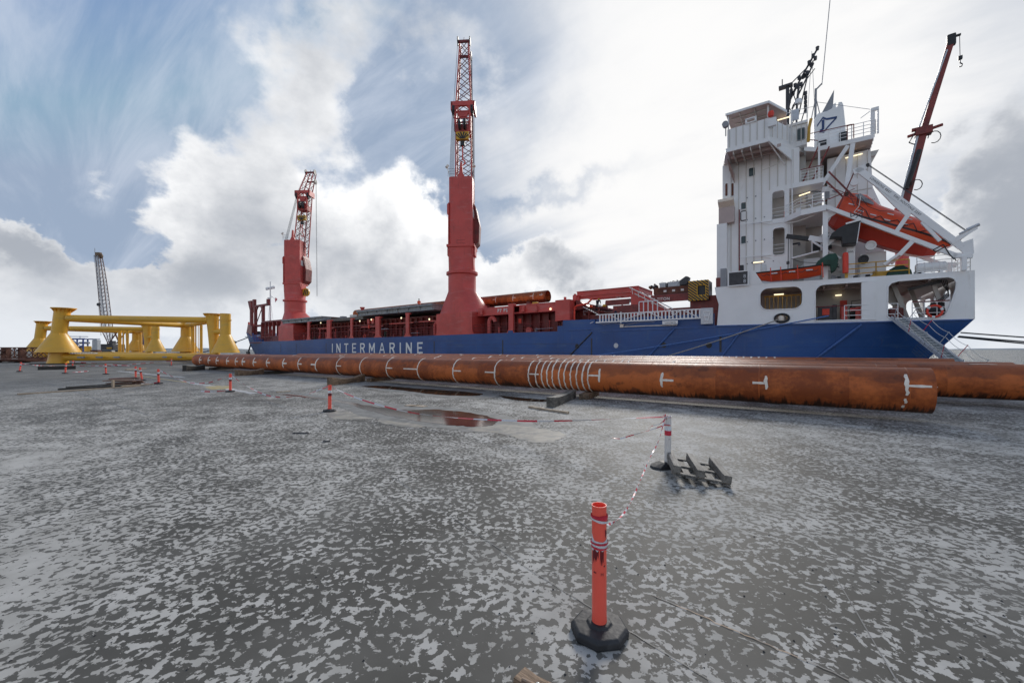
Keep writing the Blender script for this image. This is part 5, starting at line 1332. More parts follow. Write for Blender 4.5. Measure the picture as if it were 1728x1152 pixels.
m_ = MB(); frame_loop(m_, fair, .09, -.04); m_.build('fairlead_rim', 'black', ship, smooth=True)
MB().lathe([(.0, 0), (.22, 0), (.26, .2), (.22, .4), (0, .4)], (-10.25, qs(-10.25) + .15, 4.1), 14).build('fairlead_roller', 'mark', ship, smooth=True)
m_ = MB(); m_.box(-14.22, -12.70, -.06, .02, 7.28, 8.38); m_.c = 0; m_.build('vent_louvre', 'dark', ship)
m_ = MB(); m_.box(-14.3, -12.6, -.09, -.0, 8.38, 8.46).box(-14.3, -12.62, -.09, 0, 7.2, 7.28).box(-14.3, -14.22, -.09, 0, 7.28, 8.38).box(-12.70, -12.62, -.09, 0, 7.28, 8.38); m_.build('vent_frame', 'white', ship)
text('lettering', '8', .42, Matrix.Translation((-13.05, -.075, 7.42)) @ Matrix.Rotation(R(90), 4, 'X'), 'alu', ship, .004, 1, .0)
text('lettering', '8', .42, Matrix.Translation((-13.05, -.075, 7.84)) @ Matrix.Rotation(R(90), 4, 'X'), 'alu', ship, .004, 1, .0)
def poly_deck(name, pts, z0, z1, mat):
    return MB().prism([(a, b, z0) for a, b in pts], (0, 0, z1 - z0)).build(name, mat, ship)
poly_deck('mooring_deck', [(-15.2, .15), (1.2, 1.6), (1.2, 19.4), (-15.2, 20.8)], 3.55, 3.95, 'darkred')
poly_deck('poop_deck', [(-15.2, .14), (1.3, 1.64), (1.3, 19.4), (-15.2, 20.8)], 6.88, 7.10, 'cream')
# transom upper plate with openings, starboard side plate with openings (sky shows through them)
plate('transom_plate', [(1.5, 3.8), (19.5, 3.8), (19.5, 7.1), (1.5, 7.1)], [rrect(3.2, 6.4, 4.6, 6.5, .4), rrect(7.4, 9.8, 4.6, 6.5, .4), rrect(11.2, 13.6, 4.6, 6.5, .4), rrect(14.6, 17.8, 4.6, 6.5, .4)], .12, lambda a, b, t: Vector((1.20 + .12 * t, a, b)), 'white', ship)
plate('starboard_side', [(-15.2, 3.8), (1.2, 3.8), (1.2, 7.1), (-15.2, 7.1)], [rrect(-11.8, -8.8, 4.8, 6.8, .5), rrect(-7.6, -5.2, 4.1, 6.7, .5), rrect(-4.6, -3.7, 4.0, 6.7, .45), rrect(-2.6, -.2, 4.2, 6.7, .5)], .12, lambda a, b, t: Vector((a, 19.2 + .12 * t, b)), 'white', ship)
# inner casing walls of the mooring deck
m_ = MB(); m_.box(-15.1, -3.9, 5.6, 5.8, 3.95, 6.88); m_.box(-4.1, -3.9, 5.8, 12.5, 3.95, 6.88); m_.box(-8.55, -8.35, 1.2, 5.6, 3.95, 6.88)
m_.each('casing_wall', 'cream', ship)
m_ = MB(); m_.box(-4.9, -4.0, .9, 1.5, 3.95, 6.88); m_.each('deck_column', 'white', ship)
m_ = MB()
for i in range(9): m_.beam((-12 + i * .34, 2.6, 4.0), (-12 + i * .34, 2.6, 6.35), .06)
m_.box(-12.1, -9.2, 2.57, 2.65, 6.3, 6.4); m_.build('stowage_fence', 'yrail', ship)
for (u, q, z, l_) in ((-11.2, 2.2, 6.45, .75), (-7.2, 5.3, 6.35, .45), (-12.5, .9, 9.2, .8)):
    m_ = MB(); m_.tube((u, q, z), (u + l_, q, z), .055, 8); m_.build('tube_lamp', 'lamp', ship, smooth=True)
m_ = MB(); m_.box(-7.9, -6.9, 1.9, 2.2, 3.95, 5.2).box(-6.9, -6.6, 1.9, 2.2, 3.95, 5.3); m_.build('cable_cabinet', 'dark', ship, bevel=.03)
MB().box(-7.6, -7.1, 1.86, 1.9, 4.5, 5.0).build('cabinet_light', 'life', ship)
m_ = MB(); m_.tube((-5.6, 2.4, 4.6), (-4.6, 2.4, 4.6), .5, 16).tube((-5.7, 2.4, 4.6), (-5.6, 2.4, 4.6), .62, 16).tube((-4.6, 2.4, 4.6), (-4.5, 2.4, 4.6), .62, 16); m_.build('mooring_winch', 'black', ship, smooth=True)
m_ = MB(); m_.box(-5.35, -5.0, 1.6, 1.9, 3.95, 5.0).box(-5.7, -4.6, 1.6, 1.8, 4.7, 4.95).box(-6.3, -5.9, 1.8, 2.2, 3.95, 5.1); m_.each('winch_stand', 'red', ship, bevel=.03)
m_ = MB(); m_.box(-6.9, -6.4, 5.5, 5.6, 4.4, 5.9); m_.build('red_door', 'life', ship)
m_ = MB()
for x in (-6.1, -5.2): m_.path([(x, 5.55, 4.0), (x, 5.55, 5.8), (x + .7, 5.55, 5.85), (x + .7, 5.55, 4.0)], .02, 5)
m_.build('door_outline', 'dark', ship)
m_ = MB()
for z in (6.78, 6.6): m_.tube((-8.2, 2.2, z), (-.2, 3.0, z - .05), .05, 6)
for u in (-7.4, -5.9, -2.6, -1.0): m_.box(u - .06, u + .06, 1.4, 18, 6.62, 6.88)
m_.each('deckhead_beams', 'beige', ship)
# open after corner: frames, rails, lifebuoy
m_ = MB()
m_.beam((-2.3, 3.5, 3.95), (-3.2, 3.5, 6.9), .3); m_.beam((-.2, 3.0, 4.2), (-.9, 3.0, 6.85), .3, .25); m_.beam((-1.5, 8, 4), (-2.4, 8, 6.9), .3); m_.beam((-3.8, 4, 6.4), (-2.8, 4, 5.3), .16, .9)
m_.each('deck_brace', 'cream', ship)
m_ = MB(); m_.beam((-2.2, 2.6, 6.2), (-.35, 2.4, 6.62), .2); m_.build('black_boom', 'black', ship)
m_ = MB()
for i in range(4): m_.path([(-.4 + .1 * i, 2.3, 6.7), (-.25 + .07 * i, 2.3, 6.2), (.0, 2.3, 5.8 - .1 * i), (-.5, 2.3, 5.3 - .1 * i), (-.9 + .1 * i, 2.4, 5.0)], .03, 5)
m_.build('hose_bundle', 'black', ship, smooth=True)
rail_mb([(-3.4, 1.15, 3.95), (-2.75, 1.2, 3.95)], 1.15, 3, .6, .03).build('deck_rail', 'white', ship)
rail_mb([(-1.95, 1.25, 3.95), (.1, 1.45, 3.95)], 1.15, 3, .8, .03).build('deck_rail', 'white', ship)
rail_mb([(-5.95, .75, 3.95), (-4.1, .95, 3.95)], 1.15, 3, 1.4, .03).build('deck_rail', 'white', ship)
MB().tube((-7.9, .75, 5.1), (-4.1, 1.0, 5.1), .035, 6).tube((-1.95, 1.22, 5.15), (.1, 1.42, 5.15), .04, 6).each('red_top_rail', 'maroon', ship)
m_ = MB(); m_.box(-3.4, -2.5, 2.8, 3.4, 3.95, 4.9).box(-1.1, -.2, 3.0, 3.6, 3.95, 5.0); m_.each('winch_block', 'darkred', ship, bevel=.1)
m_ = MB(); m_.box(-.95, -.2, 2.4, 2.9, 4.3, 5.1); m_.tube((-1.2, 2.2, 4.5), (-.3, 2.2, 4.5), .3, 12); m_.each('capstan', 'black', ship, bevel=.05)
m_ = MB(); n_ = 28; rings = []
for i in range(n_ + 1):
    t = 2 * math.pi * i / n_; m_c = (math.cos(t), math.sin(t)); rings.append([(-.72 + (.40 + .075 * math.cos(p)) * m_c[0], 1.15 + .075 * math.sin(p), 4.42 + (.40 + .075 * math.cos(p)) * m_c[1]) for p in [2 * math.pi * j / 8 for j in range(8)]])
m_.loft(rings, True, False); m_.build('life_ring', 'life', ship, smooth=True)
for a in (20, 140, 260):
    MB().beam((-.72 + .33 * math.cos(R(a)), 1.15, 4.42 + .33 * math.sin(R(a))), (-.72 + .48 * math.cos(R(a)), 1.15, 4.42 + .48 * math.sin(R(a))), .17, .16, (0, 1, 0)).build('life_ring_band', 'reflwhite', ship)

# ---- accommodation tower
wl = 3.0
op_a = rrect(-11.57, -10.53, 12.79, 15.59, .29); op_b = rrect(-11.51, -10.51, 9.95, 12.37, .29)
tw = [(-15.72, 7.1), (-10.21, 7.1), (-10.21, 15.64), (-9.45, 15.95), (-9.45, 18.98), (-15.72, 18.98)]
plate('tower_side', tw, [op_a, op_b], .12, lambda a, b, t: Vector((a, wl + .12 * t, b)), 'white', ship)
m_ = MB()
for lp in (op_a, op_b):
    for a, b in zip(lp, lp[1:] + lp[:1]): m_.tube((a[0], wl - .02, a[1]), (b[0], wl - .02, b[1]), .05, 6)
m_.build('opening_rim', 'white', ship, smooth=True)
m_ = MB(); m_.box(-15.82, -12.3, wl + .12, 19.0, 7.1, 18.98); m_.build('tower_block', 'white', ship)
m_ = MB(); m_.box(-12.3, -9.4, 5.2, 17.5, 7.1, 18.98); m_.build('gallery_wall', 'cream', ship)
m_ = MB(); m_.box(-10.2, -8.4, 6.6, 16, 7.1, 18.8); m_.build('gallery_wall', 'cream', ship)
fm = MB().box(-.04, .04, wl - .07, wl, 0, 1).mesh('panel_seam', 'cream')
for i, u in enumerate([-15.0, -14.33, -13.68, -13.03, -12.39, -11.74, -11.09, -10.44, -9.92]):
    z0 = 7.2 if u < -11.8 else (15.99 if i != 5 else 15.8); o = put('panel_seam', fm, ship); o.location = (u, 0, z0); o.scale = (.8, 1, 18.9 - z0)
m_ = MB(); m_.box(-11.8, -9.45, wl - .03, wl, 15.8, 15.85); m_.build('panel_seam', 'white', ship)
def window(u0, u1, z0, z1, q=wl, mat='glass', fr_='white', nm='window'):
    f = MB(); lp = rrect(u0, u1, z0, z1, .12, 3)
    for a, b in zip(lp, lp[1:] + lp[:1]): f.tube((a[0], q - .015, a[1]), (b[0], q - .015, b[1]), .045, 6)
    f = f.build(nm, fr_, ship, smooth=True)
    plate('pane', lp, [], .03, lambda a, b, t: Vector((a, q - .02 + .03 * t, b)), mat, f)
window(-13.49, -12.91, 17.34, 18.16); window(-14.15, -13.66, 14.49, 15.17); window(-14.15, -13.63, 11.36, 12.1)
window(-14.15, -13.66, 13.5, 14.36, mat='white', fr_='dark', nm='door_frame')
window(-15.56, -15.27, 16.01, 17.26, mat='rustbeam'); window(-15.02, -14.73, 15.9, 17.16, mat='rustbeam')
window(-14.36, -13.84, 8.8, 9.48, mat='dark')
m_ = MB(); m_.prism([(-15.98, 2.3, 15.4), (-14.57, 2.3, 15.4), (-14.57, 3.0, 14.9), (-15.98, 3.0, 14.9)], (0, .0, .25)); m_.build('drip_ledge', 'mark', ship)
m_ = MB(); m_.box(-15.93, -14.57, 2.4, wl, 13.4, 14.86); m_.build('wing_box', 'beige', ship); MB().box(-16.1, -15.2, 2.4, wl, 8.4, 13.4).build('wing_trunk', 'white', ship)
MB().tube((-14.1, 2.4, 8.5), (-14.1, 2.4, 14.4), .055, 8).build('red_mast_pipe', 'maroon', ship)
MB().tube((-9.97, wl - .08, 7.2), (-9.97, wl - .08, 18.9), .05, 6).build('downpipe', 'white', ship)
for z in (10.1, 13.1):
    m_ = MB(); m_.beam((-14.1, 2.4, z), (-11.5, wl - .05, z - .05), .07); m_.beam((-12.4, 2.7, z - .02), (-11.5, wl, z - .35), .05); m_.build('pipe_bracket', 'white', ship)
kb_me = MB().lathe([(.0, -.04), (.06, -.04), (.06, 0)], (0, wl - .02, 0), 8, 'y').mesh('wall_cleat', 'grey')
for i in range(14): o = put('wall_cleat', kb_me, ship); o.location = (-13.6 + (i % 4) * .72, 0, 9.5 + 2.0 * (i // 4))
m_ = MB(); m_.box(-13.2, -12.35, 2.78, 2.98, 9.5, 9.6); m_.build('lamp_shade', 'grey', ship)
m_ = MB(); m_.box(-12.48, -12.0, 2.94, 3.0, 8.7, 9.3); m_.build('notice_board', 'alu', ship)

# decks of the galleries, after part
poly_deck('gallery_deck', [(-12.3, 2.98), (-10.03, 2.96), (-7.68, 2.96), (-7.68, 5.0), (-9.4, 6.6), (-12.3, 6.6)], 15.57, 15.95, 'white')
poly_deck('gallery_deck', [(-12.3, 2.98), (-10.24, 2.96), (-8.95, 1.35), (-7.2, .95), (-7.0, 1.6), (-7.0, 6.5), (-12.3, 6.5)], 12.72, 13.17, 'white')
poly_deck('gallery_deck', [(-12.3, 3.2), (-10.24, 3.2), (-10.24, 6.5), (-12.3, 6.5)], 9.8, 9.95, 'beige')
rail_mb([(-10.15, 3.0, 13.17), (-8.95, 1.4, 13.17), (-7.3, 1.0, 13.17)], 1.0, 4, .8, .03).build('gallery_rail', 'white', ship)
rail_mb([(-9.35, 3.05, 15.95), (-7.73, 3.05, 15.95), (-7.73, 4.8, 15.95)], 1.0, 4, .6, .03).build('gallery_rail', 'white', ship)
rail_mb([(-12.2, 3.3, 13.17), (-10.3, 3.3, 13.17)], 1.0, 3, 2, .03).build('gallery_rail', 'white', ship)
rail_mb([(-12.2, 3.3, 9.95), (-10.3, 3.3, 9.95)], 1.0, 3, 2, .03).build('gallery_rail', 'white', ship)
MB().tube((-10.1, 3.0, 14.25), (-7.4, 4.0, 14.25), .03, 6).build('red_top_rail', 'maroon', ship)
MB().tube((-9.35, 3.02, 17.0), (-7.7, 3.02, 17.0), .035, 6).build('red_top_rail', 'maroon', ship)
MB().box(-10.9, -10.5, 4.2, 4.5, 13.4, 14.1).build('extinguisher_box', 'life', ship, bevel=.03)
m_ = MB(); m_.tube((-9.75, 4.4, 15.2), (-8.9, 4.4, 15.35), .05, 8); m_.build('tube_lamp', 'lamp', ship)
m_ = MB(); m_.tube((-6.6, 6.2, 18.2), (-5.4, 6.3, 18.3), .05, 8); m_.build('tube_lamp', 'lamp', ship)
for bx in ((-7.45, -7.1, 1.2, 1.6, 7.1, 12.72), (-10.3, -10.12, 3.0, 3.2, 7.1, 12.72), (-8.1, -7.95, 3.1, 3.3, 15.95, 18.95)): MB().box(*bx).build('gallery_column', 'white', ship)
MB().prism([(-7.3, 1.4, 12.72), (-7.3, 1.4, 12.0), (-6.5, 1.4, 12.5)], (0, .15, 0)).build('column_bracket', 'white', ship)
MB().prism([(-7.3, 1.4, 9.8), (-7.3, 1.4, 10.5), (-6.5, 1.4, 11.2), (-6.6, 1.4, 10.4)], (0, .2, 0)).build('column_bracket', 'white', ship)
for (a, b) in (((-7.2, 2.2, 16.1), (-5.2, 2.4, 13.3)), ((-7.5, 3, 15.6), (-5.5, 3.2, 13.0)), ((-8.2, 3.8, 18.9), (-9.4, 3.8, 16.0)), ((-7.5, 4.4, 18.9), (-8.8, 4.4, 16.2))): MB().beam(a, b, .06, .12).build('stair_stringer', 'darkred', ship)
m_ = MB(); m_.path([(-7.1, 1.6, 14.7), (-5.7, 1.7, 13.8), (-5.4, 1.7, 12.8)], .026, 5); m_.path([(-7.2, 2.0, 13.8), (-6.1, 2.0, 14.1), (-5.6, 2.0, 13.5)], .026, 5); m_.tube((-7.1, 1.6, 13.7), (-5.4, 1.7, 14.2), .026, 5)
m_.tube((-6.5, 1.7, 12.8), (-5.4, 1.9, 15.6), .05, 6)
m_.build('stair_rail', 'darkred', ship)
m_ = MB(); m_.path([(-10.15, 2.9, 12.6), (-9.3, 2.5, 12.55), (-8.6, 2.0, 12.9 - .3), (-7.9, 1.8, 12.9 - .15)], .05, 6).build('deck_edge_pipe', 'white', ship, smooth=True)
for i in range(30):                                     # small fittings under the galleries
    u = rv.uniform(-9.8, -5.9); z = rv.choice([rv.uniform(7.3, 9.4), rv.uniform(9.9, 12.4), rv.uniform(13.3, 15.1)]); q = rv.uniform(3.2, 5.4)
    if rv.random() < .5: MB().tube((u, q, z), (u + rv.uniform(-.8, .8), q, z + rv.uniform(-.5, .6)), rv.uniform(.03, .09), 8).build('pipe_fitting', rv.choice(['white', 'cream', 'white', 'dark', 'grey']), ship)
    else: MB().box(u - .2, u + .2, q, q + .2, z, z + rv.uniform(.2, .6)).build('wall_box', rv.choice(['white', 'cream', 'dark', 'maroon', 'grey']), ship, bevel=.02)
m_ = MB(); m_.box(-8.75, -7.3, 4.2, 4.3, 10.2, 11.3); m_.build('dark_window_recess', 'black', ship)
MB().box(-8.78, -8.66, 4.1, 4.2, 10.1, 11.4).build('recess_post', 'white', ship); MB().box(-8.1, -7.95, 4.1, 4.2, 10.1, 11.4).build('recess_post', 'white', ship)
m_ = MB(); m_.box(-9.4, -8.2, 4.4, 4.6, 7.1, 9.6); m_.build('deck_house', 'white', ship)
m_ = MB(); m_.box(-8.2, -5.8, 4.6, 4.8, 7.1, 11.2); m_.build('deck_house', 'cream', ship)
m_ = MB(); m_.box(-5.3, -3.6, 3.4, 5, 7.1, 9.4); m_.build('deck_house', 'white', ship, bevel=.05)
for (u, z, r_, k_) in ((-4.45, 9.75, .36, 'white'), (-4.9, 8.75, .33, 'black')):
    MB().lathe([(.0, -.12), (r_ * .62, -.12), (r_ * .7, -.2), (r_, -.2), (r_ * 1.05, .2), (0, .3)], (u, 2.4, z), 22, 'y', cap=False).build('round_ventilator', k_, ship, smooth=True)

# funnel casing block and its after wall
m_ = MB(); m_.prism([(-8.0, 6.6, 7.1), (-4.0, 6.6, 7.1), (-4.0, 6.6, 13.2), (-4.75, 6.6, 15.4), (-4.9, 6.6, 18.6), (-8.0, 6.6, 18.6)], (0, 8, 0)); m_.build('casing_block', 'white', ship)
m_ = MB()
for u in (-7.4, -6.6, -5.8, -5.1): m_.box(u - .03, u + .03, 6.55, 6.6, 12, 18.5)
m_.box(-8, -4.8, 6.55, 6.6, 15.3, 15.36); m_.build('panel_seam', 'cream', ship)

# bridge wings
zw = 19.28
poly_deck('bridge_wing_deck', [(-15.15, 3.1), (-14.5, -.02), (-11.05, -.02), (-8.4, 4.9), (-8.4, 16.1), (-11.05, 21.0), (-14.5, 21.0), (-15.15, 18.0)], zw - .28, zw, 'white')
for u in (-13.9, -13.2, -12.5, -11.8):
    m_ = MB(); m_.box(u - .04, u + .04, .1, 3.0, zw - .62, zw - .34); m_.build('wing_beam', 'cream', ship)
m_ = MB()
for q in (1.05, 2.1): m_.box(-14.4, -10.4, q - .04, q + .04, zw - .58, zw - .34)
for i in range(5):
    u = -14.9 + i * .1; m_.prism([(u, 3.0, zw - .34 - i * .25), (u, 1.6, zw - .34 - i * .25), (u, 3.0, zw - 1.0 - i * .3)], (.06, 0, 0))
m_.each('wing_beams', 'beige', ship)
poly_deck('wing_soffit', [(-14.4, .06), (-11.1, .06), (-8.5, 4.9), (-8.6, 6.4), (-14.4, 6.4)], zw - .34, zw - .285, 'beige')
m_ = MB(); m_.prism([(-14.4, 0, 0), (-14.4, 0, 0), (-14.4, 0, 0)], (0, 0, 0)) if False else None
m_.prism([(-14.38, .02, zw), (-11.05, .02, zw), (-11.05, .02, 20.92), (-14.38, .02, 20.92)], (0, .07, 0))
m_.build('wing_bulwark', 'white', ship)
m_ = MB()
a, b = Vector((-11.05, .0, 0)), Vector((-8.95, 3.9, 0)); dd = (b - a)
def along(t, z): p = a + dd * t; return (p.x, p.y, z)
m_.prism([along(0, zw - .28), along(.0, 20.92), along(.12, 20.92), along(.78, 20.66), along(1.0, 19.4), along(1.0, 17.7), along(.93, 17.7)], (-.06, .04, 0)); m_.build('wing_after_bulwark', 'white', ship)
sm = MB().box(-.03, .03, -.07, .0, 0, 1.55).mesh('bulwark_stiffener', 'cream')
for i in range(6): o = put('bulwark_stiffener', sm, ship); o.location = (-14.2 + i * .56, .0, 19.33)
for i in range(7): p = along(.08 + .12 * i, 19.33); o = put('bulwark_stiffener', sm, ship); o.location = (p[0] + .05, p[1] - .03, p[2]); o.scale = (1, 1, .92)
m_ = MB(); m_.tube(along(.02, zw - .32), along(.95, 17.75), .05, 6); m_.tube((-11.05, .0, zw - .3), (-14.4, .0, zw - .3), .05, 6); m_.beam((-11.1, .05, zw - .3), (-10.0, 2.9, 17.7), .07); m_.beam((-11.8, 2.95, 17.7), (-10.0, 2.9, 18.1), .06); m_.build('wing_edge_trim', 'white', ship)
# canopy roof over wing
poly_deck('bridge_roof', [(-14.45, -.15), (-11.1, -.1), (-9.9, 2.7), (-9.9, 18.3), (-11.1, 21.1), (-14.45, 21.1)], 22.12, 22.24, 'beige')
m_ = MB(); m_.prism([(-14.5, -.2, 22.10), (-11.08, -.15, 22.10), (-11.08, -.15, 22.28), (-14.5, -.2, 22.28)], (0, .07, 0)); m_.beam((-11.08, -.12, 22.19), (-9.85, 2.7, 22.19), .08, .2)
for (u, q) in ((-14.3, .1), (-11.2, .3), (-9.95, 2.6), (-14.3, 3.5)): m_.tube((u, q, zw), (u, q, 22.12), .06, 8)
m_.each('roof_trim', 'white', ship)
m_ = MB()
for q in (.8, 2.0, 3.2): m_.box(-14.3, -11.2, q - .04, q + .04, 22.02, 22.12)
for u in (-13.4, -12.2): m_.box(u - .04, u + .04, .1, 6, 22.02, 22.12)
m_.each('roof_beams', 'cream', ship)
m_ = MB(); m_.box(-14.4, -11.4, 4.2, 17, zw, 22.12); m_.build('bridge_house', 'beige', ship)
m_ = MB(); m_.box(-11.4, -9.0, 3.6, 7, zw, 21.1); m_.build('chart_room', 'white', ship, bevel=.03)
m_ = MB(); m_.box(-11.5, -8.9, 3.4, 7.2, 21.1, 21.3); m_.build('chart_room_roof', 'white', ship)
window(-9.75, -9.15, 19.75, 20.75, q=3.6, fr_='grey')
m_ = MB(); m_.tube((-11.2, 3.3, 21.9), (-10.2, 3.3, 21.9), .05, 6); m_.build('tube_lamp', 'lamp', ship)
m_ = MB(); m_.path([(-8.85, 3.5, 19.4), (-8.8, 3.5, 20.6), (-8.65, 3.5, 21.3)], .12, 8); m_.build('yellow_hose', 'yrail', ship, smooth=True)
m_ = MB(); m_.box(-12.9, -12.0, -.1, .3, 20.92, 21.0).box(-12.9, -12.75, -.1, .1, 20.9, 21.3).box(-12.15, -12.0, -.1, .1, 20.9, 21.3).box(-12.9, -12.0, -.1, .1, 21.25, 21.35); m_.build('compass_stand', 'white', ship)
MB().lathe([(0, -.22), (.2, -.2), (.26, 0), (.2, .2), (0, .22)], (-10.9, -.05, 21.15), 12).build('red_buoy_light', 'life', ship, smooth=True)
MB().box(-11.1, -10.5, -.2, .1, 20.1, 20.75).build('buoy_bracket', 'white', ship)
MB().lathe([(0, -.25), (.26, -.25), (.26, .15), (0, .2)], (-14.5, -.2, 21.3), 14, 'y').tube((-14.5, 0, 20.4), (-14.5, 0, 21.2), .05, 6).build('searchlight', 'grey', ship, smooth=True)
MB().box(-10.0, -9.4, 2.6, 2.7, 21.2, 22.1).build('notice_box', 'alu', ship)
# after platform behind the bridge with rails and props
poly_deck('after_platform', [(-9.3, 4.0), (-8.4, 4.85), (-4.35, 5.0), (-4.35, 16), (-9.3, 16)], 18.92, zw, 'white')
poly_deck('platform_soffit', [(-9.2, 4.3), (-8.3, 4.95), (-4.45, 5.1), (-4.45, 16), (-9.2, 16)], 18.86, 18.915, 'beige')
r1 = rail_mb([(-8.4, 4.9, zw), (-6.0, 4.95, zw)], 1.15, 4, .7, .03).build('platform_rail', 'white', ship)
r1 = rail_mb([(-6.0, 4.95, zw), (-4.4, 5.05, zw), (-4.4, 9, zw)], 1.15, 4, .8, .03).build('platform_rail', 'white', ship)
MB().tube((-8.9, 4.6, zw + 1.2), (-5.9, 4.9, zw + 1.2), .035, 6).path([(-6.2, 4.85, zw), (-6.2, 4.85, zw + 1.15), (-5.75, 4.85, zw + 1.15), (-5.75, 4.85, zw)], .04, 6).tube((-9, 4.3, zw + .6), (-8.3, 4.8, zw + .5), .035, 6).build('red_top_rail', 'darkred', ship)
m_ = MB(); m_.beam((-5.75, 5.15, 18.9), (-6.35, 4.6, 14.2), .34, .34); m_.beam((-8.3, 4.9, 15.4), (-6.1, 5.0, 18.8), .18, .3); m_.beam((-4.6, 9, 18.9), (-6.0, 7.0, 15.6), .2, .3); m_.beam((-4.5, 6.8, 18.6), (-5.6, 6.8, 17.4), .1, .3)
m_.lathe([(0, -.2), (.32, -.2), (.32, .2), (0, .2)], (-6.3, 4.4, 14.3), 14, 'y'); m_.lathe([(0, -.2), (.3, -.2), (.3, .2), (0, .2)], (-5.7, 4.2, 15.4), 14, 'y')
m_.build('platform_prop', 'white', ship, smooth=True)
m_ = MB()
m_.prism([(-4.45, 8, 18.9), (-5.0, 8, 17.8), (-5.9, 8, 15.9), (-8.2, 8, 15.9), (-8.2, 8, 18.9)], (0, .1, 0)); m_.build('platform_web', 'cream', ship)
for t in (.2, .5, .8): MB().beam((-4.5 - .5 * t * 2, 7.9, 18.85 - 2.2 * t), (-8.1, 7.9, 18.6 - 2.2 * t), .1, .08).build('web_stiffener', 'beige', ship)
m_ = MB(); m_.beam((-4.6, 5.1, zw), (-4.6, 5.1, zw + 2.1), .3, .12).beam((-4.25, 5.1, zw), (-4.25, 5.1, zw + 2.0), .12, .12).box(-4.7, -4.2, 5.0, 5.2, zw + 1.9, zw + 2.15).tube((-4.7, 5.1, zw + 2.0), (-5.4, 5.1, zw + 1.6), .03, 5); m_.build('aerial_post', 'white', ship)
# funnel
m_ = MB(); m_.prism([(-9.2, 7.6, zw), (-6.75, 7.6, zw), (-6.78, 7.6, 21.5), (-6.95, 7.6, 23.45), (-7.05, 7.6, 23.75), (-7.3, 7.6, 23.8), (-7.36, 7.6, 23.45), (-7.5, 7.6, 23.4), (-7.52, 7.6, 23.85), (-7.72, 7.6, 23.7), (-7.78, 7.6, 23.42), (-8.15, 7.6, 23.3), (-8.9, 7.6, 23.3), (-9.2, 7.6, 22.8)], (0, 4.6, 0))
m_.build('funnel', 'white', ship, bevel=.04)
MB().prism([(-8.95, 8.2, 23.0), (-8.0, 8.2, 23.2), (-7.8, 8.2, 24.0), (-7.72, 8.2, 25.3)], (0, 1.5, 0)).build('exhaust_fin', 'grey', ship)
lg_o = [(-8.75, 22.15), (-8.1, 23.05), (-7.75, 22.75), (-7.0, 22.75), (-7.95, 21.3), (-8.7, 21.35)]
def shrink(lp, k_=.16):
    cx = sum(p[0] for p in lp) / len(lp); cz = sum(p[1] for p in lp) / len(lp); return [(cx + (p[0] - cx) * (1 - k_), cz + (p[1] - cz) * (1 - k_)) for p in lp]
m_ = MB(); lp = [(-8.95, 22.15), (-8.5, 22.78), (-8.2, 22.55), (-7.42, 22.48), (-8.2, 21.72), (-8.4, 21.45), (-8.75, 21.55)]
for a_, b_ in zip(lp, lp[1:]): m_.beam((a_[0], 7.57, a_[1]), (b_[0], 7.57, b_[1]), .12, .03, (0, 1, 0)) if False else m_.prism([(a_[0], 7.56, a_[1] - .085), (b_[0], 7.56, b_[1] - .085), (b_[0], 7.56, b_[1] + .085), (a_[0], 7.56, a_[1] + .085)], (0, .03, 0))
m_.build('funnel_emblem', 'logo', ship)
text('funnel_letter', 'J', 1.0, Matrix.Translation((-8.62, 7.53, 21.85)) @ Matrix.Rotation(R(90), 4, 'X'), 'logo', ship, .01, 1, .03, 1.2)
m_ = MB(); m_.box(-8.9, -8.2, 7.5, 7.6, 19.3, 20.7).box(-6.75 - .5, -6.6, 7.5, 7.6, 19.8, 21.0); m_.each('funnel_door', 'black', ship)
# signal mast and whip aerial
m_ = MB(); mx, mq = -11.0, 8.0
rings = [sq((mx, mq, 22.2), .9, .9), sq((mx, mq, 23.6), .8, .8), sq((mx + .1, mq, 25), .7, .7), sq((mx + .3, mq, 26.6), .6, .6)]
for a_, b_ in zip(rings, rings[1:]):
    for i in range(4): m_.tube(a_[i], b_[i], .09, 5, caps=False).tube(a_[i], b_[(i + 1) % 4], .04, 4, caps=False)
m_.beam((mx - .35, mq, 22.2), (mx - .35, mq, 27.0), .3); m_.box(mx - 1.1, mx + .1, mq - .3, mq + .3, 26.8, 27.0)
for (a_, b_, r_) in (((mx - .3, 25.4), (mx + 2.2, 29.6), .09), ((mx + .1, 24.8), (mx + 1.8, 28.2), .07), ((mx - .2, 26.9), (mx + 2.0, 28.6), .05), ((mx, 24.6), (mx + 1.8, 28.3), .05), ((mx + .5, 23.5), (mx + 1.4, 27.6), .06), ((mx - .8, 27), (mx - .8, 27.7), .05), ((mx + .6, 22.4), (mx + 1.1, 24.2), .05), ((mx + .7, 26.3), (mx + 1.9, 27.7), .04)):
    m_.tube((a_[0], mq, a_[1]), (b_[0], mq, b_[1]), r_, 6)
for i in range(15): t = i / 14; x_, z_ = mx - .2 + 2.3 * t, 25.6 + 3.7 * t + rv.uniform(-.6, .4); m_.lathe([(.0, -.16), (.13, -.16), (.15, .16), (0, .16)], (x_, mq + rv.uniform(-.3, .3), z_), 8)
for i in range(5): m_.lathe([(.0, -.16), (.14, -.16), (.14, .16), (0, .16)], (mx + 1.15, mq, 24 + .42 * i), 8)
m_.tube((mx - .8, mq, 22.6), (mx - 2.0 + .4, mq, 22.9), .12, 6)
m_.build('signal_mast', 'dark', ship)
MB().lathe([(0, -.3), (.3, -.2), (.34, 0), (.28, .2), (0, .34)], (mx + .55, mq - .2, 25.0), 12).build('satellite_dome', 'white', ship, smooth=True)
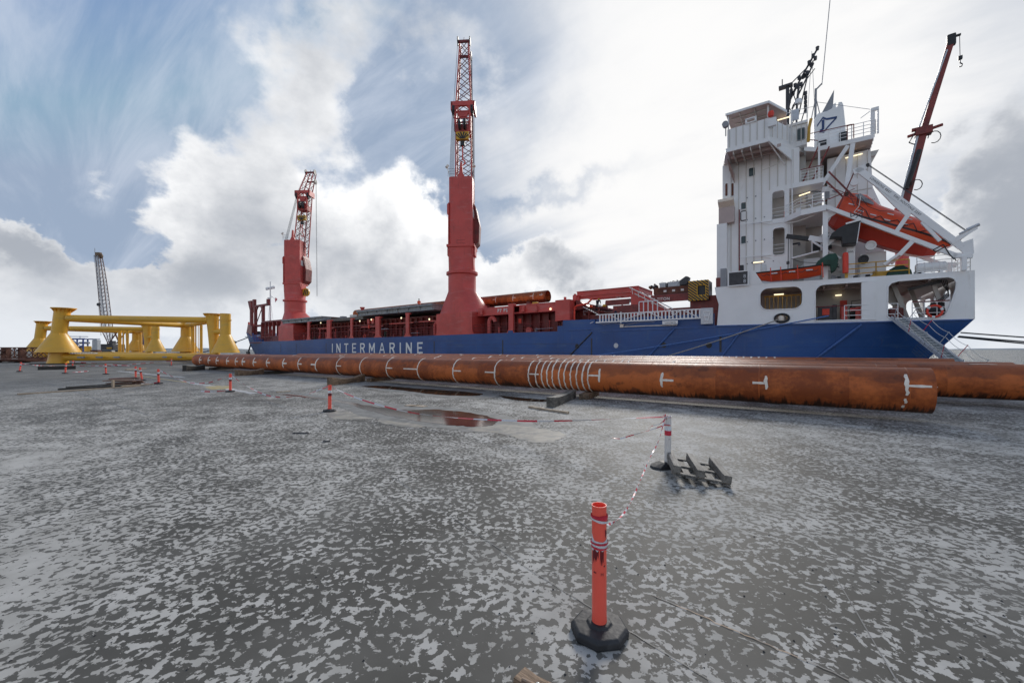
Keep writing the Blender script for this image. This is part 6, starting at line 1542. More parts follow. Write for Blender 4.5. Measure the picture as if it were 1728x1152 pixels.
m_ = MB(); m_.tube((-9.15, mq, 22.2), (-9.1, mq, 25.8), .11, 6); m_.tube((-9.1, mq, 25.7), (-8.62, mq, 26.1), .07, 6); m_.tube((-8.62, mq, 26.0), (-7.9, mq, 34.5), .035, 5); m_.tube((-9.1, mq, 25), (-9.6, mq, 22.4), .04, 5); m_.tube((-9.1, mq, 25), (-8.6, mq, 22.4), .04, 5); m_.build('whip_aerial', 'grey', ship)
m_ = MB()
for (a_, b_) in (((mx + 2.1, mq, 29.4), (-8.6, mq, 22.6)), ((mx + 2.1, mq, 29.2), (-9.3, mq, 22.6)), ((-8.6, mq, 24.6), (-4.6, 5.1, 21.3)), ((-11, mq, 24.4), (-8.4, mq, 24.2))): m_.tube(a_, b_, .018, 4)
m_.build('aerial_wire', 'grey', ship)
rail_mb([(-11.2, 3.6, 21.6), (-9.0, 3.6, 21.6), (-9.0, 6, 21.6)], .8, 2, 1, .025).build('roof_rail', 'white', ship)

# ---- poop deck rails and fittings
rail_mb([(-1.7, 1.45, 7.12), (1.15, 1.7, 7.12), (1.15, 6, 7.12)], 1.25, 4, 1.1, .028).build('stern_rail', 'white', ship)
yr = rail_mb([(-5.85, .95, 7.12), (-4.0, 1.1, 7.12), (-2.05, 1.3, 7.12)], 1.15, 3, 1.8, .045); yr.box(-5.95, -5.75, .9, 1.1, 7.1, 8.3); yr.build('yellow_rail', 'yrail', ship)
m_ = MB(); m_.prism([(-4.6, 1.6, 7.1), (-3.0, 1.6, 7.1), (-3.2, 1.6, 7.65), (-4.2, 1.6, 7.5)], (0, .9, 0)); m_.build('yellow_stowage_box', 'yrail', ship)
m_ = MB(); m_.loft([[(-3.5, 1.3, 7.1), (-1.9, 1.4, 7.1), (-1.9, 2.6, 7.1), (-3.5, 2.6, 7.1)], [(-3.3, 1.35, 7.6), (-2.0, 1.4, 7.55), (-2.0, 2.5, 7.6), (-3.3, 2.5, 7.6)], [(-2.9, 1.7, 7.9), (-2.4, 1.7, 7.95), (-2.4, 2.2, 7.9), (-2.9, 2.2, 7.9)]])
m_.build('green_tarp', 'green', ship, bevel=.08)
m_ = MB(); m_.loft([[(-7.9, .7, 8.4), (-6.4, .8, 8.3), (-6.4, 1.5, 8.3), (-7.9, 1.5, 8.4)], [(-7.7, .7, 8.75), (-6.3, .8, 8.8), (-6.4, 1.4, 8.8), (-7.7, 1.4, 8.75)], [(-7.0, .9, 9.25), (-6.5, .9, 9.25), (-6.5, 1.2, 9.2), (-7.0, 1.2, 9.2)]]).prism([(-6.9, .75, 8.4), (-6.3, .8, 8.4), (-6.5, .8, 7.9), (-6.8, .8, 7.7)], (0, .5, 0)); m_.build('green_tarp', 'green', ship, bevel=.06)
m_ = MB(); m_.tube((-5.85, .75, 7.6), (-5.85, .75, 9.0), .2, 12).lathe([(.2, 0), (.15, .15), (0, .2)], (-5.85, .75, 9.0), 12); m_.build('red_bottle', 'life', ship, smooth=True)
for i in range(12):
    u = rv.uniform(-7, -.5); MB().box(u - .15, u + .15, 1.9, 2.2, 7.1, 7.1 + rv.uniform(.2, .7)).build('deck_fitting', rv.choice(['white', 'black', 'dark', 'cream', 'grey']), ship, bevel=.03)

# ================================================================== LIFEBOAT, DAVITS, BOATS (things carried by the ship)
QR = dict(lifeboat_davit=1.1, free_fall_lifeboat=2.0, rescue_boat=.1, rescue_boat_davit=2.2, life_raft_canister=1.75, stores_crane=15, spreader_frame=2.4, lifting_beam=2.5, lashing_gear=3.0, accommodation_ladder=-.3, gangway=-1.5, safety_net=-2.5)
def sthing(name, label, cat, group=None):
    o = thing(name, label, cat, group=group)
    o.location = tuple(SN * SHIP_P + SD * (SHIP_U + .173 * QR[name])); o.rotation_euler = (0, 0, -SA); o.scale = (KU, KQ, 1); return o
dv = sthing('lifeboat_davit', 'white steel launching frame cradling the orange free fall lifeboat', 'davit')
def dvpair(name, a, b, w, h, mat='white', q=(1.1, 5.2)):
    for qq in q:
        MB().beam((a[0], qq, a[1]), (b[0], qq, b[1]), w, h).build(name, mat, dv, bevel=.02)
dvpair('upper_arm', (-5.2, 15.55), (.68, 8.7), .22, .44, q=(1.1,))
dvpair('arm_head', (-5.42, 15.28), (-4.62, 15.55), .22, .42, q=(1.1,))
for qq in (1.1,):
    MB().prism([(-4.1, qq - .1, 13.9), (-2.0, qq - .1, 11.5), (-2.35, qq - .1, 11.4), (-3.0, qq - .1, 12.25)], (0, .2, 0)).build('arm_knee', 'white', dv)
dvpair('lower_rail', (-7.2, 13.0), (.4, 8.15), .26, .30)
dvpair('lower_rail', (.2, 8.2), (1.2, 8.05), .26, .34)
dvpair('cradle_strut', (-2.15, 11.5), (-2.9, 10.25), .22, .28)
dvpair('cradle_strut', (-1.85, 9.6), (-2.7, 8.6), .22, .30)
dvpair('cradle_foot', (-2.75, 8.65), (-3.6, 8.0), .4, .16)
dvpair('hydraulic_ram', (-1.42, 10.8), (-.45, 9.3), .17, .22)
dvpair('stern_post', (.75, 7.1), (.75, 8.1), .26, .5)
for qq in (1.1,): MB().lathe([(0, -.16), (.12, -.16), (.12, .16), (0, .16)], (-4.55, qq, 15.62), 10, 'y').build('arm_sheave', 'black', dv)
m_ = MB()
for o_ in (0, .18): m_.tube((-4.5, 1.05 + o_, 15.65), (1.0, 1.1 + o_, 9.7), .022, 5)
m_.each('davit_wire', 'dark', dv)
m_ = MB(); m_.beam((.1, 1.1, 9.1), (1.35, 1.1, 9.95), .3, .3); m_.beam((.1, 5.2, 9.1), (1.35, 5.2, 9.95), .3, .3); m_.tube((1.3, 1.1, 9.95), (1.3, 5.2, 9.95), .14, 8); m_.prism([(.3, 1.0, 8.9), (1.2, 1.0, 9.2), (1.25, 1.0, 8.2), (.8, 1.0, 8.2)], (0, .2, 0)); m_.build('stern_yoke', 'white', dv)
MB().tube((.9, 1.0, 9.85), (1.5, 1.0, 10.1), .11, 8).tube((.5, .95, 9.6), (1.2, .95, 9.95), .07, 6).each('yoke_ram', 'alu', dv, smooth=True)
m_ = MB(); m_.path([(-.1, 1.0, 8.9), (-.7, .95, 8.55), (-.85, .95, 8.7), (-.3, .95, 9.0), (.0, .95, 8.3), (.25, .95, 7.9)], .035, 6).tube((.1, 1, 8.5), (.35, 1, 7.8), .03, 5); m_.build('hydraulic_hose', 'black', dv, smooth=True)
def arm_text(s_, u, z, size):
    ang = math.atan2(8.7 - 15.55, .68 + 5.2)
    return text('lettering', s_, size, Matrix.Translation((u, .985, z)) @ Matrix.Rotation(ang, 4, 'Y').inverted() @ Matrix.Rotation(R(90), 4, 'X'), 'black', dv, .004, 1.15)
arm_text('LOWERING 4847', -4.45, 14.58, .22); arm_text('SWL HOISTING 3297', -3.05, 12.95, .22)
m_ = MB(); m_.path([(-4.9, .95, 11.55), (-4.9, .95, 12.35), (-5.3, .95, 12.0), (-5.6, .95, 11.9), (-5.6, .95, 12.3)], .03, 5).tube((-4.9, .95, 12.1), (-5.3, .95, 11.75), .025, 5); m_.build('step_rail', 'dark', dv)
m_ = MB(); m_.loft([[(-7.0, .6, 10.45), (-6.85, .6, 10.75), (-6.4, .6, 11.1), (-5.85, .6, 11.35), (-5.0, .6, 11.45), (-5.1, .6, 10.8), (-5.25, .6, 9.75), (-6.15, .6, 9.8), (-6.2, .6, 10.35)],
                    [(-7.0, 1.9, 10.45), (-6.85, 1.9, 10.75), (-6.4, 1.9, 11.1), (-5.85, 1.9, 11.35), (-5.0, 1.9, 11.45), (-5.1, 1.9, 10.8), (-5.25, 1.9, 9.75), (-6.15, 1.9, 9.8), (-6.2, 1.9, 10.35)]]); m_.build('black_hood', 'black', dv, bevel=.05)
m_ = MB(); m_.beam((-5.95, .55, 11.33), (-4.9, .55, 11.5), .1, .12); m_.tube((-5.05, .6, 11.3), (-5.25, .6, 9.75), .03, 5); m_.build('hood_trim', 'white', dv)

lb = sthing('free_fall_lifeboat', 'orange enclosed free fall lifeboat tilted stern down in the white frame', 'lifeboat')
ax0, ax1 = Vector((-6.95, 3.1, 12.55)), Vector((.15, 3.1, 8.95)); ad = (ax1 - ax0).normalized(); L_ = (ax1 - ax0).length
au = Vector((0, 1, 0)).cross(ad); au = au if au.z > 0 else -au
def lbp(s_, y, h): p = ax0 + ad * s_; return (p.x + au.x * h, 3.1 + y, p.z + au.z * h)
m_ = MB(); prof_ = [(0.0, .70, .05, 2.0), (.5, 1.05, -.15, 2.15), (1.5, 1.25, -.3, 2.25), (2.6, 1.30, -.42, 1.75), (4.5, 1.32, -.5, 1.55), (6.0, 1.22, -.5, 1.45), (7.0, .95, -.35, 1.25), (7.6, .6, -.1, .95), (7.96, .15, .25, .6)]
k_ = 18; rings = []
for (s_, hw, kb_, tp) in prof_:
    ring = []
    for i in range(k_):
        t = 2 * math.pi * i / k_; cy, cz = math.cos(t), math.sin(t); ex_ = .62
        y_ = hw * math.copysign(abs(cy) ** ex_, cy); mid = .35
        h_ = mid + (tp - mid) * abs(cz) ** .7 if cz >= 0 else mid - (mid - kb_) * abs(cz) ** 1.0
        if cz > 0: y_ *= (1 - .42 * (cz ** 2))
        ring.append(lbp(s_, y_, h_))
    rings.append(ring)
m_.loft(rings).build('boat_hull', 'orange', lb, smooth=True)
m_ = MB(); rings = []
for (s_, hw, kb_, tp) in prof_[:-1]: rings.append([lbp(s_ * .98, -hw * .92, .28), lbp(s_ * .98, hw * .92, .28), lbp(s_ * .98, hw * .45, kb_ - .62), lbp(s_ * .98, -hw * .45, kb_ - .62)])
m_.loft(rings).build('boat_keel', 'orangedk', lb, bevel=.06)
m_ = MB(); rings = []
for (s_, hw, kb_, tp) in prof_: rings.append([lbp(s_, -hw - .05, .30), lbp(s_, -hw - .05, .42), lbp(s_, -hw + .1, .42), lbp(s_, -hw + .1, .30)])
m_.loft(rings).build('rubbing_strip', 'black', lb)
sb = MB(); sb.prism([lbp(.75, -1.02, 1.80), lbp(1.1, -.98, 2.0), lbp(2.2, -1.0, 1.62), lbp(2.3, -1.08, 1.42), lbp(1.3, -1.13, 1.5)], (0, -.04, 0)); sb.build('side_window', 'grey', lb)
for (s_, h_) in ((.7, 1.0), (1.5, .7), (3.4, 1.0), (3.4, .55), (4.6, 1.0), (4.6, .6), (5.7, .8), (2.4, .65)):
    m_ = MB(); m_.prism([lbp(s_, -1.33, h_), lbp(s_ + .42, -1.33, h_), lbp(s_ + .42, -1.33, h_ + .06), lbp(s_, -1.33, h_ + .06)], (0, .06, 0)); m_.build('reflective_strip', 'reflwhite', lb)
m_ = MB(); gp = [(1.0, 1.8), (1.25, 1.1), (2.0, .85), (2.6, .3), (3.1, .72), (3.6, .4), (4.2, .75), (4.7, .45), (5.2, .8), (5.7, .3), (6.2, .6)]
m_.path([lbp(a_, -1.36, b_) for a_, b_ in gp], .028, 5); m_.path([lbp(a_, -1.36, b_) for a_, b_ in ((1.2, 1.7), (2.0, 1.15), (2.9, 1.05), (3.7, 1.25))], .02, 5); m_.build('grab_line', 'black', lb)
m_ = MB(); m_.path([lbp(a_, -1.37, b_) for a_, b_ in ((1.2, 1.75), (1.45, 1.0), (1.35, .5), (1.9, .45))], .03, 5); m_.build('white_painter', 'postwhite', lb)
ang = math.atan2(ax1.z - ax0.z, ax1.x - ax0.x); p_ = lbp(.7, -1.30, 1.32)
for dz_, s_ in ((0, 'FREE FALL LIFEBOAT'), (-.26, '25 PERSONS')):
    text('lettering', s_, .17, Matrix.Translation((p_[0] + (.05 if dz_ else 0), p_[1] - .06, p_[2] + dz_)) @ Matrix.Rotation(-R(12), 4, 'Y').inverted() @ Matrix.Rotation(R(90), 4, 'X') if False else Matrix.Translation((p_[0] + (.1 if dz_ else 0), p_[1] - .06, p_[2] + dz_)) @ Matrix.Rotation(R(14), 4, 'Y') @ Matrix.Rotation(R(90), 4, 'X'), 'dark', lb, .003)
MB().lathe([(0, -.06), (.16, -.06), (.16, .06), (0, .06)], lbp(.2, -.9, 1.75), 10, 'y').build('tail_light', 'green', lb)

rb_ = sthing('rescue_boat', 'long open orange rescue boat lying along the ship side bulwark', 'boat')
rings = []
for (u, hw, zb, zt) in ((-12.35, .08, 7.95, 8.22), (-11.9, .42, 7.62, 8.2), (-11.0, .75, 7.44, 8.16), (-9.5, .85, 7.42, 8.18), (-8.2, .78, 7.5, 8.24), (-7.35, .55, 7.62, 8.34)):
    rings.append([(u, .85 - hw * .35, zb), (u, .85 - hw * .85, zb + (zt - zb) * .45), (u, .85 - hw, zt), (u, .85 - hw * .8, zt + .01), (u, .85 + hw * .8, zt + .01), (u, .85 + hw, zt), (u, .85 + hw * .85, zb + (zt - zb) * .45), (u, .85 + hw * .35, zb)])
MB().loft(rings).build('boat_hull', 'orange', rb_, smooth=True)
m_ = MB(); pts_ = [r_[2] for r_ in rings]; m_.path([(p[0], p[1] - .03, p[2] + .02) for p in pts_], .06, 6); m_.build('gunwale', 'black', rb_, smooth=True)
m_ = MB()
for i in range(9):
    u = -11.7 + i * .46; q0 = .85 - .84 * (1 if -11 < u < -8.3 else .8); m_.path([(u, q0 - .03, 8.02), (u + .15, q0 - .05, 7.88), (u + .31, q0 - .05, 7.88), (u + .46, q0 - .03, 8.02)], .02, 5)
m_.build('grab_line', 'dark', rb_)
for u in (-10.9, -9.6, -8.4): MB().box(u, u + .45, -.04, .02, 7.95, 8.03).build('reflective_strip', 'reflwhite', rb_)
for u in (-10.15, -8.95, -7.25, -10.9): MB().tube((u, -.12, 7.3), (u - .05, -.12, 8.45), .04, 6).build('boat_stanchion', 'life', rb_)

rd = sthing('rescue_boat_davit', 'slender white boat crane with black tip reaching over the open orange boat', 'davit')
m_ = MB(); m_.beam((-8.6, 2.2, 10.95), (-5.75, 2.2, 9.95), .3, .42); m_.beam((-5.75, 2.2, 10.1), (-5.75, 2.2, 7.1), .55, .55); m_.build('white_jib', 'white', rd, bevel=.03)
MB().beam((-10.25, 2.2, 11.35), (-8.55, 2.2, 10.85), .26, .36).build('black_tip', 'black', rd, bevel=.03)
MB().tube((-8.4, 2.1, 10.65), (-6.4, 2.1, 8.95), .085, 8).tube((-9.9, 2.1, 9.4), (-7.9, 2.1, 9.75), .07, 8).each('luffing_ram', 'white', rd, smooth=True)
m_ = MB(); m_.tube((-10.1, 2.2, 11.2), (-10.1, .9, 8.4), .025, 5); m_.lathe([(0, -.15), (.12, -.1), (.12, .12), (0, .15)], (-10.1, 1.1, 8.9), 8); m_.path([(-9.9, 2.0, 9.4), (-9.2, 2, 9.0), (-8.2, 2, 8.8), (-7.4, 2, 8.8)], .02, 4); m_.lathe([(0, -.1), (.1, -.1), (.1, .1), (0, .1)], (-9.3, 2.0, 10.5), 8)
m_.build('fall_and_hook', 'dark', rd)
text('lettering', 'SWL', .2, Matrix.Translation((-5.95, 1.9, 9.3)) @ Matrix.Rotation(R(90), 4, 'X'), 'dark', rd, .003)

lr = sthing('life_raft_canister', 'white ribbed life raft canister on its cradle near the stern rail', 'life raft')
m_ = MB(); m_.lathe([(.0, -.88), (.22, -.86), (.33, -.75), (.34, -.4), (.37, -.38), (.37, -.32), (.34, -.30), (.34, 0), (.37, .02), (.37, .08), (.34, .1), (.34, .4), (.37, .42), (.37, .48), (.34, .5), (.33, .75), (.22, .86), (0, .88)], (-.95, 1.75, 7.62), 20, 'x', cap=False); m_.build('canister', 'white', lr, smooth=True)
MB().box(-1.5, -1.35, 1.45, 2.1, 7.1, 7.35).box(-.5, -.35, 1.45, 2.1, 7.1, 7.35).box(-1.75, -.1, 1.5, 1.6, 7.28, 7.36).each('cradle', 'white', lr)

sc = sthing('stores_crane', 'slim dark red knuckle boom crane raised high above the stern', 'crane')
cq = 15.0
MB().lathe([(.55, 7.1), (.5, 14.5), (.6, 14.6), (.6, 15.2)], (-3.3, cq, 0), 16).build('crane_post', 'red', sc, smooth=True)
A1, A2, A3 = Vector((-3.2, cq, 15.0)), Vector((-1.75, cq, 22.0)), Vector((.22, cq, 29.8))
m_ = MB(); m_.beam(A1, A2, .5, .62); m_.build('lower_boom', 'darkred', sc, bevel=.03)
m_ = MB(); m_.beam(A2, A3, .4, .5); m_.build('upper_boom', 'darkred', sc, bevel=.03)
m_ = MB(); m_.beam(A1 + Vector((-.38, -.2, 0)), A2 + Vector((-.38, -.2, 0)), .14, .2); m_.beam(A2 + Vector((-.36, -.2, .3)), A3 + Vector((-.36, -.2, -1)), .08, .12); m_.each('boom_side_plate', 'alu', sc)
MB().tube(A1 + Vector((.15, -.45, 1.8)), A1 + Vector((1.1, -.45, 5.2)), .2, 10).build('boom_ram', 'black', sc, smooth=True)
m_ = MB(); m_.tube(A2 + Vector((-1.2, -.3, -.3)), A2 + Vector((1.3, -.3, .1)), .14, 8).tube(A2 + Vector((-.9, -.3, .2)), A2 + Vector((0, -.3, .2)), .18, 8); m_.box(A2.x - .6, A2.x + .6, cq - .5, cq + .4, A2.z - .4, A2.z + .3); m_.build('knuckle_joint', 'darkred', sc, bevel=.03)
m_ = MB()
for c0, r_ in ((A2 + Vector((.7, -.4, -.9)), .45), (A1 + Vector((.9, -.5, 2.0)), .4)):
    pts_ = [(c0.x + r_ * math.cos(R(a)), c0.y, c0.z + r_ * 1.2 * math.sin(R(a))) for a in range(-120, 200, 30)]; m_.path(pts_, .04, 5)
m_.path([tuple(A2 + Vector((-.6, -.4, 0))), tuple(A2 + Vector((-1.1, -.4, -.9))), tuple(A2 + Vector((-.7, -.4, -1.2)))], .05, 5)
tag(m_.build('hose_loop', 'black', sc, smooth=True), kind='stuff')
m_ = MB(); m_.box(A3.x - .36, A3.x + .26, cq - .22, cq + .22, A3.z - .7, A3.z + .35).build('boom_head', 'black', sc, bevel=.1)
m_ = MB(); m_.tube((.72, cq, 29.8), (.75, cq, 28.0), .025, 4); m_.box(.6, .9, cq - .12, cq + .12, 27.65, 27.95); m_.path([(.75, cq, 27.65), (.75, cq, 27.35), (.9, cq, 27.2), (.86, cq, 27.0), (.68, cq, 27.0)], .045, 6); m_.box(.25, .8, cq - .1, cq + .1, 29.8, 29.95); m_.build('hook_and_fall', 'black', sc)

# ================================================================== DECK CARGO AMIDSHIPS AND AFT
cp = thing('cargo_pile', 'rusty steel pile stowed on top of the hatch covers beside the tall crane', 'pipe', tuple(W(-39.75, 7.2, 8.82)), -SA)
r = .80; L = 45; sg = 40; sh = MB()
rr4 = [[(x_, -q * math.sin(2 * math.pi * i / sg), q * math.cos(2 * math.pi * i / sg)) for i in range(sg)] for x_, q in ((-L, r - .05), (-L, r), (0, r), (0, r - .05))]
sh.loft(rr4, True, False); sh.loft([rr4[3], rr4[0]], True, False); sh.build('pipe_wall', 'pipe', cp, smooth=True)
for i, w in enumerate((-1.9, -5.3, -8.4, -11.0, -24, -33)):
    mbm = MB(); band_mb(mbm, w, 50, 115, .09, r, wob=.02, seed=i + 50); bar_mb(mbm, w, w + (.5 if i % 2 else -.5), 82, .08, r, i); mbm.build('paint_mark', 'mark', cp)
m_ = MB(); band_mb(m_, -.55, 60, 90, .05, r); bar_mb(m_, -.9, -.3, 78, .06, r); m_.build('paint_mark', 'mark', cp)
for u in (-42.5, -50.5, -66, -84): MB().box(u - .3, u + .3, 6.3, 8.1, 7.2, 8.2).build('pipe_support', 'darkred', ship)
m_ = MB(); m_.box(-38.2, -37.5, 2.0, 2.6, 7.2, 7.55); m_.build('deck_light_box', 'yrail', ship, bevel=.05)

sp = sthing('spreader_frame', 'flat red steel spreader frame lying on posts beside the white gangway ladder', 'spreader')
def IB(mb, a, b, h=.42, w=.3):
    a, b = Vector(a), Vector(b); up = Vector((0, 0, h / 2 - .03)); mb.beam(a + up, b + up, w, .06).beam(a - up, b - up, w, .06).beam(a, b, .04, h - .06)
m_ = MB(); IB(m_, (-31.9, 2.6, 8.12), (-24.1, 2.6, 8.12), .55, .3); m_.build('long_beam', 'red', sp)
m_ = MB(); IB(m_, (-31.9, 2.4, 7.62), (-25.0, 2.4, 7.62), .34, .26); m_.build('long_beam', 'red', sp)
m_ = MB(); IB(m_, (-31.9, 7.6, 8.12), (-24.1, 7.6, 8.12), .5, .3); m_.build('long_beam', 'red', sp)
for u in (-31.8, -28, -24.2): m_ = MB(); IB(m_, (u, 2.6, 8.1), (u, 7.6, 8.1), .5, .3); m_.build('cross_beam', 'red', sp)
for u in (-31.8, -24.6):
    MB().box(u - .3, u + .3, 2.2, 2.8, 5.2 if u > -30 else 6.9, 7.9).build('support_post', 'red', sp, bevel=.03)
m_ = MB(); m_.box(-28.0, -25.0, 2.3, 4.5, 6.9, 7.1); m_.box(-28.0, -25.1, 2.2, 2.35, 6.5, 6.95); m_.box(-26.9, -24.0, 1.9, 2.0, 5.6, 6.4) ; m_.build('pedestal_top', 'darkred', sp)
m_ = MB(); m_.prism([(-24.8, 2.0, 7.9), (-24.2, 2.0, 7.9), (-20.2, 2.0, 5.4), (-24.8, 2.0, 5.4)], (0, .2, 0)); m_.build('gusset_plate', 'red', sp)
m_ = MB(); m_.path([(-24.9, 1.7, 8.2), (-22.6, 1.7, 7.0), (-20.2, 1.7, 5.7)], .06, 6); m_.path([(-24.3, 1.7, 7.5), (-21.8, 1.7, 6.2), (-20.0, 1.7, 5.3)], .05, 6)
for i in range(7): m_.tube((-24.6 + i * .7, 1.7, 7.95 - i * .38), (-24.5 + i * .7, 1.7, 7.45 - i * .38), .04, 5)
m_.build('sloping_rail', 'postwhite', sp)
m_ = MB(); m_.box(-31.2, -23.4, 2.6, 3.0, 3.4, 5.6); m_.box(-31, -16, 3.2, 3.4, 3.4, 5.9)
for u in (-30.2, -28.9, -26, -24.8): m_.box(u - .08, u + .08, 2.4, 2.6, 3.4, 6.5)
m_.box(-31.2, -27.8, 2.3, 2.6, 6.3, 6.5); m_.build('deck_structure', 'darkred', ship)
MB().prism([(-31.2, 1.3, 7.3), (-29.4, 1.3, 6.4), (-30.6, 1.3, 6.2), (-31.2, 1.3, 6.2)], (0, 1.5, 0)).build('sloped_fairing', 'darkred', ship)
m_ = MB()
for u, h in ((-33.0, .5), (-31.6, .75), (-31.2, .35)): m_.box(u - .12, u + .12, 1.6, 1.9, 7.2, 7.3 + h)
m_.box(-31.8, -31.3, 1.5, 2.0, 7.3, 7.9); m_.each('deck_bollard', 'red', ship, bevel=.03)

bm_ = sthing('lifting_beam', 'long red brown lifting beam with a black and yellow striped end box', 'lifting beam')
MB().box(-22.6, -16.9, 3.0, 4.4, 7.35, 8.05).build('box_girder', 'rustbeam', bm_, bevel=.03)
MB().box(-22.9, -17.2, 2.9, 3.0, 6.55, 7.3).build('side_girder', 'darkred', bm_, bevel=.02)
m_ = MB(); m_.box(-18.8, -15.5, 3.1, 5.0, 5.4, 6.9); m_.build('end_foot', 'darkred', bm_, bevel=.03)
m_ = MB(); m_.c = 0; u0, u1, z0, z1 = -18.85, -16.9, 6.45, 8.35
outer_ = [(u0, z0), (u1, z0), (u1, z1), (u0, z1)]; hole_ = [(-17.95, 6.95), (-17.2, 6.95), (-17.2, 7.85), (-17.95, 7.85)]
plate('end_box', outer_, [hole_], .1, lambda a, b, t: Vector((a, 2.5 + .1 * t, b)), 'hook', bm_)
m_ = MB(); i = 0
def clip_line(c_):          # stripe z = -x + c clipped to the rectangle, outside the hole
    segs = []; N_ = 40; cur = []
    for j in range(N_ + 1):
        x_ = u0 + (u1 - u0) * j / N_; z_ = c_ - .75 * (x_ - u0); ok = z0 <= z_ <= z1 and not (-18.0 < x_ < -17.15 and 6.9 < z_ < 7.9)
        if ok: cur.append((x_, z_))
        if (not ok or j == N_) and cur: segs.append((cur[0], cur[-1])); cur = []
    return segs
c_ = z0 + .12
while c_ < z1 + 1.5:
    for a_, b_ in clip_line(c_):
        if a_ != b_: m_.prism([(a_[0], 2.46, a_[1] - .075), (b_[0], 2.46, b_[1] - .075), (b_[0], 2.46, b_[1] + .075), (a_[0], 2.46, a_[1] + .075)], (0, .03, 0))
    c_ += .27
m_.each('warning_stripes', 'black', bm_)
MB().box(-18.9, -16.9, 2.7, 4.5, 6.45, 8.3).build('end_box_core', 'black', bm_)
text('lettering', 'R TITON', .42, Matrix.Translation((-22.6, 2.87, 6.72)) @ Matrix.Rotation(R(90), 4, 'X'), 'postwhite', bm_, .006, 1.1, .01)
for u in (-21.5, -20.6, -19.7): MB().box(u, u + .3, 2.97, 3.0, 7.55, 7.75).build('name_plate', 'postwhite', bm_)
gz = sthing('lashing_gear', 'jumble of dark slings, shackles and grey crates on the lifting beam', 'lashing gear')
for i in range(60):
    u = rv.uniform(-23.3, -19.0); z = 8.08 + rv.uniform(0, .4) * (1 if u > -22 else .6)
    if rv.random() < .45: MB().lathe([(.0, -.14), (.12, -.1), (.15, 0), (.1, .13), (0, .16)], (u, 3.2 + rv.uniform(0, .8), z + .05), 7).build('sling_bundle', rv.choice(['rustbeam', 'dark', 'dark', 'timber']), gz)
    else: MB().beam((u, 3.3, z), (u + rv.uniform(-.5, .5), 3.4, z + rv.uniform(-.1, .35)), .12, .12).build('lashing_bar', rv.choice(['rustbeam', 'dark', 'woodgrey']), gz)
for u in (-21.7, -20.8, -20.2): MB().box(u - .35, u + .3, 3.0, 3.7, 8.05, 8.55).build('grey_crate', 'galv', gz, bevel=.03)
m_ = MB(); m_.prism([(-20.3, 3.0, 8.1), (-19.2, 3.0, 8.1), (-18.95, 3.0, 8.85), (-19.3, 3.0, 9.0), (-19.7, 3.0, 8.75), (-20.1, 3.0, 8.5)], (0, .8, 0)); m_.build('folded_tarp', 'dark', gz, bevel=.08)
MB().box(-15.5, -15.0, 1.6, 2.2, 6.0, 9.1).each('corner_post', 'grey', ship); MB().box(-15.9, -15.5, 1.6, 2.2, 6.5, 8.3).each('corner_post', 'darkred', ship)
for u, q, cc in ((-29.2, 1.4, 'hivisorange'), (-28.6, 1.6, 'black'), (-28.1, 1.4, 'postwhite'), (-27.6, 1.5, 'hook')): MB().lathe([(0, 0), (.2, .05), (.24, .16), (.14, .28), (0, .3)], (u, q, 6.3), 9).build('rigging_bag', cc, ship, smooth=True)
rail_mb([(-23.6, 1.6, 5.3), (-21.6, 1.6, 5.3)], 1.3, 1, .55, .06).each('white_stanchions', 'white', ship)

MB().box(-27.85, -15.55, .22, .34, 3.85, 4.95).build('bulwark_panel', 'blue', ship)
# stowed accommodation ladder on the ship's side
al = sthing('accommodation_ladder', 'long white aluminium boarding ladder stowed flat along the blue hull', 'ladder')
def ladbeam(u0, u1, z, q, w=.07, h=.10): return MB().beam((u0, q, z), (u1, q, z), w, h)
MB().beam((-27.6, -.28, 5.36), (-16.5, -.28, 5.36), .06, .09).beam((-27.6, -.28, 4.56), (-16.5, -.28, 4.56), .07, .12).each('ladder_stringer', 'white', al)
MB().beam((-27.9, -.28, 4.62), (-28.3, -.28, 4.5), .05).beam((-27.2, -.28, 5.36), (-29.2, -.28, 6.3), .05).build('ladder_end_rod', 'white', al)
sm = MB().box(-.07, .07, -.05, .0, 0, .72).mesh('ladder_tread', 'white')
for i in range(30):
    o = put('ladder_tread', sm, al); o.location = (-27.1 + i * .36, -.24, 4.6)
m_ = MB()
for (a_, b_) in (((-25.9, 5.3), (-24.7, 4.65)), ((-24.4, 4.65), (-21.9, 5.33)), ((-21.6, 5.33), (-20.1, 4.65)), ((-19.6, 4.65), (-18.4, 5.33)), ((-18.2, 5.33), (-16.8, 4.65))): m_.beam((a_[0], -.36, a_[1]), (b_[0], -.36, b_[1]), .05, .06)
m_.beam((-24.6, -.36, 4.4), (-24.6, -.36, 5.5), .12); m_.each('ladder_brace', 'white', al)
m_ = MB(); m_.box(-16.55, -15.5, -.42, -.1, 3.98, 5.42); m_.build('ladder_platform', 'alu', al, bevel=.03)
m_ = MB()
for (a_, b_) in (((-16.3, 5.1), (-15.7, 5.1)), ((-16.3, 5.1), (-16.1, 4.3)), ((-15.7, 5.1), (-15.9, 4.3)), ((-16.3, 4.7), (-15.7, 4.7)), ((-16.1, 4.3), (-15.9, 4.3))): m_.beam((a_[0], -.46, a_[1]), (b_[0], -.46, b_[1]), .05, .06)
m_.build('platform_frame', 'white', al)
m_ = MB(); m_.path([(-27.4, -.3, 4.5), (-26.6, -.32, 4.3), (-25.6, -.3, 4.45), (-24.0, -.3, 4.2), (-22.5, -.3, 4.42), (-21, -.3, 4.35)], .02, 4); m_.build('slack_rope', 'rope', al)
m_ = MB(); m_.box(-20.2, -18.7, -.34, -.28, 4.1, 4.42); nb = m_.build('name_board', 'white', al)
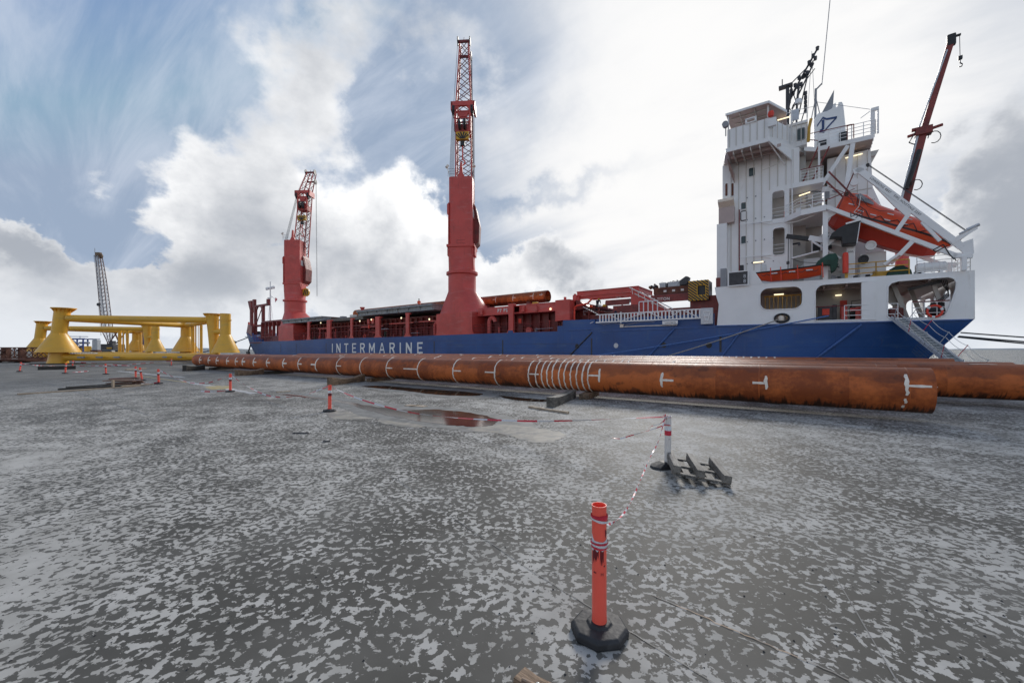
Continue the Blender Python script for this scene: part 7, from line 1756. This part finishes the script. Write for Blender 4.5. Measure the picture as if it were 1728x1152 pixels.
text('lettering', 'LAUREN', .24, Matrix.Translation((-19.95, -.35, 4.16)) @ Matrix.Rotation(R(90), 4, 'X'), 'dark', al, .003, 1.3)
MB().tube((-24.3, -.12, 4.02), (-18.8, -.12, 4.02), .045, 6).box(-24.8, -24.4, -.15, -.05, 3.95, 4.3).build('stowage_bar', 'mark', al)

# ================================================================== GANGWAY, ROPES
gt, gb = Vector((-2.35, .85, 4.05)), Vector((.55, -4.4, .12))
gw = sthing('gangway', 'grey aluminium gangway sloping from the stern down to the quay', 'gangway')
gd = (gb - gt); gl_ = gd.length; gdn = gd.normalized(); gs = gdn.cross(Vector((0, 0, 1))).normalized(); gu = gs.cross(gdn)
def gp_(t, s_, h): return gt + gd * t + gs * s_ + gu * h
for s_ in (-.42, .42): MB().beam(gp_(0, s_, 0), gp_(1, s_, 0), .07, .26).build('gangway_beam', 'alu', gw)
MB().beam(gp_(.02, 0, -.02), gp_(.98, 0, -.02), .78, .03).build('walkway', 'grating', gw)
tm = None
for i in range(22):
    t = .03 + i * .0435; MB().beam(gp_(t, -.38, .015), gp_(t, .38, .015), .05, .035).build('tread_bar', 'alu', gw)
sd_ = Vector(gs) * (1 if gs.dot(Vector((0, -1, 0))) > 0 else -1)
for i in range(5):
    t = .06 + i * .22
    for s_ in (-.46, .46): MB().tube(gp_(t, s_, 0), gp_(t, s_, 0) + gu * .95 + gs * (s_ * .5), .022, 6).build('stanchion', 'tapered' if i % 2 else 'alu', gw)
for s_ in (-.46, .46):
    for h_ in (.9, .5):
        m_ = MB()
        for i in range(4):
            a_ = gp_(.06 + i * .22, s_, 0) + gu * h_ + gs * (s_ * .5); b_ = gp_(.28 + i * .22, s_, 0) + gu * h_ + gs * (s_ * .5)
            m_.path([tuple(a_.lerp(b_, j / 6) - Vector((0, 0, .5 * (j / 6) * (1 - j / 6)))) for j in range(7)], .016, 5)
        m_.build('rope_rail', 'postwhite', gw)
MB().beam(gp_(.60, -.47, .0), gp_(.78, -.47, .0), .02, .24).build('yellow_edge', 'hook', gw)
MB().tube(gp_(.97, -.5, -.02), gp_(.97, .5, -.02), .10, 10).build('gangway_roller', 'black', gw)
nt_ = sthing('safety_net', 'dark safety net hanging beside the foot of the gangway', 'net')
m_ = MB()
for i in range(9):
    a_ = gp_(.55 + .05 * i, .75 + .05, .75); b_ = gp_(.62 + .05 * i, 1.55, .0 - .12 * i * .2)
    m_.tube(a_, b_, .008, 3)
for j in range(8):
    t = j / 7; m_.path([tuple(gp_(.55 + .05 * i + .07 * t, .8 + .75 * t, .75 - (.75 + .024 * i) * t)) for i in range(9)], .008, 3)
m_.build('net_mesh', 'dark', nt_)
MB().tube(gp_(.82, .7, -.3), gp_(.98, 1.6, .55), .035, 6).tube(gp_(.97, 1.6, .5), gp_(1.12, 1.9, -.2), .02, 5).build('net_pole', 'black', nt_)

def rope(label, pts, r, mat, sag=0, group='mooring ropes of the ship'):
    P = [Vector(p) for p in pts]; out = []
    if len(P) == 2 and sag: out = [P[0].lerp(P[1], i / 24) - Vector((0, 0, 4 * sag * (i / 24) * (1 - i / 24))) for i in range(25)]
    else: out = P
    o = MB().path([tuple(p) for p in out], r, 7).build('mooring_rope', mat, smooth=True); return tag(o, label, 'rope', group)
rope('blue mooring rope running forward from the open poop bay', [W(-6.95, .5, 4.35), W(-32.0, -2.2, .45)], .045, 'ropeblue', .25)
rope('grey mooring rope running forward from the oval fairlead', [W(-10.25, -.1, 4.2), W(-21.5, -2.2, .4)], .045, 'rope', .15)
rope('upper dark mooring rope running from the stern out past the right edge', [W(.6, 1.6, 2.9), W(22, -1.6, 1.0)], .045, 'ropedark', .25)
rope('lower doubled dark mooring rope below the upper one at the stern', [W(.5, 1.7, 2.65), W(20, -1.7, .65)], .05, 'ropedark', .2)
rope('second strand of the lower doubled dark mooring rope', [W(.45, 1.75, 2.6), W(20, -1.9, .6)], .045, 'ropedark', .3)
rope('bow mooring rope leading down to the quay behind the yellow frames', [W(-139.5, 4.8, 4.9), W(-157, -2.2, .5)], .12, 'ropedark', .25)
cl = MB()
for i in range(7): cl.lathe([(0, -.3), (.35, -.2), (.4, .1), (0, .4)], (rv.uniform(-.7, .7), rv.uniform(-.3, .3), rv.uniform(-.6, .5)), 7)
o = cl.build('rope_chafe_bundle', 'black'); o.location = W(-144.6, 2.6, 3.4); tag(o, 'black bundle of chafing gear hanging on the bow mooring rope', 'chafing gear')
for (u, q, s_) in ((-32.2, -2.3, 'beside the end of the blue mooring rope'), (-21.7, -2.3, 'beside the end of the grey mooring rope'), (21, -1.8, 'off to the right where the dark ropes end'), (-157.3, -2.4, 'behind the yellow frames where the bow rope ends')):
    o = MB().lathe([(.3, 0), (.28, .08), (.18, .12), (.16, .38), (.26, .48), (.2, .56), (0, .58)], n=20, cap=False).build('mooring_bollard', 'dark', smooth=True); o.location = W(u, q, 0); tag(o, 'squat dark mooring bollard ' + s_, 'bollard', 'mooring bollards on the quay edge')
for i in range(0):
    o = MB().lathe([(.25, -.55), (.55, -.55), (.55, .55), (.25, .55)], n=18).build('quay_fender', 'rubber', smooth=True); o.location = W(-8 - i * 14, -.65, -.9); tag(o, 'round black rubber fender squeezed between the quay wall and the ship', 'fender', 'rubber fenders along the quay wall')

# ================================================================== PEOPLE
def person(label, loc, rz, pose, jacket, helmet, trousers='navy'):
    root = thing('person', label, 'person', loc, rz)
    me = bpy.data.meshes.new('body'); 
    if pose == 'sit': J = dict(pel=(0, 0, .14), kl=(.12, -.34, .26), kr=(-.12, -.34, .26), fl=(.12, -.50, .06), fr=(-.12, -.50, .06), sp=(0, -.02, .36), ch=(0, -.05, .58), nk=(0, -.06, .73), hd=(0, -.08, .90), sl=(.20, -.04, .64), sr=(-.20, -.04, .64), el=(.28, -.12, .40), er=(-.28, -.12, .40), hl=(.18, -.32, .34), hr=(-.18, -.32, .34))
    elif pose == 'kneel': J = dict(pel=(0, 0, .48), kl=(.12, -.30, .30), kr=(-.12, -.30, .30), fl=(.14, .12, .06), fr=(-.14, .12, .06), sp=(0, -.05, .75), ch=(0, -.10, .98), nk=(0, -.12, 1.13), hd=(0, -.15, 1.30), sl=(.20, -.10, 1.04), sr=(-.20, -.10, 1.04), el=(.26, -.22, .80), er=(-.26, -.22, .80), hl=(.16, -.42, .66), hr=(-.16, -.42, .66))
    elif pose == 'bend': J = dict(pel=(0, 0, .92), kl=(.11, -.06, .50), kr=(-.11, -.06, .50), fl=(.12, .02, .06), fr=(-.12, .02, .06), sp=(0, -.12, 1.12), ch=(0, -.30, 1.28), nk=(0, -.42, 1.34), hd=(0, -.56, 1.42), sl=(.20, -.34, 1.28), sr=(-.20, -.34, 1.28), el=(.24, -.46, 1.04), er=(-.24, -.46, 1.04), hl=(.18, -.66, .94), hr=(-.18, -.66, .94))
    else: J = dict(pel=(0, 0, .94), kl=(.10, -.02, .50), kr=(-.10, .0, .50), fl=(.11, 0, .06), fr=(-.11, 0, .06), sp=(0, 0, 1.14), ch=(0, 0, 1.36), nk=(0, 0, 1.50), hd=(0, -.02, 1.67), sl=(.20, 0, 1.42), sr=(-.20, 0, 1.42), el=(.27, -.02, 1.14), er=(-.27, -.02, 1.14), hl=(.26, -.14, .90), hr=(-.26, -.14, .90))
    rad = dict(pel=.15, kl=.075, kr=.075, fl=.055, fr=.055, sp=.14, ch=.16, nk=.065, hd=.095, sl=.075, sr=.075, el=.052, er=.052, hl=.035, hr=.035)
    ks = list(J); E_ = [('pel', 'kl'), ('kl', 'fl'), ('pel', 'kr'), ('kr', 'fr'), ('pel', 'sp'), ('sp', 'ch'), ('ch', 'nk'), ('nk', 'hd'), ('ch', 'sl'), ('sl', 'el'), ('el', 'hl'), ('ch', 'sr'), ('sr', 'er'), ('er', 'hr')]
    me.from_pydata([J[k_] for k_ in ks], [(ks.index(a_), ks.index(b_)) for a_, b_ in E_], [])
    ob = bpy.data.objects.new('tmpbody', me); COL.objects.link(ob)
    sk = ob.modifiers.new('skin', 'SKIN')
    for i, k_ in enumerate(ks): me.skin_vertices[0].data[i].radius = (rad[k_], rad[k_]); me.skin_vertices[0].data[i].use_root = (k_ == 'pel')
    ss = ob.modifiers.new('sub', 'SUBSURF'); ss.levels = 1; ss.render_levels = 1
    dg = bpy.context.evaluated_depsgraph_get(); m2 = bpy.data.meshes.new_from_object(ob.evaluated_get(dg)); bpy.data.objects.remove(ob)
    m2.materials.clear()
    for k_ in (trousers, jacket, 'skin'): m2.materials.append(M[k_])
    pz = J['pel'][2] + .06; hz_ = J['nk'][2] + .03; hand = Vector(J['hl']), Vector(J['hr']); hd = Vector(J['hd'])
    for p in m2.polygons:
        c0 = p.center; p.use_smooth = True
        p.material_index = 2 if (c0 - hd).length < .15 or min((c0 - h_).length for h_ in hand) < .09 else (1 if c0.z > pz or min((c0 - Vector(J[e])).length for e in ('el', 'er')) < .2 else 0)
    put('body', m2, root)
    h = MB().lathe([(.135, 0), (.115, .015), (.11, .06), (.07, .115), (.0, .13)], (J['hd'][0], J['hd'][1], J['hd'][2] + .02), 16, cap=False); h.build('helmet', helmet, root, smooth=True)
    for s_, k_ in ((1, 'fl'), (-1, 'fr')):
        f = J[k_]; MB().loft([[(f[0] - .05, f[1] - .19, f[2] - .06), (f[0] + .05, f[1] - .19, f[2] - .06), (f[0] + .05, f[1] + .08, f[2] - .06), (f[0] - .05, f[1] + .08, f[2] - .06)], [(f[0] - .04, f[1] - .15, f[2] + .02), (f[0] + .04, f[1] - .15, f[2] + .02), (f[0] + .045, f[1] + .07, f[2] + .05), (f[0] - .045, f[1] + .07, f[2] + .05)]]).build('boot', 'black', root, bevel=.01)
    return root
person('person in orange jacket and dark helmet sitting on the grey hatch cover', tuple(W(-59.6, .9, 8.36)), R(165), 'sit', 'hivisorange', 'black')
person('person in dark jacket and yellow green helmet bending by the red fairing', tuple(W(-29.6, 3.2, 6.0)), R(150), 'bend', 'navy', 'hivis')
person('person in dark overalls and orange helmet under the red pedestal top', tuple(W(-26.4, 2.0, 4.4)), R(170), 'stand', 'navy', 'hivisorange')
MB().box(-31, -23.4, 1.3, 5.2, 4.2, 4.4).build('side_platform', 'darkred', ship)
MB().box(-31, -28.4, 2.6, 5.4, 5.85, 6.0).build('side_platform', 'darkred', ship)
MB().box(-27.4, -26.6, 1.6, 2.4, 3.4, 4.38).build('deck_box', 'darkred', ship)

# each part of the ship sits where its own distance from the side puts it
for o in list(ship.children):
    if o.type != 'MESH': continue
    ys = [v_.co.y for v_ in o.data.vertices]; q0 = min(ys) + o.location.y
    if o.name.startswith('crane_pedestal'): q0 = 2.4 if o.data.vertices[0].co.x > -80 else 3.6
    o.location.x += .187 * max(0.0, min(q0, 16.0))
